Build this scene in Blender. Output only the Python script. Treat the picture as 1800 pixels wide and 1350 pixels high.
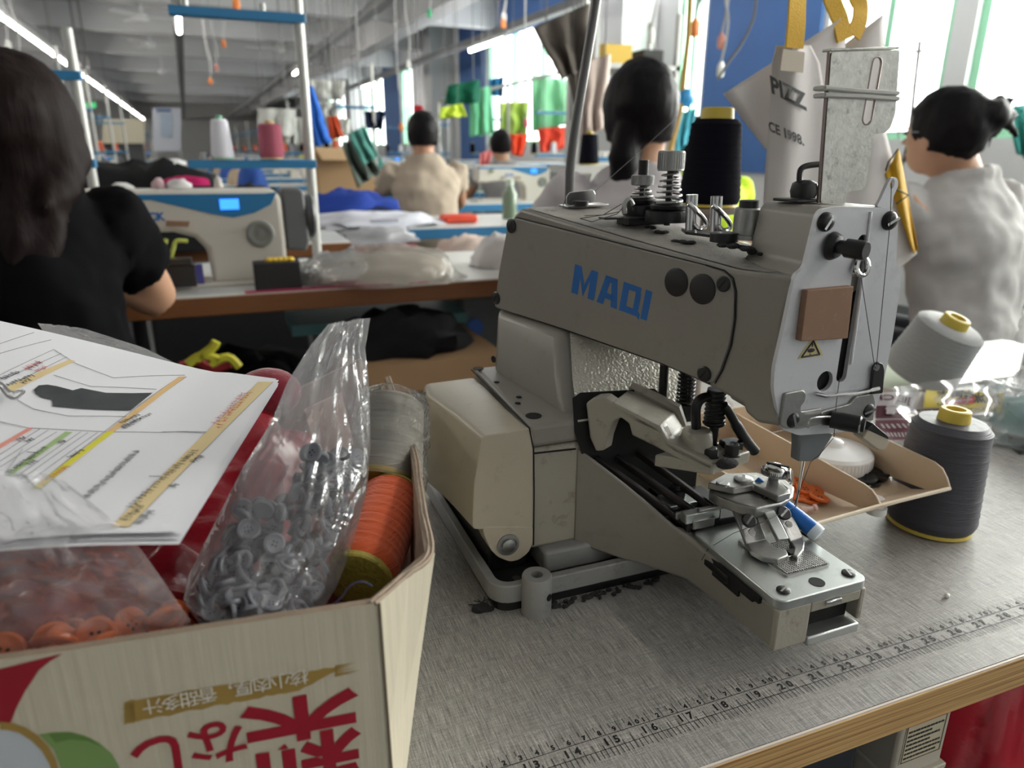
import bpy, bmesh, math, random
from mathutils import Vector, Matrix, noise, Euler
PI = math.pi
S = bpy.context.scene
COL = S.collection
for _o in list(bpy.data.objects):
    bpy.data.objects.remove(_o)
random.seed(7)

# ---------------------------------------------------------------- camera
# world frame: z = 0 is the top of the work table (0.75 m above the floor), x runs along its printed ruler, y away from its edge
CAM = Vector((0.2065, -0.2897, 0.3268))
RR = Vector((0.9323, -0.3617, 0.0053)); RD = Vector((-0.1081, -0.2924, -0.9502)); RF = Vector((0.3452, 0.8853, -0.3117))
FPX = 1248.0
cd = bpy.data.cameras.new('camera'); cam = bpy.data.objects.new('camera', cd); COL.objects.link(cam)
_m = Matrix((RR, -RD, -RF)).transposed().to_4x4(); _m.translation = CAM
cam.matrix_world = _m
cd.sensor_width = 36.0; cd.lens = FPX / 1800 * 36; cd.clip_start = 0.02; cd.clip_end = 200
cd.dof.use_dof = True; cd.dof.focus_distance = 0.48; cd.dof.aperture_fstop = 7.8
S.camera = cam
FLOOR = -0.75; CEIL = 2.55

# ---------------------------------------------------------------- exposure, sky, daylight
S.view_settings.view_transform = 'Standard'; S.view_settings.look = 'None'
S.view_settings.gamma = 1.0; S.view_settings.use_curve_mapping = False
S.view_settings.exposure = 0.85
W = bpy.data.worlds.new('sky'); S.world = W; W.use_nodes = True
_bg = W.node_tree.nodes['Background']; _bg.inputs[0].default_value = (0.97, 0.98, 1.0, 1); _bg.inputs[1].default_value = 4.0

def area(name, loc, target, sx, sy, power, col=(1, 1, 1)):
    l = bpy.data.lights.new(name, 'AREA'); l.shape = 'RECTANGLE'; l.size = sx; l.size_y = sy; l.energy = power; l.color = col
    o = bpy.data.objects.new(name, l); COL.objects.link(o); o.location = loc
    o.rotation_euler = (Vector(target) - Vector(loc)).to_track_quat('-Z', 'Y').to_euler()
    return o

# room frame: the production lines run 2.4 degrees off the table's y axis
_a = math.radians(2.4)
RFW = Vector((-math.sin(_a), math.cos(_a), 0)); RRT = Vector((math.cos(_a), math.sin(_a), 0))
def RP(l, f, z=0.0):
    return Vector((CAM.x, CAM.y, 0)) + RRT * l + RFW * f + Vector((0, 0, z))
WALL_R = 4.75
# daylight through the window band of the right wall (the panes stand just inside it)
area('window_daylight', RP(WALL_R + 0.35, 4.0, 1.3), RP(0, 3.6, 0.3), 9.0, 1.9, 700, (1.0, 0.975, 0.935))

# ---------------------------------------------------------------- point helpers: a sight line cut by a plane of known depth
def ray(u, v):
    return RR * ((u - 900) / FPX) + RD * ((v - 675) / FPX) + RF
def PZ(u, v, z): d = ray(u, v); return CAM + d * ((z - CAM.z) / d.z)
def PY(u, v, y): d = ray(u, v); return CAM + d * ((y - CAM.y) / d.y)
def PX(u, v, x): d = ray(u, v); return CAM + d * ((x - CAM.x) / d.x)
def PD(u, v, dist): d = ray(u, v); return CAM + d * dist
def PPL(u, v, p0, n):
    d = ray(u, v); return CAM + d * ((Vector(p0) - CAM).dot(n) / d.dot(n))

# ---------------------------------------------------------------- materials
MATS = {}
def mat(name, col, rough=0.5, metal=0.0, bump=0.0, bscale=200.0, var=0.0, vscale=8.0, emit=0.0, ecol=None, coat=0.0, alpha=1.0, spec=0.5, dirt=None, dscale=30.0, damt=0.5, stretch=None, sheen=0.0):
    if name in MATS: return MATS[name]
    m = bpy.data.materials.new(name); m.use_nodes = True
    nt = m.node_tree; N = nt.nodes; L = nt.links; b = N['Principled BSDF']
    c4 = (*col, 1)
    b.inputs['Base Color'].default_value = c4
    b.inputs['Roughness'].default_value = rough; b.inputs['Metallic'].default_value = metal
    b.inputs['Specular IOR Level'].default_value = spec
    b.inputs['Coat Weight'].default_value = coat; b.inputs['Alpha'].default_value = alpha
    b.inputs['Sheen Weight'].default_value = sheen
    if emit:
        b.inputs['Emission Color'].default_value = (*(ecol or col), 1); b.inputs['Emission Strength'].default_value = emit
    tc = N.new('ShaderNodeTexCoord'); src = tc.outputs['Object']
    if stretch:
        mp = N.new('ShaderNodeMapping'); mp.inputs['Scale'].default_value = stretch; L.new(src, mp.inputs['Vector']); src = mp.outputs[0]
    if var or dirt:
        cur = None
        if var:
            n1 = N.new('ShaderNodeTexNoise'); n1.inputs['Scale'].default_value = vscale; n1.inputs['Detail'].default_value = 4; L.new(src, n1.inputs['Vector'])
            mx = N.new('ShaderNodeMix'); mx.data_type = 'RGBA'
            mx.inputs[6].default_value = (*[max(0, k * (1 - var)) for k in col], 1); mx.inputs[7].default_value = (*[min(1, k * (1 + var)) for k in col], 1)
            L.new(n1.outputs['Fac'], mx.inputs[0]); cur = mx.outputs[2]
        if dirt:
            n2 = N.new('ShaderNodeTexNoise'); n2.inputs['Scale'].default_value = dscale; n2.inputs['Detail'].default_value = 8; n2.inputs['Roughness'].default_value = 0.7; L.new(src, n2.inputs['Vector'])
            rp = N.new('ShaderNodeValToRGB'); rp.color_ramp.elements[0].position = 0.56; rp.color_ramp.elements[1].position = 0.74
            rp.color_ramp.elements[1].color = (damt, damt, damt, 1)
            L.new(n2.outputs['Fac'], rp.inputs[0])
            m2 = N.new('ShaderNodeMix'); m2.data_type = 'RGBA'; L.new(rp.outputs[0], m2.inputs[0])
            if cur: L.new(cur, m2.inputs[6])
            else: m2.inputs[6].default_value = c4
            m2.inputs[7].default_value = (*dirt, 1); cur = m2.outputs[2]
        L.new(cur, b.inputs['Base Color'])
    if bump:
        n3 = N.new('ShaderNodeTexNoise'); n3.inputs['Scale'].default_value = bscale; n3.inputs['Detail'].default_value = 3; L.new(src, n3.inputs['Vector'])
        bp = N.new('ShaderNodeBump'); bp.inputs['Strength'].default_value = bump; bp.inputs['Distance'].default_value = 0.002
        L.new(n3.outputs['Fac'], bp.inputs['Height']); L.new(bp.outputs[0], b.inputs['Normal'])
    MATS[name] = m
    return m

def film(name, tint=(1, 1, 1), haze=0.25, gloss=0.35, rough=0.12, bscale=60.0, bump=0.5, hcol=None, share=0.6):
    """thin plastic film: mostly see-through, a milky share and a glossy share"""
    if name in MATS: return MATS[name]
    m = bpy.data.materials.new(name); m.use_nodes = True
    nt = m.node_tree; N = nt.nodes; L = nt.links; N.remove(N['Principled BSDF']); out = N['Material Output']
    tr = N.new('ShaderNodeBsdfTransparent'); tr.inputs[0].default_value = (*tint, 1)
    df = N.new('ShaderNodeBsdfDiffuse'); df.inputs[0].default_value = (*(hcol or (0.85, 0.85, 0.87)), 1)
    tl = N.new('ShaderNodeBsdfTranslucent'); tl.inputs[0].default_value = (*(hcol or (0.85, 0.85, 0.87)), 1)
    ad = N.new('ShaderNodeMixShader'); ad.inputs[0].default_value = 0.5; L.new(df.outputs[0], ad.inputs[1]); L.new(tl.outputs[0], ad.inputs[2])
    gl = N.new('ShaderNodeBsdfGlossy'); gl.inputs['Roughness'].default_value = rough
    m1 = N.new('ShaderNodeMixShader'); m1.inputs[0].default_value = haze; L.new(tr.outputs[0], m1.inputs[1]); L.new(ad.outputs[0], m1.inputs[2])
    lw = N.new('ShaderNodeFresnel'); lw.inputs['IOR'].default_value = 1.3 + gloss
    m2 = N.new('ShaderNodeMixShader'); mu = N.new('ShaderNodeMath'); mu.operation = 'MULTIPLY'; mu.inputs[1].default_value = share; L.new(lw.outputs[0], mu.inputs[0]); L.new(mu.outputs[0], m2.inputs[0]); L.new(m1.outputs[0], m2.inputs[1]); L.new(gl.outputs[0], m2.inputs[2])
    tc = N.new('ShaderNodeTexCoord')
    n3 = N.new('ShaderNodeTexNoise'); n3.inputs['Scale'].default_value = bscale; n3.inputs['Detail'].default_value = 3; n3.inputs['Distortion'].default_value = 1.2; L.new(tc.outputs['Object'], n3.inputs['Vector'])
    bp = N.new('ShaderNodeBump'); bp.inputs['Strength'].default_value = bump; bp.inputs['Distance'].default_value = 0.01
    L.new(n3.outputs['Fac'], bp.inputs['Height'])
    for s in (gl, df): L.new(bp.outputs[0], s.inputs['Normal'])
    L.new(m2.outputs[0], out.inputs[0])
    MATS[name] = m
    return m

# ---------------------------------------------------------------- mesh helpers
class B:
    """collects shapes, then links them as one mesh object"""
    def __init__(s): s.v = []; s.f = []; s.mi = []; s.cur = 0
    def add(s, vs, fs, M=None):
        o = len(s.v)
        for p in vs:
            p = Vector(p)
            s.v.append(M @ p if M is not None else p)
        for f in fs: s.f.append([i + o for i in f]); s.mi.append(s.cur)
        return s
    def box(s, c, d, R=None, taper=None):
        x, y, z = d[0] / 2, d[1] / 2, d[2] / 2
        t = taper or 1.0
        vs = [(-x, -y, -z), (x, -y, -z), (x, y, -z), (-x, y, -z), (-x * t, -y * t, z), (x * t, -y * t, z), (x * t, y * t, z), (-x * t, y * t, z)]
        M = Matrix.Translation(c)
        if R is not None: M = M @ (R.to_4x4() if isinstance(R, (Matrix, Euler)) and not isinstance(R, Euler) else R.to_matrix().to_4x4())
        return s.add(vs, [(0, 3, 2, 1), (4, 5, 6, 7), (0, 1, 5, 4), (1, 2, 6, 5), (2, 3, 7, 6), (3, 0, 4, 7)], M)
    def span(s, a, b):
        a = Vector(a); b = Vector(b)
        return s.box((a + b) / 2, (abs(b.x - a.x), abs(b.y - a.y), abs(b.z - a.z)))
    def lathe(s, prof, o=(0, 0, 0), axis=(0, 0, 1), n=24, squash=1.0):
        """prof: (radius, height) pairs along the axis"""
        q = Vector(axis).normalized().to_track_quat('Z', 'Y').to_matrix().to_4x4(); M = Matrix.Translation(o) @ q
        vs = []; fs = []
        for r, h in prof:
            for i in range(n):
                a = 2 * PI * i / n; vs.append((r * math.cos(a), r * math.sin(a) * squash, h))
        k = len(prof)
        for j in range(k - 1):
            for i in range(n):
                i2 = (i + 1) % n
                fs.append((j * n + i, j * n + i2, (j + 1) * n + i2, (j + 1) * n + i))
        if prof[0][0] > 1e-6: fs.append(tuple(reversed(range(n))))
        if prof[-1][0] > 1e-6: fs.append(tuple((k - 1) * n + i for i in range(n)))
        return s.add(vs, fs, M)
    def cyl(s, a, b, r, r2=None, n=16):
        a = Vector(a); b = Vector(b)
        return s.lathe([(r, 0), (r if r2 is None else r2, (b - a).length)], a, b - a, n)
    def tube(s, pts, r, n=8, cap=True):
        pts = [Vector(p) for p in pts]; k = len(pts)
        rs = r if isinstance(r, (list, tuple)) else [r] * k
        vs = []; fs = []; up = None
        for i, p in enumerate(pts):
            t = (pts[min(i + 1, k - 1)] - pts[max(i - 1, 0)])
            if t.length < 1e-9: t = Vector((0, 0, 1))
            t.normalize()
            if up is None:
                up = Vector((0, 0, 1)) if abs(t.z) < 0.9 else Vector((1, 0, 0))
            u = (up - t * up.dot(t))
            if u.length < 1e-6: u = t.orthogonal()
            u.normalize(); w = t.cross(u); up = u
            for j in range(n):
                a = 2 * PI * j / n; vs.append(p + (u * math.cos(a) + w * math.sin(a)) * rs[i])
        for i in range(k - 1):
            for j in range(n):
                j2 = (j + 1) % n
                fs.append((i * n + j, i * n + j2, (i + 1) * n + j2, (i + 1) * n + j))
        if cap: fs.append(tuple(reversed(range(n)))); fs.append(tuple((k - 1) * n + j for j in range(n)))
        return s.add(vs, fs)
    def prism(s, poly, off):
        """poly: 3-D points of a flat outline; off: the extrusion vector"""
        n = len(poly); off = Vector(off); P = [Vector(p) for p in poly]
        nrm = Vector((0, 0, 0))
        for i in range(n): nrm += P[i].cross(P[(i + 1) % n])
        if nrm.dot(off) > 0: P = P[::-1]
        vs = P + [p + off for p in P]
        fs = [tuple(range(n)), tuple(reversed(range(n, 2 * n)))]
        for i in range(n): j = (i + 1) % n; fs.append((j, i, n + i, n + j))
        return s.add(vs, fs)
    def loft(s, rings, cap=True, closed=True):
        k = len(rings); n = len(rings[0]); vs = [p for r in rings for p in r]; fs = []
        for i in range(k - 1):
            for j in range(n if closed else n - 1):
                j2 = (j + 1) % n
                fs.append((i * n + j, i * n + j2, (i + 1) * n + j2, (i + 1) * n + j))
        if cap and closed: fs.append(tuple(reversed(range(n)))); fs.append(tuple((k - 1) * n + j for j in range(n)))
        return s.add(vs, fs)
    def grid(s, fn, nu, nv, wrap=False):
        vs = [fn(i / nu, j / nv) for j in range(nv + 1) for i in range(nu + (0 if wrap else 1))]
        w = nu if wrap else nu + 1; fs = []
        for j in range(nv):
            for i in range(nu):
                i2 = (i + 1) % w
                fs.append((j * w + i, j * w + i2, (j + 1) * w + i2, (j + 1) * w + i))
        return s.add(vs, fs)
    def ball(s, c, r, nu=16, nv=10, M=None):
        rx, ry, rz = r if isinstance(r, (tuple, list)) else (r, r, r)
        c = Vector(c)
        def fn(u, v):
            th = PI * v; a = 2 * PI * u
            p = Vector((rx * math.sin(th) * math.cos(a), ry * math.sin(th) * math.sin(a), -rz * math.cos(th)))
            return c + (M @ p if M is not None else p)
        return s.grid(fn, nu, nv, wrap=True)
    def coil(s, o, axis, r, pitch, turns, wr, n=6, r2=None, seg=16):
        q = Vector(axis).normalized().to_track_quat('Z', 'Y'); o = Vector(o); pts = []
        k = int(turns * seg)
        for i in range(k + 1):
            a = 2 * PI * i / seg; rr = r + ((r2 if r2 is not None else r) - r) * i / k
            pts.append(o + q @ Vector((rr * math.cos(a), rr * math.sin(a), pitch * i / seg)))
        return s.tube(pts, wr, n)
    def mesh(s, name, mats, smooth=True, ang=35, weld=False):
        me = bpy.data.meshes.new(name); me.from_pydata([tuple(p) for p in s.v], [], s.f)
        bm = bmesh.new(); bm.from_mesh(me)
        if weld: bmesh.ops.remove_doubles(bm, verts=bm.verts, dist=1e-5)
        bmesh.ops.recalc_face_normals(bm, faces=bm.faces); bm.to_mesh(me); bm.free()
        for m in (mats if isinstance(mats, (list, tuple)) else [mats]): me.materials.append(m)
        if len(me.polygons) == len(s.mi): me.polygons.foreach_set('material_index', s.mi)
        if smooth:
            me.shade_smooth()
            me.set_sharp_from_angle(angle=math.radians(ang))
        me.update()
        return me
    def build(s, name, mats, parent=None, smooth=True, ang=35, bevel=0.0, bseg=2, sub=0, weld=False, solid=0.0):
        me = s.mesh(name, mats, smooth, ang, weld)
        o = bpy.data.objects.new(name, me); COL.objects.link(o)
        if parent is not None:
            o.parent = parent; o.matrix_parent_inverse = parent.matrix_world.inverted()
        if solid:
            md = o.modifiers.new('thickness', 'SOLIDIFY'); md.thickness = solid; md.offset = 0
        if bevel:
            md = o.modifiers.new('bevel', 'BEVEL'); md.width = bevel; md.segments = bseg; md.limit_method = 'ANGLE'; md.angle_limit = math.radians(32); md.harden_normals = False
        if sub:
            md = o.modifiers.new('sub', 'SUBSURF'); md.levels = sub; md.render_levels = sub
        return o

def tag(o, label=None, cat=None, group=None, kind=None):
    if label: o['label'] = label
    if cat: o['category'] = cat
    if group: o['group'] = group
    if kind: o['kind'] = kind
    return o
def thing(name, label, cat, loc=(0, 0, 0), rz=0.0, group=None):
    o = bpy.data.objects.new(name, None); COL.objects.link(o); o.empty_display_size = 0.05
    o.location = loc; o.rotation_euler = (0, 0, rz); o.matrix_world = Matrix.Translation(loc) @ Matrix.Rotation(rz, 4, 'Z')
    return tag(o, label, cat, group)
def kids(o): return [c for c in bpy.data.objects if c.parent == o]
def dup(src, loc=None, rz=None, label=None, group=None, M=None):
    def cp(o, par):
        c = o.copy(); COL.objects.link(c)
        if par is not None: c.parent = par
        for k in CH.get(o.name, ()): cp(k, c)
        return c
    CH = {}
    for o in bpy.data.objects:
        if o.parent is not None: CH.setdefault(o.parent.name, []).append(o)
    r = cp(src, None)
    if loc is not None: r.location = loc
    if rz is not None: r.rotation_euler = (0, 0, rz)
    if label: r['label'] = label
    if group: r['group'] = group
    return r

_txt = {}
def text_mesh(s, size=1.0, bold=0.0, align='CENTER'):
    """flat letters in the xy plane as (verts, faces)"""
    key = (s, size, bold, align)
    if key in _txt: return _txt[key]
    cu = bpy.data.curves.new('t', 'FONT'); cu.body = s; cu.size = size; cu.offset = bold; cu.align_x = align; cu.align_y = 'CENTER'; cu.resolution_u = 3
    o = bpy.data.objects.new('t', cu); COL.objects.link(o)
    me = bpy.data.meshes.new_from_object(o.evaluated_get(bpy.context.evaluated_depsgraph_get()))
    r = ([v.co.copy() for v in me.vertices], [tuple(p.vertices) for p in me.polygons])
    bpy.data.objects.remove(o); bpy.data.curves.remove(cu); bpy.data.meshes.remove(me)
    _txt[key] = r
    return r
def put_text(b, s, size, o, xd, yd, bold=0.0, align='CENTER', fn=None):
    vs, fs = text_mesh(s, size, bold, align); o = Vector(o); xd = Vector(xd); yd = Vector(yd)
    b.add([(fn(p.x, p.y) if fn else o + xd * p.x + yd * p.y) for p in vs], fs)
    return b
def nz(p, s=1.0): return noise.noise(Vector(p) * s)
def lerp(a, b, t): return a + (b - a) * t
def smooth_path(pts, n=6):
    """Catmull-Rom through the points"""
    P = [Vector(p) for p in pts]; out = []
    for i in range(len(P) - 1):
        p0 = P[max(i - 1, 0)]; p1 = P[i]; p2 = P[i + 1]; p3 = P[min(i + 2, len(P) - 1)]
        for k in range(n):
            t = k / n
            out.append(0.5 * ((2 * p1) + (p2 - p0) * t + (2 * p0 - 5 * p1 + 4 * p2 - p3) * t * t + (3 * p1 - p0 - 3 * p2 + p3) * t ** 3))
    out.append(P[-1])
    return out
# ================================================================ the hall
mwall = mat('wall_paint', (0.62, 0.62, 0.63), 0.8, var=0.06, vscale=1.5)
mceil = mat('ceiling_paint', (0.60, 0.60, 0.62), 0.85, var=0.05, vscale=1.0)
mfloor = mat('floor_concrete', (0.045, 0.047, 0.048), 0.6, var=0.2, vscale=2.0)
mblue = mat('blue_wall_paint', (0.045, 0.13, 0.36), 0.6, var=0.1, vscale=3)
mwhite = mat('white_metal', (0.72, 0.73, 0.74), 0.4)
mgreenf = mat('green_window_frame', (0.30, 0.62, 0.42), 0.4)
mtrunk = mat('grey_trunking', (0.23, 0.23, 0.24), 0.5)
LW, F0, F1 = -7.0, -3.2, 40.0
def quadbox(name, a, b, m, bev=0.0, kind='structure', parent=None):
    """a box in the room frame between (l, f, z) corners"""
    g = B(); l0, f0, z0 = a; l1, f1, z1 = b
    P = [RP(l, f, z) for z in (z0, z1) for l, f in ((l0, f0), (l1, f0), (l1, f1), (l0, f1))]
    g.add(P, [(0, 3, 2, 1), (4, 5, 6, 7), (0, 1, 5, 4), (1, 2, 6, 5), (2, 3, 7, 6), (3, 0, 4, 7)])
    o = g.build(name, m, parent, smooth=False)
    if kind: o['kind'] = kind
    return o
quadbox('floor', (LW - .2, F0 - .2, FLOOR - .1), (WALL_R + .3, F1 + .2, FLOOR), mfloor)
quadbox('ceiling', (LW - .2, F0 - .2, CEIL), (WALL_R + .3, F1 + .2, CEIL + .12), mceil)
quadbox('wall_left', (LW - .2, F0, FLOOR), (LW, F1, CEIL), mwall)
quadbox('wall_back', (LW - .2, F1, FLOOR), (WALL_R + .3, F1 + .2, CEIL), mwall)
quadbox('wall_front', (LW - .2, F0 - .2, FLOOR), (WALL_R + .3, F0, CEIL), mwall)
# right wall: solid below the sill and above the head, piers between the window openings
SILL, HEAD = 0.42, 2.15
wins = [(-1.6, .5), (.8, 2.2), (2.3, 3.44), (3.6, 4.66), (6.2, 6.66), (8.9, 11.95), (16.4, 17.4), (19.0, 21.5), (24.0, 27.0)]
g = B()
def rb(l0, f0, z0, l1, f1, z1, bb=None):
    P = [RP(l, f, z) for z in (z0, z1) for l, f in ((l0, f0), (l1, f0), (l1, f1), (l0, f1))]
    (bb or g).add(P, [(0, 3, 2, 1), (4, 5, 6, 7), (0, 1, 5, 4), (1, 2, 6, 5), (2, 3, 7, 6), (3, 0, 4, 7)])
rb(WALL_R, F0, FLOOR, WALL_R + .2, F1, SILL); rb(WALL_R, F0, HEAD, WALL_R + .2, F1, CEIL)
e = F0
for a, b_ in wins + [(F1, F1)]:
    rb(WALL_R, e, SILL, WALL_R + .2, a, HEAD); e = b_
tag(g.build('wall_right', mwall, smooth=False), kind='structure')
# blue painted panels of the right wall between windows
quadbox('trim_1', (WALL_R - .03, 4.72, FLOOR + .9), (WALL_R, 6.14, CEIL - .02), mblue)
quadbox('trim_2', (WALL_R - .03, 12.0, 0.0), (WALL_R, 13.2, CEIL - .02), mblue)
quadbox('trim_3', (WALL_R - .03, 17.5, 0.0), (WALL_R, 18.9, CEIL - .02), mblue)
quadbox('trim_4', (WALL_R - .03, 8.85, 2.0), (WALL_R, 11.98, CEIL - .02), mblue)
mglass = mat('window_glass', (0.8, 1, 0.9), 0.05)
_n = mglass.node_tree; _t = _n.nodes.new('ShaderNodeBsdfTransparent'); _t.inputs[0].default_value = (0.985, 0.995, 0.98, 1)
_g = _n.nodes.new('ShaderNodeBsdfGlossy'); _g.inputs['Roughness'].default_value = 0.02
_x = _n.nodes.new('ShaderNodeMixShader'); _x.inputs[0].default_value = 0.06
_n.links.new(_t.outputs[0], _x.inputs[1]); _n.links.new(_g.outputs[0], _x.inputs[2]); _n.links.new(_x.outputs[0], _n.nodes['Material Output'].inputs[0])
for k, (a, b_) in enumerate(wins):
    fr = B()
    for q in (SILL, HEAD - .06): rb(WALL_R + .04, a, q, WALL_R + .12, b_, q + .06, fr)
    nm = 3 if b_ - a > 1.5 else 2
    for i in range(nm + 1):
        f = lerp(a, b_ - .06, i / nm); rb(WALL_R + .04, f, SILL, WALL_R + .12, f + .06, HEAD, fr)
    w = fr.build('window_%d' % (k + 1), mgreenf, smooth=False); w['kind'] = 'structure'
    p = B(); rb(WALL_R + .07, a + .03, SILL + .03, WALL_R + .08, b_ - .03, HEAD - .03, p); p.build('glass', mglass, w, smooth=False)
# ceiling beams across and along
for k, f in enumerate((4.6, 6.4, 8.6, 11.4, 14.4, 17.6, 21.0, 24.5, 29, 34)):
    quadbox('ceiling_beam.%03d' % k, (LW, f, CEIL - .38), (WALL_R, f + .28, CEIL), mceil)
for k, l in enumerate((-4.2, 3.15)):
    quadbox('ceiling_beam.%03d' % (k + 20), (l, F0, CEIL - .5), (l + .3, F1, CEIL), mceil)
for k, f in enumerate((7.0, 13.6, 21.0)):
    quadbox('pillar.%03d' % k, (4.3, f, FLOOR), (4.74, f + .45, CEIL), mwall)
# ================================================================ button sewing machine
mcream = mat('cream_enamel_shaded', (0.258, 0.240, 0.211), 0.38, bump=0.02, bscale=500, var=0.05, vscale=15, dirt=(0.10, 0.085, 0.07), dscale=55, damt=0.28)  # cream darkened in its colour for the machine's shaded left side
mcream2 = mat('cream_casting_lit', (0.35, 0.325, 0.27), 0.42, bump=0.12, bscale=350, var=0.07, vscale=20, dirt=(0.06, 0.05, 0.045), dscale=60, damt=0.75)  # same cream kept lighter in colour for the parts in the light
mcover = mat('cover_plastic', (0.46, 0.41, 0.32), 0.35, var=0.05, vscale=12, dirt=(0.2, 0.16, 0.12), dscale=80, damt=0.25)
mtopdust = mat('dusty_enamel', (0.30, 0.28, 0.25), 0.55, bump=0.5, bscale=700, var=0.3, vscale=60, dirt=(0.04, 0.04, 0.04), dscale=70, damt=0.85)
mcrackle = mat('crackle_enamel_lit', (0.58, 0.55, 0.47), 0.22, bump=0.9, bscale=420, var=0.05, vscale=20)  # real crackle texture; brightness of the lit slope put into its colour
msteel = mat('brushed_steel', (0.55, 0.58, 0.57), 0.34, metal=0.9, var=0.06, vscale=30, dirt=(0.18, 0.2, 0.2), dscale=90, damt=0.4)
mcast = mat('cast_metal', (0.36, 0.36, 0.35), 0.38, metal=0.85, bump=0.15, bscale=300, var=0.1, vscale=60)
mchrome = mat('chrome', (0.62, 0.62, 0.62), 0.18, metal=1.0, var=0.15, vscale=60)
mdark = mat('blackened_steel', (0.018, 0.018, 0.019), 0.35, metal=0.3, var=0.3, vscale=60)
mblack = mat('black_plastic', (0.012, 0.012, 0.013), 0.4)
mhole = mat('dark_recess', (0.004, 0.004, 0.004), 0.8)
mface = mat('face_plate_metal', (0.60, 0.61, 0.635), 0.5, metal=0.25, bump=0.03, bscale=400, var=0.04, vscale=25, dirt=(0.22, 0.2, 0.2), dscale=60, damt=0.3)
mzinc = mat('pitted_zinc', (0.50, 0.50, 0.47), 0.38, metal=0.8, bump=0.12, bscale=500, var=0.3, vscale=220, dirt=(.16, .155, .14), dscale=150, damt=.85)
mlogo = mat('logo_blue', (0.012, 0.13, 0.42), 0.45)
mgreyp = mat('grey_base_paint', (0.26, 0.26, 0.255), 0.45, var=0.1, vscale=30, dirt=(0.06, 0.06, 0.06), dscale=60, damt=0.6)
mlint = mat('grey_lint', (0.035, 0.034, 0.035), 1.0, bump=1.0, bscale=900)
mbrown = mat('brown_pad', (0.27, 0.155, 0.095), 0.7, var=0.12, vscale=60, dirt=(0.5, 0.42, 0.35), dscale=140, damt=0.3)
mthread = mat('dark_thread', (0.03, 0.028, 0.03), 0.8)

MQ = thing('button_sewing_machine', 'cream button sewing machine with blue lettering standing on the grey work table', 'sewing machine', (0.47, 0.2, 0))
CP0, CN = Vector((0.4333, 0.29, 0)), Vector((0.245, 0.0797, 0)).normalized()
def AC(u, v, off=0.0): return PPL(u, v, CP0 - CN * off, CN)
CDX = Vector((0.0797, -0.245, 0)).normalized()      # along the cover towards the front
def poly(fn, pts, *a): return [fn(u, v, *a) for u, v in pts]
def rounded(pts, r, n=4):
    """round the corners of a planar outline"""
    P = [Vector(p) for p in pts]; out = []; k = len(P)
    for i in range(k):
        a, b, c = P[i - 1], P[i], P[(i + 1) % k]
        rr = min(r, (a - b).length * .45, (c - b).length * .45)
        p = b + (a - b).normalized() * rr; q = b + (c - b).normalized() * rr
        for j in range(n + 1):
            t = j / n; out.append(p * (1 - t) ** 2 + b * 2 * t * (1 - t) + q * t * t)
    return out

# --- upper arm with the head
arm_px = [(868, 541), (880, 470), (894, 400), (903, 377), (915, 366), (1100, 421), (1290, 474), (1394, 487), (1378, 560), (1364, 650), (1360, 700), (1367, 750), (1330, 744), (1309, 726), (1304, 711), (1252, 682), (1160, 640), (1000, 583)]
g = B(); g.prism(poly(AC, arm_px), (0.079, 0.004, 0)); arm = g.build('arm_casting', mcream, MQ, bevel=0.0035, bseg=3)
# dusty top deck
dk = [(915, 366), (1100, 421), (1290, 474), (1340, 481)]
g = B()
T = [AC(u, v) + Vector((0.004, 0, 0.0006)) for u, v in dk]; T2 = [p + Vector((0.071, 0.004, 0)) for p in T]
g.add(T + T2, [(0, 1, 5, 4), (1, 2, 6, 5), (2, 3, 7, 6)]); g.build('top_deck', mtopdust, MQ, smooth=False)
# head block (raised, narrower) behind the face plate
YH = 0.047
hb = [(1396, 484), (1412, 466), (1436, 376), (1448, 364), (1563, 363), (1574, 376), (1573, 462), (1582, 480), (1548, 690), (1500, 755), (1400, 762), (1368, 750), (1360, 700), (1378, 560)]
g = B(); g.prism(rounded([PY(u, v, YH) for u, v in hb], .003), (0.006, 0.058, 0)); g.build('head_casting', mcream, MQ, bevel=0.002)
# --- cover plate with lettering
cov = [(896, 391), (907, 383), (1240, 467), (1272, 477), (1287, 490), (1292, 512), (1291, 560), (1284, 605), (1268, 650), (1256, 671), (1246, 672), (1160, 636), (1000, 580), (872, 539), (880, 475)]
g = B(); g.prism(rounded([AC(u, v, 0.0002) for u, v in cov], .003), -CN * 0.0018); cvp = g.build('cover_plate', mcream, MQ, bevel=0.0006)
# dark joint round the plate
g = B(); g.tube([AC(u, v, 0.0004) for u, v in [(1240, 465.5), (1274, 475.5), (1289, 489), (1294, 512), (1293, 560), (1286, 606), (1270, 651), (1257, 673.5)]], .0005, 6)
g.tube([AC(u, v, 0.0004) for u, v in [(1248, 674), (1160, 638), (1000, 582), (900, 548)]], .0005, 6)
g.tube([AC(u, v, 0.0004) for u, v in [(907, 381.5), (1240, 465.5)]], .0003, 6)
g.build('cover_joint', mhole, MQ)
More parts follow.
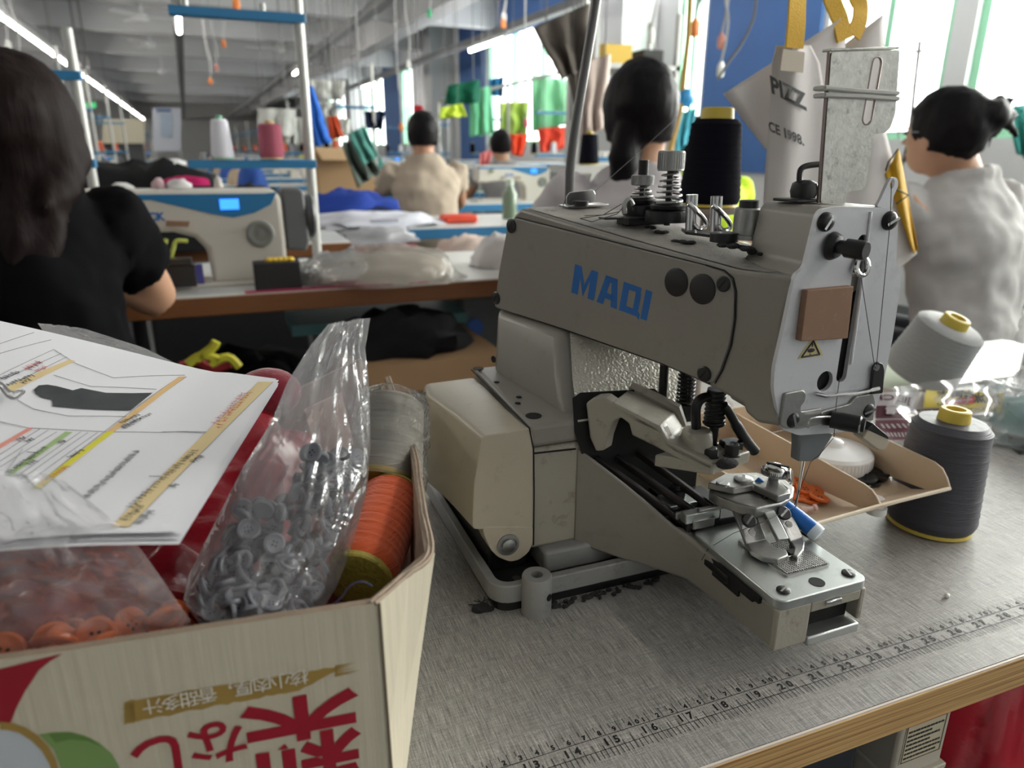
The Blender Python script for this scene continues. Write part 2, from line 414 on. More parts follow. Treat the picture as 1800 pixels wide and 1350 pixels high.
# MAQI lettering: drawn as outlines on the plate
o0 = AC(1003, 464); 
def LT(x, y):   # letter frame in pixels of the photograph's lettering, bilinear over its quad
    q00, q10, q11, q01 = (1004, 514), (1137, 563), (1147, 513), (1011, 464)
    u = (1 - x) * (1 - y) * q00[0] + x * (1 - y) * q10[0] + x * y * q11[0] + (1 - x) * y * q01[0]
    v = (1 - x) * (1 - y) * q00[1] + x * (1 - y) * q10[1] + x * y * q11[1] + (1 - x) * y * q01[1]
    return AC(u, v, 0.0021)
g = B()
def letter(quads):
    for q in quads: g.add([LT(x, y) for x, y in q], [tuple(range(len(q)))])
letter([[(0, 0), (.085, 0), (.085, 1), (0, 1)], [(.085, 1), (.085, .62), (.15, .0), (.15, .42)], [(.15, 0), (.215, .62), (.215, 1), (.15, .42)], [(.215, 0), (.30, 0), (.30, 1), (.215, 1)]])
letter([[(.335, 0), (.42, 0), (.475, 1), (.40, 1)], [(.475, 1), (.52, 0), (.605, 0), (.55, 1)], [(.41, .22), (.55, .22), (.535, .42), (.425, .42)], [(.40, 1), (.55, 1), (.53, .8), (.43, .8)]])
letter([[(.63, 0), (.71, 0), (.71, 1), (.63, 1)], [(.71, 0), (.86, 0), (.86, .22), (.71, .22)], [(.71, .8), (.86, .8), (.86, 1), (.71, 1)], [(.80, .22), (.87, .22), (.87, .8), (.80, .8)], [(.86, 0), (.90, -.1), (.90, .1), (.86, .22)]])
letter([[(.915, -.02), (1, -.02), (1, 1), (.915, 1)]])
g.build('lettering', mlogo, cvp, smooth=False)
def plug(u, v, r, name, m=mblack, h=.002, slot=True, par=MQ):
    g = B(); p = AC(u, v, 0.0015)
    g.lathe([(r, 0), (r, h * .6), (r * .8, h), (0, h)], p, -CN, 24)
    if slot:
        g.cur = 1; c = p - CN * h * 1.02
        d = (Vector((0, 0, 1)) * .8 + CDX * .6).normalized(); e = d.cross(CN)
        g.add([c + d * r * .7 + e * r * .12, c - d * r * .7 + e * r * .12, c - d * r * .7 - e * r * .12, c + d * r * .7 - e * r * .12], [(0, 1, 2, 3)])
    return g.build(name, [m, mhole], par)
plug(1190, 496, .0098, 'rubber_plug', slot=False); plug(1236, 508, .0102, 'rubber_plug', slot=False)
for u, v, r in ((1273, 499, .0052), (1239, 657, .0056), (900, 397, .0062), (873, 524, .0058)): plug(u, v, r, 'screw')

# --- column, ledge, lower body
ZL, YF = 0.135, 0.157
colb = [Vector((.4265, .160, .128)), Vector((.4185, .305, .128)), Vector((.535, .305, .128)), Vector((.53, .160, .128))]
colm = [Vector((.438, .192, .155)), Vector((.4165, .298, .16)), Vector((.54, .298, .16)), Vector((.545, .192, .155))]
colt = [Vector((.4515, .226, .188)), AC(869, 538, -.002), AC(869, 538, -.002) + Vector((.085, 0, 0)), Vector((.55, .226, .185))]
g = B(); g.loft([colb, colm, colt]); g.build('column', mcream, MQ, bevel=0.009, bseg=4)
# crackle-painted front of the column above the opening
g = B()
def cf(u, v):
    k = [(Vector((.4335, .160, .131)), Vector((.53, .160, .131))), (Vector((.4435, .192, .155)), Vector((.545, .192, .155))), (Vector((.4565, .226, .1865)), Vector((.55, .226, .185)))]; q = [lerp(a, b_, u) for a, b_ in k]
    p = lerp(q[0], q[1], v * 2) if v < .5 else lerp(q[1], q[2], v * 2 - 1); return p + Vector((0, -.0042, .0028))
g.grid(cf, 14, 10); g.build('column_front', mcrackle, MQ)
# ledge (foot of the column) and its holes
led = [Vector((.3945, YF, 0)), Vector((.512, YF, 0)), Vector((.545, .31, 0)), Vector((.4035, .312, 0))]
g = B(); g.prism([p + Vector((0, 0, .117)) for p in led], (0, 0, .0185)); g.build('ledge', mcream, MQ, bevel=0.004, bseg=3)
g = B()
for u, v, r in ((938, 731, .0062), (910, 709, .0023), (912, 698, .0023), (873, 672, .0024), (841, 648, .005)):
    p = PZ(u, v, .1358); g.lathe([(r, 0), (r, .0004), (0, .0004)], p, (0, 0, 1), 18)
p = PPL(874, 630, (.42, .30, .14), CN); g.lathe([(.0032, 0), (.0032, .0006), (0, .0006)], p - CN * .004, -CN, 14)
g.build('oil_hole', mhole, MQ)
# lower body block and the bed arm, one casting
g = B()
g.prism([Vector((.396, YF, .032)), Vector((.545, YF, .032)), Vector((.555, .315, .032)), Vector((.404, .315, .032))], (0, 0, .0846))
g.build('body_casting', mcream2, MQ, bevel=0.003)
ZB = 0.0575
def wallsec(y, xl, zt, zb, xr):    # left wall section of the bed arm
    return [Vector((xl, y, zt)), Vector((xl + .006, y + .003, zt - .001)), Vector((xl + .012, y + .006, zt - .02 if zt > .07 else zt - .006)), Vector((xl + .02, y + .006, zb)), Vector((xl - .0015, y, zb))]
g = B()
secs = [(.157, .433, .114, .03), (.146, .4455, .1035, .027), (.132, .4625, .089, .0235), (.116, .479, .0735, .0215), (.104, .490, .0625, .0205), (.094, .4975, .0555, .02), (.06, .5015, .0515, .02), (.0065, .5035, .0515, .02)]
R_ = [[Vector((x, y, zt)), Vector((x + .014, y + .01, zt - .001 if y < .1 else zt - .012)), Vector((x + .03, y + .012, zb + .012)), Vector((x + .03, y + .012, zb)), Vector((x, y, zb))] for y, x, zt, zb in secs]
g.loft(R_); g.build('bed_arm_wall', mcream, MQ, bevel=0.0025, bseg=3)  # takes the darker cream, so the shade of this side is painted on
# right wall, floor and front end of the bed arm
g = B(); g.span((.553, .0166, .02), (.577, .30, .0515)); g.build('bed_arm_right_wall', mcream2, MQ, bevel=0.002)
g = B(); g.span((.51, .03, .02), (.56, .3, .03)); g.build('bed_floor', mdark, MQ, smooth=False)
fr = B()
fr.span((.5035, .005, .02), (.5305, .016, .0505)); fr.span((.5725, .005, .0265), (.577, .016, .0505)); fr.span((.5305, .005, .0425), (.5725, .016, .0505))
fr.build('bed_front', mcream2, MQ, bevel=0.0012)
g = B(); g.span((.530, .0035, .0175), (.5745, .02, .0245)); g.build('shuttle_door', msteel, MQ, bevel=0.0012)
g = B(); g.span((.5305, .0145, .0245), (.5725, .0155, .0425)); g.build('shuttle_opening', mhole, MQ, smooth=False)
g = B(); g.span((.5415, .003, .0462), (.5545, .0062, .0495)); g.build('door_catch', mchrome, MQ, bevel=0.0008)
# bed plate with rounded corners
def rrect(x0, y0, x1, y1, r, z, n=5):
    out = []
    for cx, cy, a0 in ((x1 - r, y1 - r, 0), (x0 + r, y1 - r, 90), (x0 + r, y0 + r, 180), (x1 - r, y0 + r, 270)):
        for k in range(n + 1):
            a = math.radians(a0 + 90 * k / n); out.append(Vector((cx + r * math.cos(a), cy + r * math.sin(a), z)))
    return out
g = B(); g.prism(rrect(.5028, .0045, .5775, .1, .007, .0505), (0, 0, ZB - .0505)); bp_ = g.build('bed_plate', msteel, MQ, bevel=0.0008)
g = B()
for x, y, r in ((.5418, .0142, .0052),): g.lathe([(r, 0), (r, .0003), (0, .0003)], (x, y, ZB), (0, 0, 1), 24)
g.build('bed_plate_hole', mhole, MQ)
def flat_screw(p, ax, r, h=.0012, name='screw', m=mdark, par=MQ, rot=0.4, domed=False):
    q = Vector(ax).normalized().to_track_quat('Z', 'Y'); p = Vector(p); g = B()
    prof = [(r, 0), (r, h * .7), (r * .85, h), (0, h)] if not domed else [(r, 0), (r * .97, h * .4), (r * .75, h * .8), (r * .4, h * .97), (0, h)]
    g.lathe(prof, p, ax, 20); g.cur = 1
    d = q @ Vector((math.cos(rot), math.sin(rot), 0)); e = q @ Vector((-math.sin(rot), math.cos(rot), 0)); c = p + q @ Vector((0, 0, h * 1.03))
    g.add([c + d * r * .85 + e * r * .14, c - d * r * .85 + e * r * .14, c - d * r * .85 - e * r * .14, c + d * r * .85 - e * r * .14], [(0, 1, 2, 3)])
    return g.build(name, [m, mchrome], par)
flat_screw((.5145, .0145, ZB), (0, 0, 1), .0045); flat_screw((.5693, .0145, ZB), (0, 0, 1), .0045, rot=1.2)
# serrated work plate under the clamp: ridges in both directions
g = B()
x0, x1, y0, y1 = .5262, .5655, .026, .076
g.prism(rrect(x0, y0, x1, y1, .0025, ZB), (0, 0, .0011))
for i in range(20):
    y = y0 + .0022 + i * .0018; g.box((.5458, y, ZB + .0014), (.0355, .0009, .0010))
for i in range(19):
    x = x0 + .0026 + i * .0019; g.box((x, .0440, ZB + .0014), (.0009, .034, .0011))
g.build('feed_plate', mcast, MQ, smooth=False)
# dark notches in the left wall under the plate
g = B()
for a, b_, z0 in ((.040, .084, .0395), (.026, .040, .0445), (.020, .026, .047)): g.span((.5005, a, z0), (.506, b_, .0515))
g.build('wall_notch', mhole, MQ, smooth=False)
g = B(); g.box((.5025, .066, .0455), (.006, .03, .006)); g.build('looper_lever', mdark, MQ, bevel=0.001)
g = B(); g.prism([(.4435, .1562, .052), (.5455, .1562, .052), (.5455, .1562, .1172), (.4395, .1562, .1172)], (0, -.0006, 0)); g.build('trough_mouth', mhole, MQ, smooth=False)
g = B(); g.prism([(.452, .1545, .034), (.5, .1, .034), (.553, .1, .034), (.553, .1545, .034)], (0, 0, .002)); g.build('trough_floor', mdark, MQ, smooth=False)
# rails and sliding blocks of the work feed, in the trough
g = B()
for x0, x1, z0, z1, y0, y1 in ((.4665, .4705, .05, .078, .139, .155), (.478, .482, .05, .0735, .127, .155), (.4885, .494, .05, .066, .113, .155), (.499, .503, .05, .0685, .1, .155), (.509, .55, .045, .062, .1, .155), (.524, .529, .06, .071, .1, .155)):
    g.span((x0, y0, z0), (x1, y1, z1))
g.build('feed_rail', mdark, MQ, bevel=0.001)
for a, b_ in (((1046, 802), (1218, 926)), ((1082, 800), (1236, 908)), ((1118, 790), (1256, 892))):
    g = B(); p, q = PY(a[0], a[1], .1535), PY(b_[0], b_[1], .100); w = Vector((.0035, .002, 0)); h = Vector((0, 0, -.006))
    g.add([p, p + w, q + w, q, p + h, p + w + h, q + w + h, q + h], [(0, 1, 2, 3), (7, 6, 5, 4), (0, 4, 5, 1), (1, 5, 6, 2), (2, 6, 7, 3), (3, 7, 4, 0)]); g.build('slide_rail', mat('oiled_steel', (.045, .04, .04), .22, metal=.7, var=.3, vscale=80), MQ, bevel=.0006)
g = B(); g.box((.506, .125, .070), (.024, .02, .004)); g.box((.512, .103, .068), (.03, .008, .008)); g.build('feed_block', msteel, MQ, bevel=0.0008)
g = B(); g.lathe([(.007, 0), (.0072, .002), (.0072, .007), (.0055, .0075), (.0055, .011), (0, .011)], (.5075, .128, .072), (0, 0, 1), 20); g.build('adjusting_nut', mblack, MQ)
g = B(); g.span((.494, .107, .0645), (.5155, .110, .0705)); g.span((.503, .0975, .059), (.522, .101, .067)); g.build('guide_bracket', mcast, MQ, bevel=0.001)
g = B(); g.prism([PZ(u, v, .088) for u, v in ((1172, 792), (1178, 790), (1207, 811), (1203, 816))], (0, 0, .002)); g.build('scale_label', mat('scale_blue', (.06, .28, .6), .5), MQ, smooth=False)

# --- dark opening in the column front
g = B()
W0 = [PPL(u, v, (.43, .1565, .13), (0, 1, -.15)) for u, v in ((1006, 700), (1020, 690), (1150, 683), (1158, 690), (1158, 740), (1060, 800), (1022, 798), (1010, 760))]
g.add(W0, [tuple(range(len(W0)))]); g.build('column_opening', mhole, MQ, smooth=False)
# --- work clamp lever (cream casting reaching forward out of the opening)
LV0, LVD = Vector((.4385, .1535, 0)), Vector((.0765, -.0705, 0)); LVN = Vector((LVD.y, -LVD.x, 0)).normalized()
def LV(u, v, off=0.0): return PPL(u, v, LV0 + LVN * off, LVN)
lev = [(1029, 709), (1043, 699), (1060, 698), (1078, 710), (1160, 752), (1172, 776), (1253, 818), (1253, 838), (1200, 812), (1150, 785), (1110, 766), (1105, 745), (1090, 734), (1076, 742), (1066, 770), (1062, 792), (1047, 794), (1036, 770)]
off = Vector((.036, .022, 0))
g = B(); g.prism(poly(LV, lev), off * .3); lever = g.build('clamp_lever', mcream2, MQ, bevel=0.0016)
top = [(1075, 707), (1160, 750), (1174, 776), (1253, 816)]
g = B(); Tl = [LV(u, v) for u, v in top]; off2 = Vector((.030, .024, 0))
vs = []
for p in Tl: vs += [p, p + off2, p + off2 + Vector((0, 0, -.006)), p + Vector((0, 0, -.006))]
g.loft([vs[i:i + 4] for i in range(0, 16, 4)]); g.build('lever_web', mcream2, MQ, bevel=0.0012)
g = B(); vs = [Tl[0] + off2, lerp(Tl[0], Tl[1], .6) + off2, Tl[1] + off2, Tl[2] + off2 - Vector((0, 0, .003))]
g.tube([p + Vector((0, 0, .002)) for p in vs], [.0035, .0045, .0045, .003], 8); g.build('lever_rib', mcream2, MQ)
# boss, bolts, end of the lever
def at_lev(u, v, o): return LV(u, v, -o)
E0 = LV(1250, 836)
g = B(); e = Vector((.0405, .009, 0)); bk = Vector((-.03, .028, 0))
g.add([E0, E0 + e, E0 + e + bk, E0 + bk, E0 + Vector((0, 0, .0095)), E0 + e + Vector((0, 0, .0095)), E0 + e + bk + Vector((0, 0, .0095)), E0 + bk + Vector((0, 0, .0095))], [(0, 3, 2, 1), (4, 5, 6, 7), (0, 1, 5, 4), (1, 2, 6, 5), (2, 3, 7, 6), (3, 0, 4, 7)])
g.build('lever_end', mcream2, MQ, bevel=0.0012)
ZE = E0.z + .0095
g = B(); p = PZ(1222, 795, ZE - .001); g.lathe([(.0125, 0), (.0118, .01), (.0108, .0165), (.0095, .018), (0, .018)], p, (0, 0, 1), 24); g.build('lever_boss', mcream2, MQ)
g = B(); p = PZ(1248, 802, ZE); g.lathe([(.0068, 0), (.0068, .0012), (.0056, .0013), (.0056, .0055), (.0048, .0065), (0, .0065)], p, (0, 0, 1), 6); g.build('hex_bolt', mblack, MQ, bevel=.0003)
g = B(); p = PZ(1285, 800, ZE); g.lathe([(.007, 0), (.007, .001), (.0056, .0012), (.0056, .009), (0, .009)], p, (0, 0, 1), 6); g.build('hex_bolt', mblack, MQ, bevel=.0003)
g = B(); p = PZ(1278, 815, ZE + .0003)
g.ball(p, (.009, .006, .0035), 12, 8); g.build('lint_tuft', mlint, MQ)
# rods, springs and lifting levers under the arm
pa = PY(1168, 640, .165); pb = PY(1163, 732, .165); g = B(); g.cyl(pb, pa, .0036, n=14); g.build('stop_rod', mdark, MQ)
ys = .15; a0 = PY(1203, 650, ys); a1 = PY(1203, 722, ys); a2 = PY(1194, 762, ys)
g = B(); g.cyl(a1 - Vector((0, 0, .02)), a0 + Vector((0, 0, .01)), .0032); g.coil(a1 + Vector((0, 0, .005)), (0, 0, 1), .0062, .0031, 9, .0011); g.lathe([(.0075, 0), (.0075, .012), (0, .012)], a1 - Vector((0, 0, .007)), (0, 0, 1), 6); g.build('spring_rod', mdark, MQ, bevel=.0)
yh = .115
h = [PY(u, v, yh) for u, v in ((1224, 752), (1223, 722), (1228, 706), (1240, 698), (1256, 700), (1258, 720), (1255, 760), (1252, 778), (1258, 790), (1272, 795), (1288, 788))]
g = B(); g.tube(smooth_path(h, 4), .0036, 10); g.build('lifting_hook', mdark, MQ)
a1 = PY(1255, 742, yh); g = B(); g.coil(a1, (0, 0, 1), .0071, .0034, 7.5, .0012, r2=.0062); g.lathe([(.0075, 0), (.0085, .0015), (.007, .003), (0.007, .028)], a1 - Vector((0, 0, .002)), (0, 0, 1), 16); g.build('lifting_spring', mdark, MQ)
h = [PY(u, v, .108) for u, v in ((1272, 712), (1280, 722), (1295, 748), (1310, 772), (1327, 793))]
g = B(); g.tube(smooth_path(h, 4), [.0034] * 8 + [.0042] * 9, 12); g.build('lifting_lever', mblack, MQ)
g = B(); g.box(PY(1285, 782, .11), (.014, .012, .007)); g.build('hook_clamp', mdark, MQ, bevel=.001)

# --- button clamp: holder block, arms, jaws, thumb screw
g = B()
zc = .083
hold = [(1247, 862), (1250, 848), (1280, 838), (1330, 838), (1380, 842), (1397, 856), (1394, 872), (1374, 884), (1330, 893), (1300, 886), (1262, 872)]
g.prism([PZ(u, v, zc) for u, v in hold], (0, 0, -.0085)); g.build('clamp_holder', mcast, MQ, bevel=0.0014, bseg=3)
g = B(); g.prism([PZ(u, v, zc + .006) for u, v in ((1245, 848), (1275, 832), (1330, 830), (1372, 846), (1390, 866), (1368, 872), (1325, 852), (1290, 858))], (0, 0, -.0055)); g.build('clamp_spring_plate', mcast, MQ, bevel=0.0008)
g = B(); p = PZ(1359, 846, zc + .004); g.lathe([(.0042, 0), (.0042, .006), (.0092, .0065), (.0092, .0105), (.0085, .0118), (.0062, .0135), (0, .0138)], p, (0.1, -.1, 1), 28); g.build('thumb_screw', mchrome, MQ)
g = B()
for i in range(40):
    a = 2 * PI * i / 40; c = p + Vector((math.cos(a) * .0094, math.sin(a) * .0094, .0085)); g.box(c, (.0006, .0006, .004))
g.build('thumb_screw_knurl', mcast, MQ, smooth=False)
g = B(); g.box(p + Vector((.0012, -.0014, .0142)), (.0165, .0018, .0012), Euler((0, 0, -.9))); g.build('thumb_screw_slot', mhole, MQ, smooth=False)
g = B(); g.lathe([(.0062, -.0012), (.0062, .0012), (0, .0012)], PZ(1390, 838, zc + .012), (.6, -.7, .3), 20); g.build('wing_tab', mchrome, MQ, bevel=.0004)
flat_screw(PZ(1307, 844, zc + .006), (0, 0, 1), .0072, .002, rot=.9, m=mcast); flat_screw(PZ(1270, 852, zc + .006), (0, 0, 1), .005, .002, m=mcast)
flat_screw(PZ(1345, 875, zc), (0, 0, 1), .0026, .0008, m=mdark)
g = B(); lp = [PZ(u, v, zc + .004) for u, v in ((1372, 850), (1385, 862), (1380, 870), (1366, 866), (1362, 856))]
g.tube(smooth_path(lp + [lp[0]], 4), .0011, 6); g.build('clamp_spring', mchrome, MQ)
# jaws: strips that bend down from the holder to the work plate
def strip(pts, w, th, name, m=mcast):
    P = smooth_path(pts, 5); rings = []
    for i, q in enumerate(P):
        ww = lerp(w[0], w[1], i / (len(P) - 1)) if isinstance(w, tuple) else w
        t = (P[min(i + 1, len(P) - 1)] - P[max(i - 1, 0)]).normalized(); s = Vector((t.y, -t.x, 0)); s = s.normalized() if s.length > 1e-4 else Vector((1, 0, 0)); nn = s.cross(t).normalized() * th / 2
        rings.append([q + s * ww / 2 + nn, q - s * ww / 2 + nn, q - s * ww / 2 - nn, q + s * ww / 2 - nn])
    b = B(); b.loft(rings); return b.build(name, m, MQ, bevel=.0004)
def plate(px, zs, th, name, m=mcast):
    P = [PZ(u, v, z) for (u, v), z in zip(px, zs)]; n_ = (P[1] - P[0]).cross(P[3] - P[0]).normalized(); n_ = n_ if n_.z > 0 else -n_
    b = B(); k = len(P); b.add(P + [p - n_ * th for p in P], [tuple(range(k)), tuple(reversed(range(k, 2 * k)))] + [(q, (q + 1) % k, k + (q + 1) % k, k + q) for q in range(k)]); return b.build(name, m, MQ, bevel=.0006)
plate([(1286, 888), (1322, 884), (1348, 948), (1312, 956)], (.0785, .0785, .0632, .0632), .003, 'clamp_jaw')
plate([(1358, 888), (1384, 884), (1412, 944), (1390, 952)], (.0785, .0785, .0632, .0632), .003, 'clamp_jaw')
g = B(); g.prism([PZ(u, v, .0628) for u, v in ((1311, 952), (1346, 946), (1360, 960), (1383, 967), (1386, 976), (1368, 983), (1340, 979), (1320, 968))], (0, 0, -.0040)); g.build('jaw_foot', mcast, MQ, bevel=.0008)
g = B(); g.prism([PZ(u, v, .0628) for u, v in ((1388, 948), (1408, 938), (1415, 952), (1413, 966), (1402, 979), (1394, 974), (1397, 962))], (0, 0, -.0040)); g.build('jaw_foot', mcast, MQ, bevel=.0008)
g = B(); g.box(PZ(1396, 972, .0605), (.011, .005, .004)); g.build('jaw_gap', mhole, MQ, smooth=False)
cz = [PZ(1345, 890, .0775), PZ(1362, 922, .0735), PZ(1376, 950, .0675)]
strip(cz, .008, .004, 'button_stop', msteel)
g = B(); g.box(PZ(1390, 978, .0603), (.012, .0016, .0022)); g.build('jaw_tip', mchrome, MQ, bevel=.0003)
flat_screw(PZ(1316, 916, .0755), (-.1, -.6, .8), .0054, .002, m=mdark, rot=.7); flat_screw(PZ(1377, 903, .0765), (-.1, -.6, .8), .0054, .002, m=mdark, rot=.6)
flat_screw(PZ(1322, 936, .0705), (-.1, -.6, .8), .0027, .001, m=mchrome); flat_screw(PZ(1386, 922, .0715), (-.1, -.6, .8), .0027, .001, m=mchrome)
g = B(); g.span((.508, .0985, .0715), (.531, .1025, .0745)); g.build('clamp_cross_bar', mcast, MQ, bevel=.0008)
# threads
def thread(pts, name='thread', r=.00022, m=mthread, par=MQ):
    g = B(); g.tube(pts, r, 5); return g.build(name, m, par)
thread([PZ(1400, 890, .078), PZ(1340, 918, .079), PZ(1290, 937, .064), PZ(1257, 957, .0585), PZ(1246, 962, .0555), PZ(1233, 985, .048)])

# --- face plate and everything on it
YP = 0.0435
def FP(u, v, off=0.0): return PY(u, v, YP - off)
face = [(1357, 683), (1359, 645), (1377, 567), (1393, 490), (1397, 481), (1406, 474), (1412, 466), (1433, 380), (1440, 368), (1467, 363), (1562, 365), (1573, 373), (1575, 393), (1572, 463), (1580, 473), (1580, 500), (1566, 593), (1551, 667), (1545, 692), (1528, 742), (1500, 757), (1400, 764), (1370, 752)]
def slot_plate(outer, hole, th, name, m, par, fn=FP):
    """flat plate with a slotted hole, extruded"""
    cu = bpy.data.curves.new(name, 'CURVE'); cu.dimensions = '2D'; cu.fill_mode = 'BOTH'; cu.extrude = th / 2
    for L_ in [outer] + hole:
        sp = cu.splines.new('POLY'); sp.points.add(len(L_) - 1); sp.use_cyclic_u = True
        for i, p in enumerate(L_): sp.points[i].co = (p.x, p.z, 0, 1)
    o = bpy.data.objects.new('t', cu); COL.objects.link(o)
    me = bpy.data.meshes.new_from_object(o.evaluated_get(bpy.context.evaluated_depsgraph_get())); bpy.data.objects.remove(o)
    y = outer[0].y
    b = B(); b.add([Vector((v.co.x, y + v.co.z, v.co.y)) for v in me.vertices], [tuple(p.vertices) for p in me.polygons])
    return b.build(name, m, par, ang=25, weld=True)
FO = rounded([FP(u, v, .0015) for u, v in face], .0035)
def capsule(a, b, r, n=8):
    d = (b - a).normalized(); s = Vector((d.z, 0, -d.x)); out = []
    for k in range(n + 1):
        t = PI * k / n; out.append(b + (s * math.cos(t) + d * math.sin(t)) * r)
    for k in range(n + 1):
        t = PI * k / n; out.append(a + (-s * math.cos(t) - d * math.sin(t)) * r)
    return out
slot = capsule(FP(1513, 424, .0015), FP(1476, 660, .0015), .0042)
slot2 = [FP(1447, 669, .0015) + Vector((math.cos(2 * PI * k / 20) * .0064, 0, math.sin(2 * PI * k / 20) * .0068)) for k in range(20)]
fp = slot_plate(FO, [slot, slot2], .003, 'face_plate', mface, MQ)
g = B(); g.add([FP(u, v, -.0018) for u, v in ((1430, 400), (1560, 400), (1540, 700), (1400, 720))], [(0, 1, 2, 3)]); g.build('head_cavity', mhole, MQ, smooth=False)
# embossed channel on the right of the plate
g = B(); g.tube([FP(1530, 372, .003), FP(1518, 470, .003), FP(1495, 640, .003)], .0012, 8); g.build('plate_crease', mface, fp)
YV = (0, -1, 0)
def screw_at(u, v, r, h=.004, off=.003, m=mdark): return flat_screw(FP(u, v, off), YV, r, h, m=m, domed=True, rot=random.random() * 3)
for u, v in ((1450, 390), (1562, 388), (1390, 737), (1522, 720)): screw_at(u, v, .0058)
g = B(); p = FP(1462, 432, .003); q = p + Vector((.008, -.020, -.002))
g.lathe([(.0085, 0), (.0085, .001), (.0075, .003), (.0065, .0045), (.0042, .005), (.0042, .009), (.0056, .0095), (.0056, .020), (.0048, .0212), (0, .0212)], p, Vector((.3, -1, -.04)), 22); g.build('tension_stud', mdark, MQ)
g = B(); c = FP(1511, 468, .004); pts = [c + Vector((math.cos(2 * PI * k / 20) * .0046, -.002 + .001 * math.sin(2 * PI * k / 20), math.sin(2 * PI * k / 20) * .0052)) for k in range(21)]
g.tube(pts, .0017, 8); g.cyl(c + Vector((0, 0, .004)), c + Vector((-.006, .004, .012)), .0022); g.build('take_up_eyelet', mchrome, MQ)
pad = [(1409, 508), (1490, 501), (1480, 592), (1398, 597)]
g = B(); g.prism(rounded([FP(u, v, .003) for u, v in pad], .0008), (0, -.0048, 0)); g.build('brown_pad', mbrown, MQ, bevel=.0005)
# warning triangle: yellow field, black border, hand symbol
g = B(); tri = [FP(u, v, .00315) for u, v in ((1402, 631), (1447, 625), (1434, 596), (1427, 594))]
g.prism(tri, (0, -.0002, 0)); st = g.build('warning_sticker', mat('sticker_yellow', (.62, .55, .25), .5), MQ, smooth=False)
g = B(); T3 = [FP(u, v, .0036) for u, v in ((1409, 628), (1441, 623), (1430, 599))]
for i in range(3): g.tube([T3[i], T3[(i + 1) % 3]], .0006, 4)
c = FP(1426, 616, .0036); g.ball(c, (.0030, .0002, .0014), 10, 6); g.ball(c + Vector((.0004, 0, .0034)), (.0006, .0002, .0013), 8, 6); g.ball(c - Vector((.0004, 0, .003)), (.0005, .0002, .0012), 8, 6); g.build('warning_symbol', mat('symbol_dark', (.03, .02, .04), .6), st)
# bottom brackets and thread plunger
br = [(1376, 690), (1408, 684), (1413, 690), (1411, 705), (1404, 712), (1404, 722), (1440, 716), (1440, 744), (1404, 752), (1376, 752), (1368, 744)]
g = B(); g.prism(rounded([FP(u, v, .003) for u, v in br], .0015), (0, -.0022, 0)); g.build('needle_guard_bracket', mcast, MQ, bevel=.0005)
br2 = [(1438, 722), (1490, 708), (1500, 695), (1530, 690), (1534, 705), (1530, 738), (1505, 735), (1470, 748), (1438, 746)]
g = B(); g.prism(rounded([FP(u, v, .003) for u, v in br2], .0015), (0, -.0025, 0)); g.build('thread_guide_bracket', mcast, MQ, bevel=.0005)
g = B(); g.tube([FP(u, v, .006) for u, v in ((1432, 692), (1450, 696), (1500, 692), (1545, 683))], .0013, 8); g.build('guide_wire', mchrome, MQ)
tb = [(1532, 644), (1540, 635), (1548, 638), (1551, 650), (1548, 690), (1527, 692)]
g = B(); g.prism(rounded([FP(u, v, .004) for u, v in tb], .0015), (0, -.002, 0)); g.build('thread_tab', mblack, MQ, bevel=.0004)
g = B(); g.lathe([(.0022, 0), (.0022, .001), (0, .001)], FP(1540, 646, .006), YV, 14); g.build('thread_tab_eye', mchrome, MQ)
a = FP(1448, 742, .007); b_ = FP(1492, 750, .019)
g = B(); g.lathe([(.0055, 0), (.0055, .004), (.0058, .006), (.0058, .017), (.0046, .018), (.0046, .02), (0, .02)], a + Vector((.006, 0, .001)), b_ - a, 20); g.build('thread_nipper', mblack, MQ)
flat_screw(b_ + Vector((.004, -.004, 0)), b_ - a, .003, .001, m=mcast)
g = B(); g.tube(smooth_path([FP(1420, 752, .009), FP(1424, 738, .009), FP(1440, 734, .009), FP(1470, 733, .009)], 4), .0009, 6); g.build('nipper_spring', mchrome, MQ)
# needle bar holder, needle, needle thread
YN = .049
nb = [(1404, 752), (1418, 748), (1467, 762), (1452, 786), (1440, 806), (1424, 812), (1403, 812), (1405, 782)]
g = B(); g.prism([PY(u, v, YN - .004) for u, v in nb], (0, .008, 0)); g.build('needle_guard', mat('needle_guard_grey', (.20, .215, .23), .42, metal=.4), MQ, bevel=.0012)
a = PY(1412, 810, YN); b_ = PY(1398, 893, YN); g = B(); g.tube([a, lerp(a, b_, .3), lerp(a, b_, .9), b_], [.0013, .0010, .0008, .0002], 8); g.build('needle', mchrome, MQ)
thread([FP(1465, 770, .008), PY(1440, 800, .044), PY(1425, 812, .045), PY(1396, 888, YN)])
g = B(); g.prism([FP(u, v, .006) for u, v in ((1497, 762), (1512, 740), (1546, 766), (1536, 783), (1525, 783))], (0, -.009, 0)); g.build('finger_guard', mcover, MQ, bevel=.001)
g = B(); g.prism([FP(u, v, .0065) for u, v in ((1505, 747), (1516, 736), (1542, 758), (1545, 765))], (0, -.009, 0)); g.build('finger_guard_spring', mdark, MQ, bevel=.0005)
# needle threads over the face
thread([FP(1567, 322, .004), FP(1565, 388, .009), FP(1541, 640, .0075), FP(1538, 648, .0075), FP(1511, 470, .007)])
thread([FP(1476, 662, .004), FP(1470, 710, .007), FP(1466, 768, .008)])
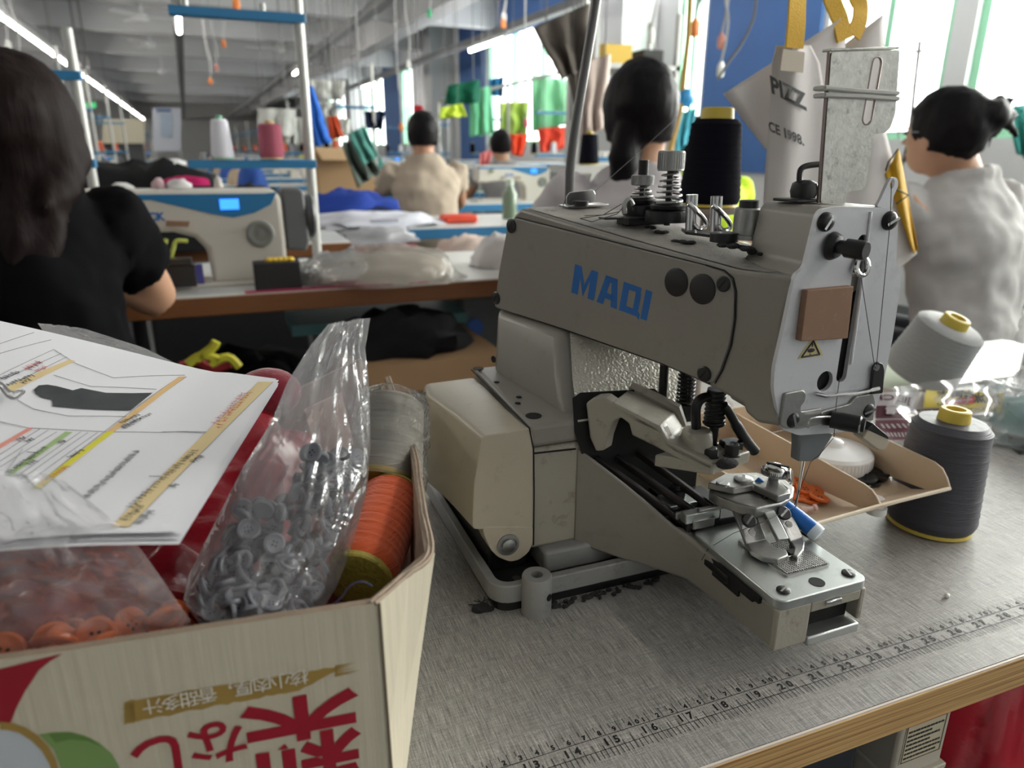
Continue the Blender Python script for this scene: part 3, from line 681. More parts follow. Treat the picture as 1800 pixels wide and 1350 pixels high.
# tab with an eye on the right shoulder
lug = [(1538, 363), (1545, 352), (1560, 318), (1568, 310), (1576, 314), (1577, 326), (1568, 345), (1566, 366)]
hole = [FP(1566, 323, -.004) + Vector((math.cos(2 * PI * k / 14) * .0018, 0, math.sin(2 * PI * k / 14) * .003)) for k in range(14)]
slot_plate(rounded([FP(u, v, -.004) for u, v in lug], .002), [hole], .0022, 'thread_lug', mface, MQ)

# --- tall zinc bracket on the head, with its slot; rubber band round it
YB = .07
brk = [(1441, 357), (1460, 92), (1580, 88), (1572, 200), (1563, 226), (1553, 234), (1534, 236), (1521, 325), (1517, 333), (1488, 337), (1484, 358)]
slot = capsule(PY(1540, 112, YB), PY(1523, 208, YB), .0038)
zb = slot_plate(rounded([PY(u, v, YB) for u, v in brk], .002), [slot], .0016, 'thread_guard_plate', mzinc, MQ)
g = B(); g.tube([p + Vector((0, -.0006, 0)) for p in slot + slot[:1]], .0006, 5); g.build('slot_shade_rim', mat('zinc_edge', (.34, .27, .25), .45, metal=.6), zb)  # dark rim added as the shade on the slot's inner wall
g = B()
def off3(p): return p + Vector((-.0005, .03, 0))
P = [PY(1460, 90, YB), PY(1581, 86, YB)]
g.prism([P[0], P[1], P[1] + Vector((0, .007, 0)), P[0] + Vector((0, .007, 0))], (0, 0, .0016)); g.build('guard_plate_top', mzinc, MQ, bevel=.0005)
P = [PY(1460, 90, YB), PY(1441, 357, YB)]
g = B(); g.prism([P[0], P[1], P[1] + Vector((0, .0018, 0)), P[0] + Vector((0, .0018, 0))], (-.0012, 0, 0)); g.build('guard_plate_flange', mat('zinc_edge', (.34, .27, .25), .45, metal=.6), MQ, bevel=.0004)
mband = mat('rubber_band', (.56, .56, .53), .7, var=.1, vscale=80)
for k, dv in enumerate((0, 13)):
    g = B(); A_ = [PY(1450, 154 + dv, YB - .002), PY(1515, 160 + dv * .7, YB - .003), PY(1578, 164 + dv * .75, YB - .002)]
    Bk = [p + Vector((0, .008, 0)) for p in A_[::-1]]
    g.tube(A_ + Bk + [A_[0]], .0014, 6); g.build('rubber_band', mband, zb)
# oil cap and bent wire on the head
p = PY(1411, 352, .078)
g = B(); g.box(p + Vector((.004, .004, 0)), (.03, .022, .002)); g.build('cap_flange', mdark, MQ, bevel=.0006)
g = B(); g.lathe([(.0075, 0), (.0085, .004), (.0075, .009), (.004, .011), (0, .011)], p + Vector((0, 0, .0015)), (0, 0, 1), 18); g.build('oil_cap', mblack, MQ)
g = B(); g.tube(smooth_path([PY(u, v, .078) for u, v in ((1407, 340), (1406, 305), (1414, 293), (1442, 289), (1455, 292))], 4), .0019, 8); g.build('bent_wire', mdark, MQ)
# --- thread tensions and guides on the dusty top
def topz(y): return lerp(.2745, .2475, (.29 - y) / .2)
def tower(u, v, y): p = PY(u, v, y); p.z = topz(y) + .001; return p
def tension(p, s, knob_h, knob_r, tall, name, label=None):
    g = B(); g.cyl(p, p + Vector((0, 0, tall)), .0022 * s, n=12)
    g.lathe([(.015 * s, 0), (.0155 * s, .004), (.015 * s, .008), (0.011 * s, .0085), (.012 * s, .0095), (.0125 * s, .012), (.0095 * s, .013), (.0095 * s, .015)], p + Vector((0, 0, .003)), (0, 0, 1), 28); g.build(name + '_discs', mdark, MQ)
    g = B(); g.coil(p + Vector((0, 0, .017)), (0, 0, 1), .0095 * s, .0036 * s, (tall - .017 - knob_h) / (.0036 * s), .0009, r2=.0048 * s); g.build(name + '_spring', mcast, MQ)
    g = B(); kz = tall - knob_h
    g.lathe([(knob_r * .95, 0), (knob_r, .0006), (knob_r, knob_h - .0006), (knob_r * .9, knob_h), (0, knob_h)], p + Vector((0, 0, kz)), (0, 0, 1), 30)
    for i in range(30):
        a = 2 * PI * i / 30; g.box(p + Vector((math.cos(a) * knob_r, math.sin(a) * knob_r, kz + knob_h / 2)), (.0007, .0007, knob_h * .8), Euler((0, 0, a)))
    return g.build(name + '_knob', mcast, MQ)
p1_ = PY(1172, 397, .185); p1_.z = PY(1175, 396, .185).z
tension(p1_, 1.12, .0145, .0098, .0545, 'upper_tension')
p2_ = PY(1126, 385, .215); g = B(); g.cyl(p2_ + Vector((0, 0, .03)), p2_ + Vector((0, 0, .045)), .004, n=14); g.build('tension_stem', mdark, MQ)
tension(p2_, .95, .008, .0088, .034, 'small_tension')
g = B(); q = PY(1115, 392, .205); g.box(q + Vector((.006, 0, .002)), (.034, .018, .006)); g.box(q + Vector((-.012, .004, .004)), (.03, .012, .0015)); g.build('tension_base', mdark, MQ, bevel=.0008)
g = B(); g.tube(smooth_path([PY(u, v, .2) for u, v in ((1098, 375), (1098, 360), (1106, 351), (1112, 360))], 4), .0022, 8); g.build('thread_hook', mcast, MQ)
for u, v0, v1, y in ((1214, 405, 342, .16), (1257, 408, 345, .14)):
    g = B(); a = PY(u, v0, y); b_ = PY(u + 3, v1, y); g.cyl(a, b_, .0042, n=16)
    g.tube(smooth_path([PY(u - 4, v1 + 16, y - .004), PY(u + 8, v1 + 26, y - .006), PY(u + 24, v1 + 44, y - .006), PY(u + 26, v1 + 56, y - .006), PY(u + 14, v1 + 60, y - .006), PY(u + 6, v1 + 52, y - .004)], 4), .0017, 8)
    g.build('thread_post', mchrome, MQ)
g = B(); a = PY(1205, 407, .155); b_ = PY(1290, 418, .12); g.prism([a, b_, b_ + Vector((.01, .02, 0)), a + Vector((.01, .02, 0))], (0, 0, -.002)); g.build('post_plate', mdark, MQ, bevel=.0004)
g = B(); g.lathe([(.0095, 0), (.0095, .006), (.009, .0065), (0, .0065)], PY(1272, 425, .12), (0, 0, 1), 22); g.build('black_nut', mblack, MQ, bevel=.0004)
p = PY(1311, 420, .115)
g = B(); g.lathe([(.011, 0), (.011, .003), (.0095, .0035), (.0095, .02), (.0085, .021), (0, .021)], p, (0, 0, 1), 24); g.build('oil_pot', mcast, MQ)
g = B(); g.lathe([(.0068, 0), (.0068, .005), (.006, .0055), (0, .0055)], p + Vector((0, 0, .0205)), (0, 0, 1), 22); g.build('oil_pot_cap', mblack, MQ)
g = B(); g.box(PY(1335, 402, .11), (.012, .012, .009)); g.cyl(PY(1332, 425, .112), PY(1334, 404, .112), .004); g.build('side_nut', mdark, MQ, bevel=.0006)
g = B()
rnd = random.Random(3)
for u, v, y, r in ((1205, 425, .15, .006), (1275, 432, .11, .007), (1305, 436, .1, .006), (1325, 440, .1, .006), (1160, 408, .18, .005), (1140, 400, .19, .005), (1335, 445, .095, .005)):
    c = PY(u, v, y)
    for _ in range(5): g.ball(c + Vector((rnd.uniform(-r, r), rnd.uniform(-r, r), 0)), (r * .6, r * .6, r * .25), 8, 5)
tag(g.build('lint', mlint, MQ), kind='stuff')
# rear three-hole thread guide
g = B(); yg = .27
g.prism(rounded([PY(u, v, yg) for u, v in ((996, 345), (1002, 338), (1043, 333), (1047, 340), (1046, 356), (1001, 362), (995, 358))], .0015), (0, .0015, 0))
a = PY(998, 366, yg); b_ = PY(1070, 362, yg); g.prism([a, b_, b_ + Vector((.0, .018, 0)), a + Vector((0, .018, 0))], (0, 0, .0018)); g.build('rear_thread_guide', mchrome, MQ, bevel=.0004)
g = B(); g.lathe([(.006, 0), (.006, .004), (0, .004)], PY(1022, 362, yg - .002), (0, 0, 1), 16); g.build('guide_screw', mdark, MQ)
thread([PY(1090, 372, .21), PY(1060, 378, .22), PY(1020, 384, .2), PY(1040, 390, .18), PY(1085, 376, .2), PY(1106, 352, .2)], r=.0003)
thread([PY(1104, 352, .2), PY(1060, 378, .23), PY(1000, 380, .26), PY(988, 368, .28), PY(996, 345, .28)], r=.0003)
thread([PY(1046, 336, .275), PY(1130, 262, .4), PY(1240, 160, .7)], r=.0003)

# --- gear cover on the left
fr_px = [(846, 767), (931, 753), (937, 770), (937, 955), (929, 972), (912, 985), (896, 988), (876, 980), (862, 966), (851, 942), (848, 931), (829, 931), (832, 850)]
F_ = rounded([PY(u, v, YF - .003) for u, v in fr_px], .004, 3)
def shiftring(F_, dy, dx, sx, sz, z0=.03):
    out = []; cx = .394
    for p in F_:
        z = p.z if p.z > .06 else p.z
        out.append(Vector((cx + (p.x - cx) * sx + dx, p.y + dy, z0 + (z - z0) * sz)))
    return out
up = rounded([PY(u, v, YF - .003) for u, v in [(846, 767), (931, 753), (937, 770), (936, 931), (829, 931), (832, 850)]], .004, 3)
g = B(); g.loft([[p + Vector((.0005, 0, 0)) for p in up], [Vector((.3955 + (p.x - .3955) * 1.10, p.y + .05, p.z)) for p in up], [Vector((.399 + (p.x - .3955) * 1.38, p.y + .105, p.z - .001)) for p in up], [Vector((.401 + (p.x - .3955) * 1.25, p.y + .142, .095 + (p.z - .095) * .9)) for p in up]])
gc = g.build('gear_cover', mcover, MQ, bevel=.005, bseg=4, ang=50)
tabp = rounded([PY(u, v, YF - .0034) for u, v in [(848, 926), (937, 926), (937, 955), (929, 972), (912, 985), (896, 988), (876, 980), (862, 966), (851, 942)]], .003, 3)
g = B(); g.prism(tabp, (0, .02, 0)); g.build('gear_cover_tab', mcover, MQ, bevel=.0012)
p = PY(893, 957, YF - .0034)
g = B(); g.lathe([(.0088, 0), (.0088, .0012), (.0066, .0014), (.0064, .0004), (.0052, .0004), (.0052, .0026), (.0046, .003), (0, .003)], p, YV, 24); g.build('cover_bolt', mcast, MQ)
g = B(); g.tube([PY(u, v, YF - .0032) for u, v in ((931, 754), (938, 790), (939, 860), (938, 958))], .0006, 5); g.tube([PZ(u, v, ZL + .0008) for u, v in ((931, 753), (880, 702), (829, 650))], .0006, 5)
g.tube([PY(u, v, YF - .0004) for u, v in ((938, 797), (975, 793), (1012, 789))], .0007, 5); g.build('cover_gap', mhole, MQ)
# --- base tray, hinge post, dark gap
x0, x1, y0, y1 = .356, .565, .1275, .338
g = B(); g.prism(rrect(x0 + .004, y0 + .004, x1 - .004, y1 - .004, .012, .0), (0, 0, .01)); g.build('rubber_foot', mblack, MQ)
out_ = rrect(x0, y0, x1, y1, .016, .009, 5); inn = rrect(x0 + .007, y0 + .007, x1 - .007, y1 - .007, .010, .009, 5)
g = B(); h = Vector((0, 0, .0145)); n = len(out_)
g.add(out_ + inn + [p + h for p in out_] + [p + h for p in inn], sum([[(i, (i + 1) % n, 2 * n + (i + 1) % n, 2 * n + i), (n + (i + 1) % n, n + i, 3 * n + i, 3 * n + (i + 1) % n), (2 * n + i, 2 * n + (i + 1) % n, 3 * n + (i + 1) % n, 3 * n + i), (n + i, n + (i + 1) % n, (i + 1) % n, i)] for i in range(n)], []))
g.build('base_tray', mgreyp, MQ, bevel=.001)
g = B(); g.prism(rrect(x0 + .006, y0 + .006, x1 - .006, y1 - .006, .01, .009), (0, 0, .004)); g.build('tray_floor', mhole, MQ)
g = B(); g.span((.405, .147, .013), (.55, .31, .033)); g.build('body_foot', mgreyp, MQ, bevel=.003)
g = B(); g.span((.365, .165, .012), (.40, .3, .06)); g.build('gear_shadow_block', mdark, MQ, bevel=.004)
p = Vector((.3885, .1245, 0))
g = B(); g.lathe([(.0112, 0), (.0112, .030), (.0104, .0315), (.0045, .0315), (.0045, .026), (0, .026)], p, (0, 0, 1), 28); hp = g.build('hinge_post', mgreyp, MQ)
g = B(); g.lathe([(.0044, 0), (0, .0001)], p + Vector((0, 0, .0262)), (0, 0, 1), 16); q = p + Vector((.0058, -.0098, .0165)); g.lathe([(.0027, 0), (.0027, .0006), (0, .0006)], q, Vector((.5, -.85, 0)), 16); g.build('post_hole', mhole, hp)
g = B(); g.lathe([(.006, 0), (.006, .006), (.0035, .0065), (.0035, .009), (0, .009)], Vector((.378, .139, .013)), (0, 0, 1), 6); g.build('base_bolt', mdark, MQ)
# lint against the base
rnd = random.Random(11); g = B()
for k in range(46):
    x = lerp(.395, .495, rnd.random()); y = .1255 + rnd.uniform(-.006, .0025); g.ball((x, y, .0016), (rnd.uniform(.0012, .004), rnd.uniform(.001, .0022), .0016), 7, 5)
for k in range(40): g.ball((lerp(.42, .51, rnd.random()), .139 + rnd.uniform(-.003, .004), .015), (.004, .003, .002), 7, 5)
tag(g.build('base_lint', mlint, MQ), kind='stuff')
# ================================================================ the work table
mlam = mat('linen_laminate', (0.27, 0.265, 0.255), 0.42)
nt = mlam.node_tree; N = nt.nodes; L = nt.links; b_ = N['Principled BSDF']
tc = N.new('ShaderNodeTexCoord')
def wv(sx, sy, lo, hi):
    mp = N.new('ShaderNodeMapping'); mp.inputs['Scale'].default_value = (sx, sy, 1); L.new(tc.outputs['Object'], mp.inputs['Vector'])
    n_ = N.new('ShaderNodeTexNoise'); n_.inputs['Scale'].default_value = 1; n_.inputs['Detail'].default_value = 3; n_.inputs['Roughness'].default_value = .7; L.new(mp.outputs[0], n_.inputs['Vector'])
    r = N.new('ShaderNodeMapRange'); r.inputs[1].default_value = .3; r.inputs[2].default_value = .7; r.inputs[3].default_value = lo; r.inputs[4].default_value = hi; L.new(n_.outputs['Fac'], r.inputs[0]); return r.outputs[0]
w1 = wv(1300, 50, .42, 1.48); w2 = wv(60, 1500, .72, 1.25); w3 = wv(900, 900, .75, 1.2)
m1 = N.new('ShaderNodeMath'); m1.operation = 'MULTIPLY'; L.new(w1, m1.inputs[0]); L.new(w2, m1.inputs[1])
m2 = N.new('ShaderNodeMath'); m2.operation = 'MULTIPLY'; L.new(m1.outputs[0], m2.inputs[0]); L.new(w3, m2.inputs[1])
vm = N.new('ShaderNodeVectorMath'); vm.operation = 'SCALE'; vm.inputs[0].default_value = (0.36, 0.345, 0.325); L.new(m2.outputs[0], vm.inputs['Scale']); L.new(vm.outputs[0], b_.inputs['Base Color'])
mwood = mat('edge_wood', (0.52, 0.30, 0.11), 0.45)
nt = mwood.node_tree; N = nt.nodes; L = nt.links; b_ = N['Principled BSDF']; tc = N.new('ShaderNodeTexCoord')
mp = N.new('ShaderNodeMapping'); mp.inputs['Scale'].default_value = (6, 60, 700); L.new(tc.outputs['Object'], mp.inputs['Vector'])
n_ = N.new('ShaderNodeTexNoise'); n_.inputs['Scale'].default_value = 1; n_.inputs['Detail'].default_value = 3; L.new(mp.outputs[0], n_.inputs['Vector'])
rp = N.new('ShaderNodeValToRGB'); rp.color_ramp.elements[0].position = .36; rp.color_ramp.elements[0].color = (.33, .16, .05, 1); rp.color_ramp.elements[1].position = .56; rp.color_ramp.elements[1].color = (.66, .42, .17, 1); L.new(n_.outputs['Fac'], rp.inputs[0]); L.new(rp.outputs[0], b_.inputs['Base Color'])
mink = mat('ruler_ink', (.012, .012, .012), .6)
YE = -.0385
TBX0, TBX1 = -.62, 1.52
WT = thing('work_table', 'grey linen-patterned sewing table with a printed ruler along its wooden front edge', 'table', (.4, .25, FLOOR))
g = B(); g.span((TBX0, YE, -.0012), (TBX1, .56, 0)); g.build('table_top', mlam, WT, smooth=False)
g = B(); g.span((TBX0, YE + .001, -.027), (TBX1, .56, -.0012)); g.build('top_core', mwood, WT, smooth=False)
g = B(); g.span((TBX0, YE - .0022, -.027), (TBX1, YE, -.0016)); g.build('edge_band', mwood, WT, bevel=.0006)
g = B(); g.span((TBX0, YE - .0016, -.0022), (TBX1, YE - .0002, -.0004)); g.build('edge_lip', mat('edge_white', (.78, .70, .62), .4), WT, smooth=False)
mleg = mat('table_leg_steel', (.42, .43, .43), .45, metal=.3)
for x in (TBX0 + .12, TBX1 - .12):
    for y in (.08, .48):
        g = B(); g.span((x - .02, y - .02, FLOOR), (x + .02, y + .02, -.027)); g.build('leg', mleg, WT, bevel=.003)
g = B(); g.span((TBX0 + .12, .46, FLOOR + .2), (TBX1 - .12, .5, FLOOR + .24)); g.build('stretcher', mleg, WT, bevel=.003)
# printed ruler: centimetres on the upper line, inches on the lower one
g = B(); zr = .0003; D = -.0093
def bar(x0, y0, x1, y1, w=.00042):
    a = Vector((x0, y0, zr)); c = Vector((x1, y1, zr)); d = (c - a).normalized(); s = Vector((-d.y, d.x, 0)) * w / 2
    g.add([a - s, c - s, c + s, a + s], [(0, 1, 2, 3)])
bar(.27, 0, .86, 0); bar(.27, D, .86, D)
for k in range(27, 87):
    x = k * .01; bar(x, 0, x, .0078)
    bar(x + .005, .0042, x + .005, .0078)
    s = str(k % 10) if k % 10 else None
    if s: put_text(g, s, .0046, (x - .0030, .0025, zr), (1, 0, 0), (0, 1, 0), .00022)
    else:
        put_text(g, str(k // 10), .0046, (x - .0026, .0025, zr), (1, 0, 0), (0, 1, 0), .00022); put_text(g, '0', .0046, (x + .0026, .0025, zr), (1, 0, 0), (0, 1, 0), .00022)
for k in range(11, 34):
    x = k * .0254; bar(x, 0 - .001, x, D - .0065, .00045)
    d0, d1 = str(k)[0], str(k)[1]
    put_text(g, d0, .0072, (x - .0032, D * .53, zr), (1, 0, 0), (0, 1, 0), .0003); put_text(g, d1, .0072, (x + .0036, D * .53, zr), (1, 0, 0), (0, 1, 0), .0003)
    for i in range(1, 8):
        xx = x + i * .0254 / 8; bar(xx, D + (.0052 if i == 4 else .003 if i in (2, 6) else 0), xx, D - .0058, .00045)
g.build('ruler_print', mink, WT, smooth=False)
# crumbs on the table
rnd = random.Random(5)
g = B(); c = PZ(845, 1069, .002); g.ball(c, (.0075, .0045, .0035), 10, 6); g.ball(c + Vector((.006, -.002, -.001)), (.0045, .003, .002), 8, 5)
for i in range(16): g.tube([c + Vector((rnd.uniform(-.006, .006), rnd.uniform(-.004, .004), .001)), c + Vector((rnd.uniform(-.009, .009), rnd.uniform(-.006, .006), rnd.uniform(.001, .006)))], .0004, 4)
tag(g.build('lint_ball', mlint), 'dark lint ball lying on the table left of the hinge post', 'lint')
g = B(); g.ball(PZ(1665, 1047, .0018), (.0024, .002, .0018), 8, 6); tag(g.build('white_crumb', mat('white_bit', (.8, .78, .72), .5)), 'tiny white crumb on the table above the number twenty-seven', 'crumb')

# ================================================================ button tray and its contents
mtray = mat('tray_plastic', (0.56, 0.435, 0.31), 0.45, var=0.08, vscale=20, dirt=(0.14, 0.09, 0.06), dscale=45, damt=0.5)
ZT, ZF = .062, .045      # lip and floor heights
TR = thing('button_tray', 'beige two-compartment plastic tray with raised walls fixed beside the sewing machine', 'tray', (.68, .16, 0))
A_, B_, C_ = PZ(1404, 928, ZT), PZ(1548, 887, ZT), PZ(1670, 857, ZT)
TD = .185
def tz(dy): return lerp(ZT, ZF, min(1, max(0, dy / .034)) ** .8)
def lip_y(x): return lerp(A_.y, C_.y, (x - A_.x) / (C_.x - A_.x))
def TP(u, v, up=0.0):
    z = .05
    for _ in range(12): p = PZ(u, v, z); z = lerp(z, tz(p.y - lip_y(p.x)) + up, .6)
    return p
g = B(); dys = [0, .006, .012, .02, .027, .034, .1, TD]
g.loft([[Vector((x, lip_y(x) + d, tz(d) - th)) for x in (A_.x, C_.x) for th in ((0, .002) if x == A_.x else (.002, 0))] for d in dys]); g.build('tray_floor', mtray, TR, ang=20)
g = B(); g.tube([A_ + Vector((0, 0, -.0008)), B_ + Vector((0, 0, -.0008)), C_ + Vector((0, 0, -.0008))], .0017, 8); g.build('tray_lip', mat('tray_edge', (.68, .58, .44), .45), TR)
def twall(p, name, top, th=.0022):
    rings = []
    for d, zt in ((0, ZT - .001), (.004, ZT + (top - ZT) * .45), (.010, ZT + (top - ZT) * .85), (.018, top), (.09, top + .002), (TD, top + .004)):
        z0 = tz(d) - .001; c = Vector((p.x, p.y + d, 0)); s = Vector((th / 2, 0, 0))
        rings.append([c - s + Vector((0, 0, z0)), c + s + Vector((0, 0, z0)), c + s + Vector((0, 0, max(zt, z0 + .0015))), c - s + Vector((0, 0, max(zt, z0 + .0015)))])
    b = B(); b.loft(rings); return b.build(name, mtray, TR, bevel=.0005)
twall(B_, 'tray_wall', .072); twall(C_, 'tray_wall', .078); twall(A_, 'tray_wall', .066)
P0, P1 = A_ + Vector((0, TD, ZF - ZT)), C_ + Vector((0, TD, ZF - ZT))
g = B(); g.prism([P0, P1, P1 + Vector((0, .0025, 0)), P0 + Vector((0, .0025, 0))], (0, 0, .036)); g.build('tray_back', mtray, TR, bevel=.0008)
g = B(); p = PZ(1562, 890, ZT - .014); g.cyl((p.x, p.y + .012, ZT - .012), (p.x, p.y + .012, ZT - .020), .0062, n=14); g.cyl((p.x + .001, p.y + .012, ZT - .020), (p.x + .001, p.y + .012, ZT - .026), .0085, n=14); g.build('tray_peg', mat('white_plastic', (.78, .78, .76), .4), TR)
g = B(); g.span((.5772, A_.y + .06, .036), (A_.x + .06, A_.y + .08, ZF - .002)); g.build('tray_bracket', mdark, TR, bevel=.0005)
g = B(); q = Vector((lerp(B_.x, C_.x, .4), C_.y + .15, 0)); g.cyl((q.x, q.y, 0), (q.x, q.y, ZF - .002), .005, n=12); g.build('tray_foot', mdark, TR)
# round lidded box
mwp = mat('milky_plastic', (.80, .80, .80), .35, spec=.4)
rj = .033; p = TP(1490, 856); jx, jy, jz = p.x + .016, p.y + .036, ZF + .0006
JR = thing('round_pot', 'white round plastic pot with a knobbed screw lid standing in the beige tray', 'pot', (jx, jy, jz))
g = B(); g.lathe([(rj * .97, 0), (rj, .003), (rj, .008)], (jx, jy, jz), (0, 0, 1), 40); g.build('pot_body', mwp, JR)
g = B(); g.lathe([(rj + .0012, .0), (rj + .0012, .010), (rj * .96, .0128), (rj * .6, .0145), (.008, .0155), (0.0075, .0195), (.005, .0212), (0, .0214)], (jx, jy, jz + .0075), (0, 0, 1), 48)
for i in range(60):
    a = 2 * PI * i / 60; g.box((jx + math.cos(a) * (rj + .0013), jy + math.sin(a) * (rj + .0013), jz + .0122), (.0008, .0008, .008), Euler((0, 0, a)))
g.build('pot_lid', mwp, JR)
# buttons
def button_mesh(r, h, m, name):
    g = B(); g.lathe([(r * .9, 0), (r, h * .3), (r, h * .8), (r * .85, h), (r * .62, h * .75), (r * .55, h * .7), (0, h * .7)], (0, 0, 0), (0, 0, 1), 22)
    g.cur = 1
    for a in range(4):
        q = Vector((math.cos(a * PI / 2 + .7), math.sin(a * PI / 2 + .7), 0)) * r * .24; g.lathe([(r * .1, 0), (0, .0001)], q + Vector((0, 0, h * .73)), (0, 0, 1), 8)
    return g.mesh(name, [m, mhole])
mob = mat('orange_button', (.75, .16, .03), .35); mbb = mat('black_button', (.01, .01, .011), .3)
bo = button_mesh(.0085, .003, mob, 'orange_button'); bb = button_mesh(.0085, .003, mbb, 'black_button')
def put(me, name, loc, tilt, label, cat, group):
    o = bpy.data.objects.new(name, me); COL.objects.link(o); o.location = loc; o.rotation_euler = tilt; return tag(o, label, cat, group)
for i, (u, v, z, t) in enumerate(((1425, 880, 0, 0), (1440, 877, .003, .2), (1405, 875, 0, 0), (1415, 862, .003, -.15), (1395, 860, .001, .2), (1430, 865, 0, .1), (1385, 868, 0, 0), (1402, 850, .0025, .25))):
    p = TP(u, v, z + .0006); put(bo, 'orange_button', p, (t, t * .5, i), 'orange four-hole button loose in the front of the beige tray', 'button', 'orange buttons in the tray')
for i, (u, v, z, t) in enumerate(((1530, 850, 0, 0), (1542, 840, .002, .2), (1548, 835, 0, .1), (1536, 832, .002, -.2), (1525, 845, .003, .2), (1515, 853, 0, 0))):
    p = TP(u, v, z + .0006); put(bb, 'black_button', p, (t, t * .5, i), 'black button beside the white pot in the beige tray', 'button', 'black buttons in the tray')
p = PZ(1422, 938, .0004); put(bb, 'black_button', p, (0, 0, 0), 'black button lying on the table under the front edge of the beige tray', 'button', None)
p = TP(1408, 897, .0032); g = B(); g.lathe([(.003, 0), (.003, .004), (.0018, .0045), (.0018, .011), (.003, .0115), (.003, .0135), (0, .0135)], p, (.9, -.2, .1), 12); tag(g.build('toggle_end', mat('pale_pink_plastic', (.75, .55, .5), .4)), 'pale pink plastic peg among the orange buttons in the tray', 'peg')
# blue tube lying over the tray edge
a = PZ(1385, 893, .075); b2 = PZ(1414, 918, .0685)
PN = thing('blue_tube', 'blue tube with a clear cap resting beside the sewing machine clamp', 'tube', a)
g = B(); d = (b2 - a).normalized(); g.cyl(a - d * .03, a + d * .022, .0034, .0062, n=18); g.build('barrel', mat('tube_blue', (.02, .17, .6), .35), PN)
g = B(); g.lathe([(.0062, 0), (.0066, .003), (.006, .006), (.0035, .0068), (0, .0068)], a + d * .022, d, 18); g.build('cap', mat('clear_cap', (.75, .82, .88), .15), PN)
# ================================================================ thread cones
def cone(name, label, base, axis, r0, r1, h, m, core, group=None, foot=True, topc=.010, cr=.42):
    """a wound thread cone: winding, core rim below, core neck above"""
    base = Vector(base); q = Vector(axis).normalized()
    t = thing(name, label, 'thread cone', base, 0, group)
    g = B(); n = 34; prof = [(0, .004)]
    for i in range(n + 1):
        s = i / n; r = lerp(r0, r1, s)
        if s < .06: r *= .9 + .1 * (s / .06)
        if s > .95: r = lerp(r, r1 * .86, (s - .95) / .05)
        prof.append((r + .0004 * math.sin(i * 2.4), .004 + s * h))
    prof.append((r1 * .5, .004 + h + .0005)); prof.append((0, .004 + h))
    g.lathe(prof, base, q, 40); w = g.build('winding', m, t)
    if foot: g = B(); g.lathe([(r0 * .88, 0), (r0 * .92, .001), (r0 * .9, .0046), (0, .0046)], base, q, 32); g.build('core_rim', core, t); g = B()
    g = B(); k = r1 * cr; g.lathe([(k, 0), (k * .94, topc), (k * .86, topc + .001), (k * .6, topc + .001), (k * .55, topc - .007), (0, topc - .007)], base + q * (.004 + h), q, 28)
    g.build('core', core, t); return t
mslate = mat('slate_thread', (.048, .048, .062), .5, bump=.5, bscale=1, stretch=(60, 60, 1400))
mlgrey = mat('grey_thread', (.36, .37, .37), .7, bump=.6, bscale=1, stretch=(60, 60, 1400), sheen=.3)
mblk = mat('navy_black_thread', (.006, .006, .011), .9, spec=.1, bump=.4, bscale=1, stretch=(60, 60, 1400))
myel = mat('yellow_core', (.62, .47, .07), .5)
p = PZ(1657, 955, 0); p = Vector((p.x + .018, p.y + .03, 0))
cone('thread_cone', 'slate grey thread cone on a yellow core standing on the table right of the tray', p, (.05, 0, 1), .0385, .0315, .098, mslate, myel, topc=.010)
CB = thing('carton_sheet', 'torn brown cardboard piece lying on the table behind the plastic packs', 'cardboard', (.95, .40, 0))
g = B(); g.box((.96, .415, .006), (.16, .10, .012), Euler((0, 0, .2))); g.build('sheet', mat('brown_card', (.30, .21, .14), .8, var=.15, vscale=40), CB, bevel=.001)
q0 = PY(1612, 655, .42); q1 = PY(1640, 566, .42)
cone('thread_cone', 'pale grey thread cone with yellow core leaning behind the plastic packs', (q0.x, .42, .0165), (q1.x - q0.x, -.03, q1.z - .0165), .052, .045, .085, mlgrey, myel, topc=.012, foot=False)
# thread stand with the grey rod behind the machine
mrod = mat('grey_rod', (.12, .118, .118), .4, metal=.4)
TS = thing('thread_stand', 'grey bent rod thread stand rising behind the cream sewing machine', 'thread stand', (.58, .47, 0))
yr = .40
pth = [PY(u, v, yr) for u, v in ((1001, 345), (1003, 290), (1012, 220), (1030, 110), (1048, 0), (1058, -90))]
pth = [Vector((pth[0].x, yr, .004)), Vector((pth[0].x, yr, .12))] + pth
g = B(); g.tube(smooth_path(pth, 6), .0048, 12); g.build('rod', mrod, TS)
g = B(); g.lathe([(.03, 0), (.03, .004), (.012, .008), (0.006, .03), (0, .03)], (pth[0].x, yr, 0), (0, 0, 1), 24); g.build('rod_base', mrod, TS)
pc = PY(1246, 352, .46)
g = B(); g.lathe([(.055, 0), (.055, .008), (.012, .010), (.008, pc.z - .012)], (pc.x, .46, 0), (0, 0, 1), 28); g.lathe([(.045, 0), (.045, .006), (0, .006)], (pc.x, .46, pc.z - .014), (0, 0, 1), 28); g.build('cone_holder', mat('holder_brown', (.25, .21, .18), .6), TS)
g = B(); g.span((pth[0].x, .395, .0), (pc.x, .47, .006)); g.build('stand_foot', mrod, TS, bevel=.001)
pt = PY(1262, 196, .46)
cone('thread_cone', 'black thread cone with a yellow core standing behind the machine head', (pc.x, .46, pc.z - .0078), (pt.x - pc.x, 0, pt.z - pc.z), .0375, .0285, (pt.z - pc.z) - .005, mblk, myel, topc=.012, cr=.68)

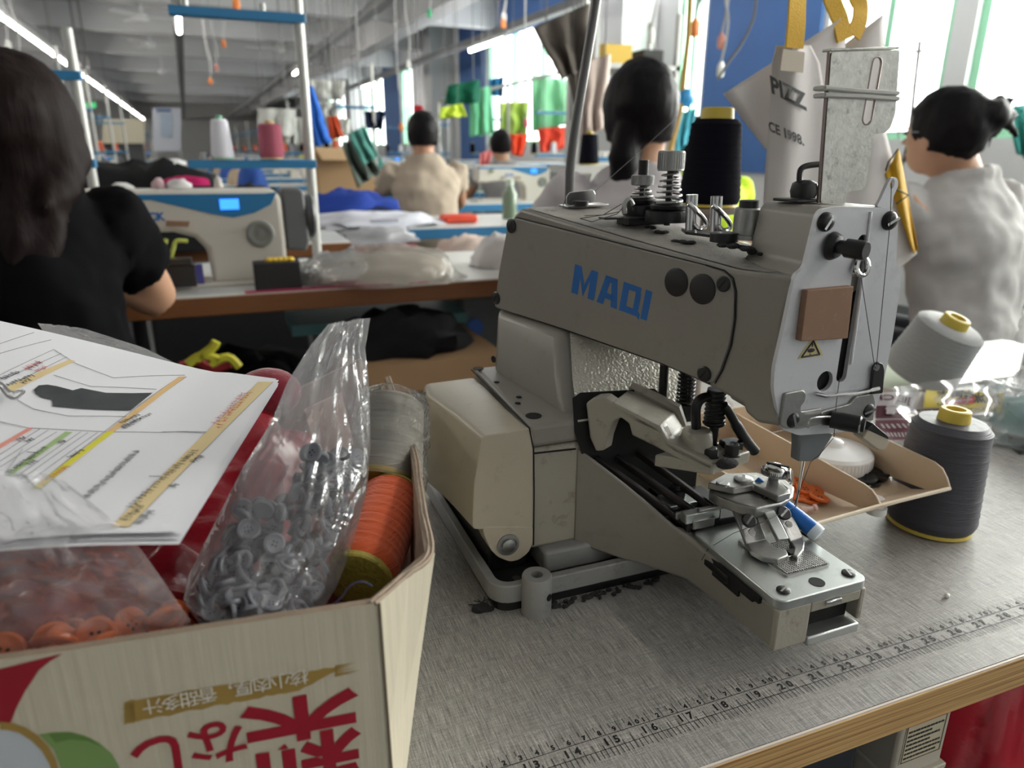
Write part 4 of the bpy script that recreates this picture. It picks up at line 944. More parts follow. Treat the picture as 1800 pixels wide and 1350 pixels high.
# ================================================================ hanging tote bag with yellow straps
mtote = mat('white_nonwoven', (.56, .53, .52), .85, bump=.25, bscale=900, var=.04, vscale=10)
mstrap = mat('yellow_webbing', (.72, .42, .02), .7, bump=.8, bscale=600)
HB = thing('tote_bag', 'white non-woven tote bag with black print hanging by yellow straps', 'bag', PY(1440, 100, .38))
yt = .40
def bagpt(u, v, dy=0.0): return PY(u, v, yt + dy)
g = B()
rowsL = [(80, 1365, 1425), (110, 1357, 1440), (200, 1353, 1455), (300, 1345, 1465), (420, 1338, 1470)]
def gp(s, t):
    k = t * (len(rowsL) - 1); i = min(int(k), len(rowsL) - 2); f = k - i
    v = lerp(rowsL[i][0], rowsL[i + 1][0], f); ul = lerp(rowsL[i][1], rowsL[i + 1][1], f); ur = lerp(rowsL[i][2], rowsL[i + 1][2], f)
    return bagpt(lerp(ul, ur, s), v, -.012 * math.sin(PI * s) + .004 * math.sin(s * 9 + t * 3))
g.grid(gp, 16, 20); g.build('front_panel', mtote, HB, solid=.001)
def quadgrid(px, name, m, dys, n=12, wob=.004, par=HB):
    g = B(); (u0, v0), (u1, v1), (u2, v2), (u3, v3) = px
    def f(s, t):
        u = (1 - s) * (1 - t) * u0 + s * (1 - t) * u1 + s * t * u2 + (1 - s) * t * u3; v = (1 - s) * (1 - t) * v0 + s * (1 - t) * v1 + s * t * v2 + (1 - s) * t * v3
        return bagpt(u, v, dys + wob * math.sin(s * 6 + t * 4))
    g.grid(f, n, n); return g.build(name, m, par, solid=.001)
quadgrid([(1272, 165), (1490, 25), (1470, 260), (1345, 262)], 'back_panel', mtote, .035)
quadgrid([(1455, 100), (1552, 25), (1556, 240), (1455, 330)], 'side_panel', mtote, .05)
quadgrid([(1470, 240), (1555, 225), (1612, 445), (1480, 560)], 'side_panel', mtote, .045)
quadgrid([(1557, 305), (1580, 262), (1614, 440), (1606, 446)], 'yellow_print_panel', mstrap, .042)
g = B()
for a, b2, c2 in (((1574, 332), (1597, 343), (1576, 358)),):
    g.tube([bagpt(*a, .034), bagpt(*b2, .034), bagpt(*c2, .034)], .0012, 5)
g.tube([bagpt(1557, 300, .04), bagpt(1562, 285, .036), bagpt(1579, 262, .036)], .001, 5)
g.build('print_mark', mink, HB)
def strap(pts, w, name='strap'):
    P = smooth_path([bagpt(u, v, dy) for u, v, dy in pts], 5); rings = []
    for i, q in enumerate(P):
        t = (P[min(i + 1, len(P) - 1)] - P[max(i - 1, 0)]).normalized(); s = t.cross(Vector((0, 1, 0))).normalized() * w / 2; n_ = Vector((0, .0012, 0))
        rings.append([q + s - n_, q - s - n_, q - s + n_, q + s + n_])
    b = B(); b.loft(rings); return b.build(name, mstrap, HB)
strap([(1396, 85, -.016), (1400, 40, -.014), (1404, -20, 0), (1420, -120, .03)], .0235)
strap([(1485, 70, .03), (1475, 30, .034), (1460, -10, .04), (1440, -110, .034)], .0225)
strap([(1500, 62, .034), (1512, 30, .036), (1505, -10, .042), (1450, -112, .032)], .0225)
g = B(); quad = [(1376, 86), (1414, 92), (1411, 128), (1371, 124)]
g.prism([bagpt(u, v, -.0185) for u, v in quad], (0, -.0008, 0)); g.build('strap_patch', mat('patch_cream', (.60, .54, .44), .8), HB, smooth=False)
def tx(s, u0, v0, u1, v1, h, bold):
    vs, fs = text_mesh(s, 1.0, bold, 'LEFT'); w = max(p.x for p in vs)
    return [bagpt(lerp(u0, u1, p.x / w) - p.y * h * .12, lerp(v0, v1, p.x / w) - p.y * h, -.0145 - .003 * (1 - abs(p.x / w - .5) * 2)) for p in vs], fs
g = B(); g.add(*tx('PIZZ', 1354, 149, 1418, 182, 42, .04)); g.add(*tx('CE 1998.', 1351, 222, 1413, 249, 24, .035)); g.build('bag_print', mink, HB, smooth=False)
g = B(); a = PY(1430, -112, .432); g.cyl((a.x - .16, .432, a.z + .004), (a.x + .53, .432, a.z + .004), .006, n=10)
g.cyl((a.x + .53, .432, 0), (a.x + .53, .432, a.z + .01), .007, n=10)
tag(g.build('hanging_rail', mrod), 'thin grey rail over the table that carries the white tote bag', 'rail')
# ================================================================ printed carton with bags, cones and papers
mcard = mat('carton_cream', (.66, .60, .46), .55, bump=.25, bscale=1, stretch=(260, 260, 6), var=.06, vscale=12)
mkraft = mat('carton_kraft', (.33, .25, .18), .8, var=.15, vscale=60, bump=.3, bscale=300)
mred = mat('carton_red', (.36, .015, .03), .5, var=.05)
mgold = mat('carton_gold', (.42, .27, .07), .55)
mgrn = mat('carton_green', (.25, .40, .13), .55)
CX = thing('printed_carton', 'cream printed fruit carton with red characters standing open at the left front of the table', 'box', (.1, .1, 0))
zr_ = .1445
FRt, FLt = Vector((.2476, -.03, zr_)), Vector((-.075, .004, zr_))
FRb, FLb = Vector((.249, -.031, .0)), Vector((-.072, .003, .0))
R2, R3, R4 = Vector((.2805, .0, zr_ - .001)), Vector((.3015, .115, zr_)), Vector((.316, .265, zr_ + .004))
Rb2, Rb3, Rb4 = Vector((.262, .012, 0)), Vector((.297, .128, 0)), Vector((.323, .268, 0))
BLt, BLb = Vector((-.07, .30, zr_)), Vector((-.065, .30, 0))
def wall(tops, bots, name, th, inner):
    g = B(); k = len(tops); n = []
    for i in range(k):
        d = (tops[min(i + 1, k - 1)] - tops[max(i - 1, 0)]); s = Vector((-d.y, d.x, 0)).normalized() * th; n.append(s * inner)
    rows = []
    for t_, b_, s in zip(tops, bots, n):
        m_ = lerp(b_, t_, .5); rows.append([b_, m_, t_, t_ + s, m_ + s, b_ + s])
    vs = [p for r in rows for p in r]; fs = []
    for i in range(k - 1):
        for j in range(6):
            j2 = (j + 1) % 6; fs.append((i * 6 + j, i * 6 + j2, (i + 1) * 6 + j2, (i + 1) * 6 + j))
    for f in fs:
        g.cur = 0
    g.v = vs; g.f = [list(f) for f in fs] + [list(range(6)), list(range((k - 1) * 6, k * 6))]
    g.mi = [0 if (q % 6) in (0, 1) else 1 for q in range(len(fs))] + [1, 1]
    o = g.build(name, [mcard, mkraft], CX, smooth=False); return o
def rimpts(a, b, n, amp=.0015, seed=0):
    return [lerp(a, b, i / n) + Vector((0, 0, amp * nz((i * .7 + seed, seed, 0)))) for i in range(n + 1)]
fw = wall(rimpts(FLt, FRt, 14), [lerp(FLb, FRb, i / 14) for i in range(15)], 'front_wall', .004, 1)
sp = [FRt, lerp(FRt, R2, .5), R2, lerp(R2, R3, .35), lerp(R2, R3, .7), R3, lerp(R3, R4, .5), R4]; sb = [FRb, lerp(FRb, Rb2, .5), Rb2, lerp(Rb2, Rb3, .35), lerp(Rb2, Rb3, .7), Rb3, lerp(Rb3, Rb4, .5), Rb4]
sp = [p + Vector((0, 0, .003 * nz((i, 3.3, 1)))) if 0 < i else p for i, p in enumerate(sp)]
wall(sp, sb, 'side_wall', .005, 1)
bk_ = [R4 + Vector((-.02, .028, .012)), Vector((.24, .31, zr_ - .012)), Vector((.1, .31, zr_ - .015)), BLt]
wall(bk_, [Vector((p.x, p.y, 0)) for p in bk_], 'back_wall', .004, 1)
wall([BLt, FLt], [BLb, FLb], 'left_wall', .004, 1)
g = B(); g.prism([FLb + Vector((.004, .005, .002)), FRb + Vector((-.004, .006, .002)), Rb2 + Vector((-.006, 0, .002)), Rb3 + Vector((-.006, 0, .002)), Rb4 + Vector((-.01, -.004, .002)), BLb + Vector((.005, -.005, .002))], (0, 0, .003)); g.build('box_floor', mkraft, CX, smooth=False)
# torn rim of the side flap
g = B()
for q in range(2):
    pts = [p + Vector((-.0015 - .0018 * q, .001 * q, .0012 * nz((i * 1.3, q, 5)))) for i, p in enumerate(smooth_path(sp, 4))]
    g.tube(pts, .0011, 5)
g.build('torn_rim', mat('kraft_edge', (.42, .33, .25), .9, var=.25, vscale=300), CX)
# print on the front
FN = (FRt - FLt).cross(Vector((0, 0, 1))).normalized(); FE = Vector((FRt.x - FLt.x, FRt.y - FLt.y, 0)).normalized()
def BF(u, v, off=.0004): return PPL(u, v, FRt + FN * off, FN)
def CR(pts, off=.0004): return [BF(x / 2.7, 850 + y / 2.7, off) for x, y in pts]
def decal(polys, name, m, off=.0004, par=CX):
    g = B()
    for q in polys: P = CR(q, off); g.add(P, [tuple(range(len(P)))])
    return g.build(name, m, par, smooth=False)
decal([[(-330, 955), (0, 880), (300, 806), (235, 845), (185, 885), (120, 985), (80, 1060), (50, 1135), (0, 1140), (-330, 1160)]], 'red_print', mred)
decal([[(0, 1130), (60, 1137), (120, 1158), (180, 1195), (230, 1248), (265, 1310), (290, 1400), (255, 1400), (235, 1330), (200, 1270), (150, 1220), (90, 1183), (40, 1170), (0, 1168)]], 'gold_ring', mgold, .0006)
decal([[(-300, 1180), (0, 1168), (40, 1170), (90, 1183), (150, 1220), (200, 1270), (235, 1330), (255, 1400), (260, 1500), (-300, 1500)]], 'pale_disc', mat('carton_white', (.62, .66, .70), .5))
decal([[(185, 1190), (250, 1180), (330, 1178), (400, 1195), (470, 1230), (530, 1280), (565, 1340), (580, 1420), (300, 1420), (285, 1340), (255, 1262)]], 'green_print', mgrn)
decal([[(265, 1230), (330, 1215), (420, 1222), (480, 1250), (430, 1210), (340, 1185), (230, 1190)]], 'green_shade_print', mat('carton_dark_green', (.15, .27, .07), .55), .0007)
rnd = random.Random(2)
up_, lo_ = [], []
for i in range(34):
    t = i / 33; x = lerp(590, 1600, t); y0 = lerp(1035, 868, t) + rnd.uniform(-5, 5); y1 = lerp(1140, 945, t) - (55 * max(0, t - .82) / .18) + rnd.uniform(-5, 5)
    up_.append((x, y0)); lo_.append((x, y1))
g = B()
P = CR(up_) + CR(lo_)
for i in range(33): g.add([P[i], P[i + 1], P[34 + i + 1], P[34 + i]], [(0, 1, 2, 3)])
for i in range(7):
    y = 1045 + i * 14; a = CR([(640, y - 6), (640, y + 6), (565 + rnd.uniform(-5, 18), y + 12)]); g.add(a, [(0, 1, 2)])
for i in range(6):
    y = 862 + i * 9; a = CR([(1590, y + 2), (1590, y + 11), (1700 + rnd.uniform(-50, 20), y - 14)]); g.add(a, [(0, 1, 2)])
g.build('brush_print', mgold, CX, smooth=False)
def cjk(s, cx, cy, w_px, name, m, bold, off, rot=0.0, sx=1.0):
    """upside-down lettering: the carton stands on its head"""
    o = BF(cx / 2.7, 850 + cy / 2.7, off); dist = (o - CAM).dot(RF); size = w_px / 2.7 * dist / FPX
    xd = -FE; yd = Vector((0, 0, -1)); c, s_ = math.cos(rot), math.sin(rot)
    X = (xd * c + yd * s_) * sx; Y = yd * c - xd * s_
    g = B(); put_text(g, s, size, o, X, Y, bold * size); return g.build(name, m, CX, smooth=False)
mwt = mat('print_white', (.82, .79, .70), .5); mrt = mat('print_red', (.40, .012, .03), .5)
chars = '核小肉厚，香甜多汁'
for i, ch in enumerate(chars):
    t = i / 8; x = lerp(1418, 722, t); y = lerp(915, 1052, t); cjk(ch, x, y, 92, 'white_character', mwt, .004, .0009)
cjk('梨', 1440, 1190, 560, 'red_character', mrt, .022, .0009, sx=.95)
cjk('な', 1030, 1215, 285, 'red_character', mrt, .016, .0009, rot=.1); cjk('し', 765, 1290, 300, 'red_character', mrt, .02, .0009)
# gold brush end and red line on the right side
def SD(u, v): return PPL(u, v, lerp(FRb, FRt, .5) + Vector((.0035, -.0015, 0)), (lerp(Rb2, R2, .5) - lerp(FRb, FRt, .5)).cross(Vector((0, 0, 1))))
g = B(); P = [SD(u, v) for u, v in ((722, 1035), (731, 1030), (733, 1048), (726, 1075), (718, 1085), (716, 1060))]; g.add(P, [tuple(range(6))]); g.build('brush_print', mgold, CX, smooth=False)
g = B(); g.tube([lerp(FRb, FRt, t) + Vector((.0002, -.0004, 0)) for t in (0, .3, .6, .93, 1)], .0007, 5); g.build('worn_edge', mat('worn_card', (.20, .16, .11), .9), CX)

# ---- red crumpled plastic bag under everything
mredbag = mat('red_plastic', (.33, .012, .025), .28, bump=.9, bscale=55, var=.2, vscale=20)
g = B()
def rb_(u, v):
    x = lerp(-.06, .262, u); y = lerp(.012, .285, v) + (x > .2) * 0
    e = min(1, 6 * min(u, 1 - u, v, 1 - v) + .25)
    z = .125 * e + .022 * nz((x * 22, y * 22, 1)) + .012 * nz((x * 55, y * 55, 4)) - .018 * (1 - v) + .012 * v
    return Vector((x + (.02 * v if u > .9 else 0), y, max(.008, z)))
g.grid(rb_, 46, 40)
g.add([(-.06, .012, .006), (.262, .012, .006), (.262, .285, .006), (-.06, .285, .006)], [(0, 1, 2, 3)])
tag(g.build('red_bag', mredbag, ang=60), 'glossy red plastic bag crumpled inside the cream carton', 'plastic bag')
g = B()
p = PY(462, 662, .27)
g.ball(p + Vector((.002, 0, -.014)), (.026, .02, .02), 18, 12); o = g.build('red_cloth_bundle', mat('red_velvet', (.25, .012, .03), .9, sheen=.5, bump=.4, bscale=200)); tag(o, 'dark red cloth bundle poking up behind the paper sheets', 'cloth')

# ---- paper sheets
PBR = Vector((.173, -.004, .181)); ET = Vector((.05, .199, 0)).normalized(); ES = Vector((-ET.y, ET.x, 0))
SL, TLN = .297, .21
def pz(s, t):
    tt = max(0, t) / TLN; return .181 + .40 * max(0, s - .04) ** 1.15 * tt ** 1.3 - .05 * max(0, s - .05) * (1 - tt) - .10 * max(0, .03 - s) ** 1 * (.4 + .6 * (t / TLN)) + .006 * (t / TLN) * math.sin(s * 14)
def PS(s, t, off=0.0):
    p = PBR + ES * s + ET * t; p.z = pz(s, t) + off; return p
def pst(u, v):
    z = .185
    for _ in range(14):
        p = PZ(u, v, z); d = p - PBR; s, t = d.dot(ES), d.dot(ET); z = lerp(z, pz(s, t), .6)
    return s, t
mpaper = mat('white_paper', (.80, .80, .83), .7)
PP = None
for k in range(6):
    g = B(); dz = -.0005 * k; rs = random.Random(k); ds, dt, sh = (rs.uniform(-.003, .003), rs.uniform(-.005, .001), rs.uniform(-.01, .01)) if k else (0, 0, 0)
    g.grid(lambda a, b: PS(a * SL + ds + sh * b * .1, b * TLN + dt, dz - (.0012 * k * max(0, .25 - a))), 30, 16)
    o = g.build('paper_sheet', mpaper, PP, smooth=True)
    if k == 0: PP = tag(o, 'stack of white printed spec sheets with a jacket drawing lying on the carton', 'papers')
    else: o.name = 'lower_sheet'
def pdecal(polys, name, m, off=.0005, sub=6):
    g = B()
    for q in polys:
        ST = [pst(u, v) for u, v in q]
        if len(q) == 4:
            (a, b, c, d) = [Vector((x, y, 0)) for x, y in ST]
            g.grid(lambda i, j: PS(*(lerp(lerp(a, b, i), lerp(d, c, i), j)).xy, off), 10, 2)
        else:
            P = [PS(s, t, off) for s, t in ST]; g.add(P, [tuple(range(len(P)))])
    return g.build(name, m, PP, smooth=False)
pdecal([[(7, 683), (123, 633), (133, 636), (17, 692)]], 'tan_band', mat('ink_tan', (.72, .57, .30), .7))
pdecal([[(188, 760), (315, 663), (328, 663), (202, 760)]], 'orange_band', mat('ink_orange', (.72, .48, .22), .7))
pdecal([[(56, 860), (188, 760), (202, 760), (72, 860)]], 'yellow_band', mat('ink_yellow', (.74, .68, .05), .7))
pdecal([[(196, 927), (455, 672), (480, 672), (228, 927)]], 'tan_band', mat('ink_tan', (.72, .57, .30), .7))
pdecal([[(-10, 788), (50, 753), (58, 755), (-10, 797)]], 'salmon_band', mat('ink_salmon', (.78, .32, .26), .7))
pdecal([[(12, 835), (115, 760), (128, 761), (22, 836)]], 'green_band', mat('ink_green', (.36, .50, .22), .7))
mjk = mat('ink_jacket', (.045, .05, .055), .7, var=.5, vscale=70)
jk = [(180, 800), (205, 776), (250, 772), (300, 780), (385, 802), (430, 790), (560, 815), (690, 817), (806, 815), (690, 908), (560, 905), (440, 900), (280, 886), (276, 852), (220, 840), (190, 822)]
jp = [(x / 3, 420 + y / 3) for x, y in jk]
g = B(); ST = [pst(u, v) for u, v in jp]; c = Vector((sum(s for s, t in ST) / len(ST), sum(t for s, t in ST) / len(ST)))
P = [PS(s, t, .0005) for s, t in ST]; top_, bot_ = P[:9], P[9:][::-1]
g.add(P, [(0, 1, 2, 14, 15), (2, 3, 4, 13, 14), (4, 5, 12, 13), (5, 6, 11, 12), (6, 7, 10, 11), (7, 8, 9, 10)]); g.build('jacket_print', mjk, PP, smooth=False)
g = B()
def pl(a, b, w=.00028, n=10):
    (s0, t0), (s1, t1) = pst(*a), pst(*b)
    g.tube([PS(lerp(s0, s1, i / n), lerp(t0, t1, i / n), .0003) for i in range(n + 1)], w / 2, 4)
for q in (((0, 605), (60, 585)), ((0, 622), (90, 598)), ((0, 660), (95, 615)), ((10, 667), (108, 622)), ((25, 675), (118, 628)), ((95, 615), (135, 640)), ((135, 640), (200, 665)), ((200, 665), (325, 660)), ((95, 660), (160, 680)), ((160, 680), (275, 685)), ((15, 694), (60, 720)), ((60, 720), (120, 732)), ((120, 732), (225, 733)),
          ((0, 742), (50, 753)), ((50, 753), (190, 760)), ((190, 760), (365, 760)), ((0, 812), (85, 757)), ((0, 822), (100, 760)), ((0, 800), (70, 755)), ((12, 836), (50, 838)), ((30, 838), (142, 760)), ((38, 843), (155, 761)), ((48, 850), (172, 761)), ((228, 927), (480, 672)), ((196, 927), (455, 672)), ((72, 860), (328, 663)), ((56, 860), (315, 663)), ((262, 838), (285, 838)), ((285, 760), (378, 763)), ((47, 795), (70, 797)), ((10, 832), (40, 790))):
    pl(*q)
g.build('table_lines', mat('ink_grey', (.18, .18, .2), .7), PP)
g = B(); rnd = random.Random(8)
def words(a, b, h, n, cj=True):
    """rows of tiny characters along a line"""
    (s0, t0), (s1, t1) = pst(*a), pst(*b); d = Vector((s1 - s0, t1 - t0)); L_ = d.length; d /= L_; e = Vector((-d.y, d.x))
    for i in range(n):
        c = Vector((s0, t0)) + d * (L_ * (i + .5) / n); w = L_ / n * .8
        for j in range(5):
            o = c + d * w * rnd.uniform(-.35, .35) + e * h * rnd.uniform(-.4, .4)
            dd, ll = (d, w * rnd.uniform(.2, .45)) if j % 2 else (e, h * rnd.uniform(.25, .5))
            nn = Vector((-dd.y, dd.x)) * .00016
            g.add([PS(*(o + dd * sx * ll + nn * sy), .0006) for sx, sy in ((-1, -1), (1, -1), (1, 1), (-1, 1))], [(0, 1, 2, 3)])
words((150, 878), (243, 793), .0032, 26); words((213, 752), (266, 728), .0024, 12); words((218, 755), (246, 737), .0024, 8); words((212, 745), (245, 730), .0024, 9)
words((228, 895), (346, 792), .0034, 24); words((338, 815), (356, 802), .0032, 5); words((300, 858), (312, 852), .0032, 3); words((218, 917), (250, 890), .0034, 6); words((240, 923), (268, 898), .0034, 6)
words((2, 668), (34, 654), .003, 7); words((12, 679), (60, 660), .003, 9); words((45, 653), (72, 637), .003, 4); words((40, 676), (55, 668), .003, 3); words((30, 776), (45, 770), .003, 3); words((45, 778), (60, 772), .003, 3); words((105, 780), (115, 776), .003, 3); words((15, 833), (80, 787), .0026, 14); words((48, 818), (64, 811), .003, 3); words((120, 806), (145, 792), .0026, 6)
g.build('small_print', mat('ink_black', (.03, .03, .035), .7), PP, smooth=False)
g = B(); words((44, 650), (72, 637), .0034, 6); words((62, 655), (82, 645), .003, 5); words((375, 748), (430, 690), .003, 14); words((380, 755), (440, 690), .003, 14); words((70, 855), (118, 820), .003, 10); g.build('red_print', mat('ink_red', (.6, .12, .12), .7), PP, smooth=False)
# binder clip handle
g = B(); s = [pst(*q) for q in ((-20, 678), (5, 690), (22, 700), (40, 697), (45, 706), (30, 711), (15, 707), (2, 697), (-20, 690))]
g.tube(smooth_path([PS(a, b, .0035 + .002 * (i % 3 == 1)) for i, (a, b) in enumerate(s)], 5), .0008, 8); tag(g.build('binder_clip', mchrome), 'steel wire handle of a binder clip holding the paper stack', 'clip')

# ---- pouch helper: two film sheets spanned between a left and a right outline
def pouch(name, L_px, R_px, ydep, bulge, m, label, cat, seed=0, nu=34, nv=44, wr=.004):
    n_ = len(L_px)
    def side(P, t):
        k = t * (n_ - 1); i = min(int(k), n_ - 2); f = k - i
        return lerp(P[i][0], P[i + 1][0], f), lerp(P[i][1], P[i + 1][1], f)
    def dep(t): k = t * (n_ - 1); i = min(int(k), n_ - 2); return lerp(ydep[i], ydep[i + 1], k - i)
    def bl(t): k = t * (n_ - 1); i = min(int(k), n_ - 2); return lerp(bulge[i], bulge[i + 1], k - i)
    g = B()
    for sgn in (-1, 1):
        def f(a, b):
            (u0, v0), (u1, v1) = side(L_px, b), side(R_px, b); p = PY(lerp(u0, u1, a), lerp(v0, v1, a), dep(b))
            env = math.sin(PI * a) ** .6 if 0 < a < 1 else 0
            n1 = nz((a * 5 + seed, b * 9, sgn * 3)) ; n2 = nz((a * 14 + b * 9 + seed, b * 22 - a * 6, sgn * 7)); n3 = 1 - abs(nz((a * 7 - b * 5 + seed, b * 6 + a * 4, sgn * 2))) * 2
            p.y += sgn * env * bl(b) + env * wr * (n1 * 1.3 + n2 * .7 + n3 * .8)
            p.x += env * wr * .4 * n2; return p
        g.grid(f, nu, nv)
    o = g.build(name, m, None, ang=180); return tag(o, label, cat)
mfilm = film('clear_film', haze=.27, gloss=.25, rough=.16, bscale=80, bump=.3, share=.5)
mfilm2 = film('clear_film_thin', haze=.22, gloss=.25, rough=.14, bscale=30, bump=.15, share=.5)
Lp = [(577, 570), (548, 604), (505, 672), (478, 740), (425, 825), (372, 930), (332, 1010), (322, 1055), (352, 1100)]
Rp = [(651, 559), (642, 612), (650, 690), (652, 780), (645, 862), (622, 950), (596, 1020), (572, 1060), (548, 1078)]
pouch('button_bag', Lp, Rp, [.085, .08, .072, .066, .058, .048, .036, .026, .018], [.001, .003, .008, .014, .02, .026, .028, .024, .010], mfilm, 'clear plastic bag of grey buttons standing up in the carton beside the papers', 'plastic bag', 2, nu=56, nv=72, wr=.0028)
g = B(); P = [PY(u, v, .082) for u, v in ((590, 568), (650, 562), (646, 582), (575, 588))]
# grey buttons inside
mgb = mat('grey_button', (.17, .175, .20), .4, var=.15); mgb2 = mat('dark_grey_button', (.06, .06, .07), .4)
bg1 = button_mesh(.0052, .0024, mgb, 'grey_button'); bg2 = button_mesh(.0052, .0024, mgb2, 'grey_button')
rnd = random.Random(21); cnt = 0
while cnt < 290:
    t = rnd.uniform(.42, .97); k = t * 8; i = min(int(k), 7); f = k - i
    ul = lerp(Lp[i][0], Lp[i + 1][0], f); ur = lerp(Rp[i][0], Rp[i + 1][0], f); vl = lerp(Lp[i][1], Lp[i + 1][1], f); vr = lerp(Rp[i][1], Rp[i + 1][1], f)
    a = rnd.uniform(.12, .88)
    if t < .55 and (a < .45): continue
    yd = [.085, .08, .072, .066, .058, .048, .036, .026, .018]; y = lerp(yd[i], yd[i + 1], f)
    p = PY(lerp(ul, ur, a), lerp(vl, vr, a), y + rnd.uniform(-.6, .3) * .022 * math.sin(PI * a))
    put(bg1 if rnd.random() < .8 else bg2, 'grey_button', p, (rnd.uniform(-1.4, 1.4), rnd.uniform(-1.4, 1.4), rnd.uniform(0, 3)), 'grey button in the clear bag inside the carton', 'button', 'grey buttons in the clear bag'); cnt += 1
# peach slip inside the bag top
g = B(); P = [PY(u, v, .082) for u, v in ((535, 720), (600, 690), (622, 780), (560, 812))]; g.prism(P, (0, .001, 0)); tag(g.build('paper_slip', mat('peach_slip', (.62, .42, .36), .7)), 'peach paper slip inside the clear button bag', 'slip')
# ---- orange cone and wrapped cone
mor = mat('orange_thread', (.78, .12, .025), .7, bump=.6, bscale=1, stretch=(50, 50, 900), sheen=.4, var=.08, vscale=40)
a = PY(628, 1022, .045); b_ = PY(694, 868, .110)
cone('thread_cone', 'orange thread cone with a ridged yellow base lying inside the carton', a, b_ - a, .0205, .0185, (b_ - a).length - .006, mor, mat('olive_core', (.50, .42, .08), .45, bump=.6, bscale=300), topc=.003, cr=.9)
mcr = mat('cream_thread', (.50, .48, .40), .8, bump=.5, bscale=1, stretch=(50, 50, 900))
a2 = PY(668, 850, .13); b2 = PY(690, 715, .165)
cone('thread_cone', 'cream thread cone wrapped in shiny film behind the orange cone', a2, b2 - a2, .027, .021, (b2 - a2).length, mcr, myel, topc=.004)
mshrink = film('shrink_film', haze=.14, gloss=.5, rough=.1, bscale=110, bump=.5, share=.9)
g = B(); ax = (b2 - a2); L_ = ax.length; q = ax.normalized().to_track_quat('Z', 'Y')
def sf(u, v):
    r = lerp(.030, .024, v) * (1 + .10 * nz((u * 9, v * 7, 2)) + .05 * nz((u * 30, v * 20, 5)))
    if v > .9: r *= 1 - (v - .9) * 6
    a = 2 * PI * u; return a2 + q @ Vector((r * math.cos(a), r * math.sin(a), v * (L_ + .014) - .002))
g.grid(sf, 60, 30, wrap=True); p = b2 + Vector((.012, 0, .004)); g.add([p + Vector((-.02, -.004, .002)), p + Vector((.012, 0, .004)), p + Vector((.01, .004, -.008)), p + Vector((-.012, .002, -.006))], [(0, 1, 2, 3)])
tag(g.build('shrink_wrap', mshrink, ang=180), 'crinkled shiny wrapping film round the cream cone in the carton', 'film')
# ---- clear bag over orange buttons at the front left, film behind the papers
pouch('flat_bag', [(-40, 830), (-60, 900), (-60, 960), (-60, 1020), (-60, 1090), (-60, 1180)], [(110, 842), (225, 935), (262, 985), (300, 1040), (335, 1090), (330, 1110)], [.012, .006, .006, .008, .012, .02], [.002, .004, .008, .012, .014, .008], mfilm2, 'clear plastic bag of orange buttons at the left end of the carton', 'plastic bag', 9, wr=.0035)
rnd = random.Random(4)
for i in range(34):
    u = rnd.uniform(-10, 330); v = lerp(1165, 1095, max(0, u) / 330) - rnd.uniform(0, 42) + 22; p = PY(u, v, rnd.uniform(.012, .03))
    put(bo, 'orange_button', p, (rnd.uniform(-1, 1), rnd.uniform(-1, 1), 0), 'orange button in the clear bag along the carton rim', 'button', 'orange buttons in the flat bag')
pouch('clear_sleeve', [(66, 568), (78, 585), (100, 605), (120, 640)], [(150, 578), (255, 612), (312, 640), (330, 655)], [.36, .34, .32, .30], [.001, .006, .01, .004], film('clear_sleeve', haze=.2, gloss=.25, rough=.14, bscale=25, bump=.1), 'clear plastic sleeve sticking out behind the paper stack', 'plastic bag', 14, wr=.0022)
g = B(); th = [PY(u, v, -.02) for u, v in ((655, 1030), (635, 1022), (615, 1030), (600, 1050), (580, 1070), (562, 1100))]; g.tube(smooth_path(th, 5), .0003, 5); tag(g.build('blue_thread', mat('navy_thread', (.05, .06, .14), .8)), 'loose navy thread end hanging over the carton rim', 'thread')
# ================================================================ shared stock: tables, machines, stands, stools
mtop = mat('white_table_top', (.62, .63, .61), .3, var=.06, vscale=6)
mbe = mat('blue_edge', (.02, .17, .36), .5)
mbrn = mat('brown_edge', (.20, .075, .022), .5, var=.2, vscale=14, stretch=(1, 1, 20))
mbar = mat('blue_bar', (.018, .16, .34), .5)
mpole = mat('galvanised_pole', (.44, .44, .42), .4, metal=.3)
mbody = mat('machine_white', (.58, .55, .49), .35, var=.03)
mbluep = mat('machine_blue', (.012, .17, .38), .4)
mgreyc = mat('machine_grey', (.13, .135, .14), .5)
mlcd = mat('display_blue', (.02, .16, .9), .3, emit=1.3, ecol=(.03, .22, 1.0))
def make_table(x0, x1, y0, y1, edge, label, red=False, group=None):
    t = thing('sewing_table', label, 'table', ((x0 + x1) / 2, (y0 + y1) / 2, FLOOR), 0, group)
    g = B(); g.span((x0, y0, -.035), (x1, y1, 0)); g.build('table_top', mtop, t, bevel=.003)
    g = B(); g.span((x0 - .004, y0 - .006, -.048), (x1 + .004, y0, -.003)); g.build('edge_band', edge, t, bevel=.003)
    for x in (x0 + .1, x1 - .1):
        g = B(); g.span((x - .025, y0 + .1, FLOOR), (x + .025, y0 + .15, -.035)); g.span((x - .025, y1 - .15, FLOOR), (x + .025, y1 - .1, -.035)); g.span((x - .025, y0 + .03, FLOOR), (x + .025, y1 - .03, FLOOR + .05)); g.build('leg_frame', mleg, t, bevel=.003)
    return t
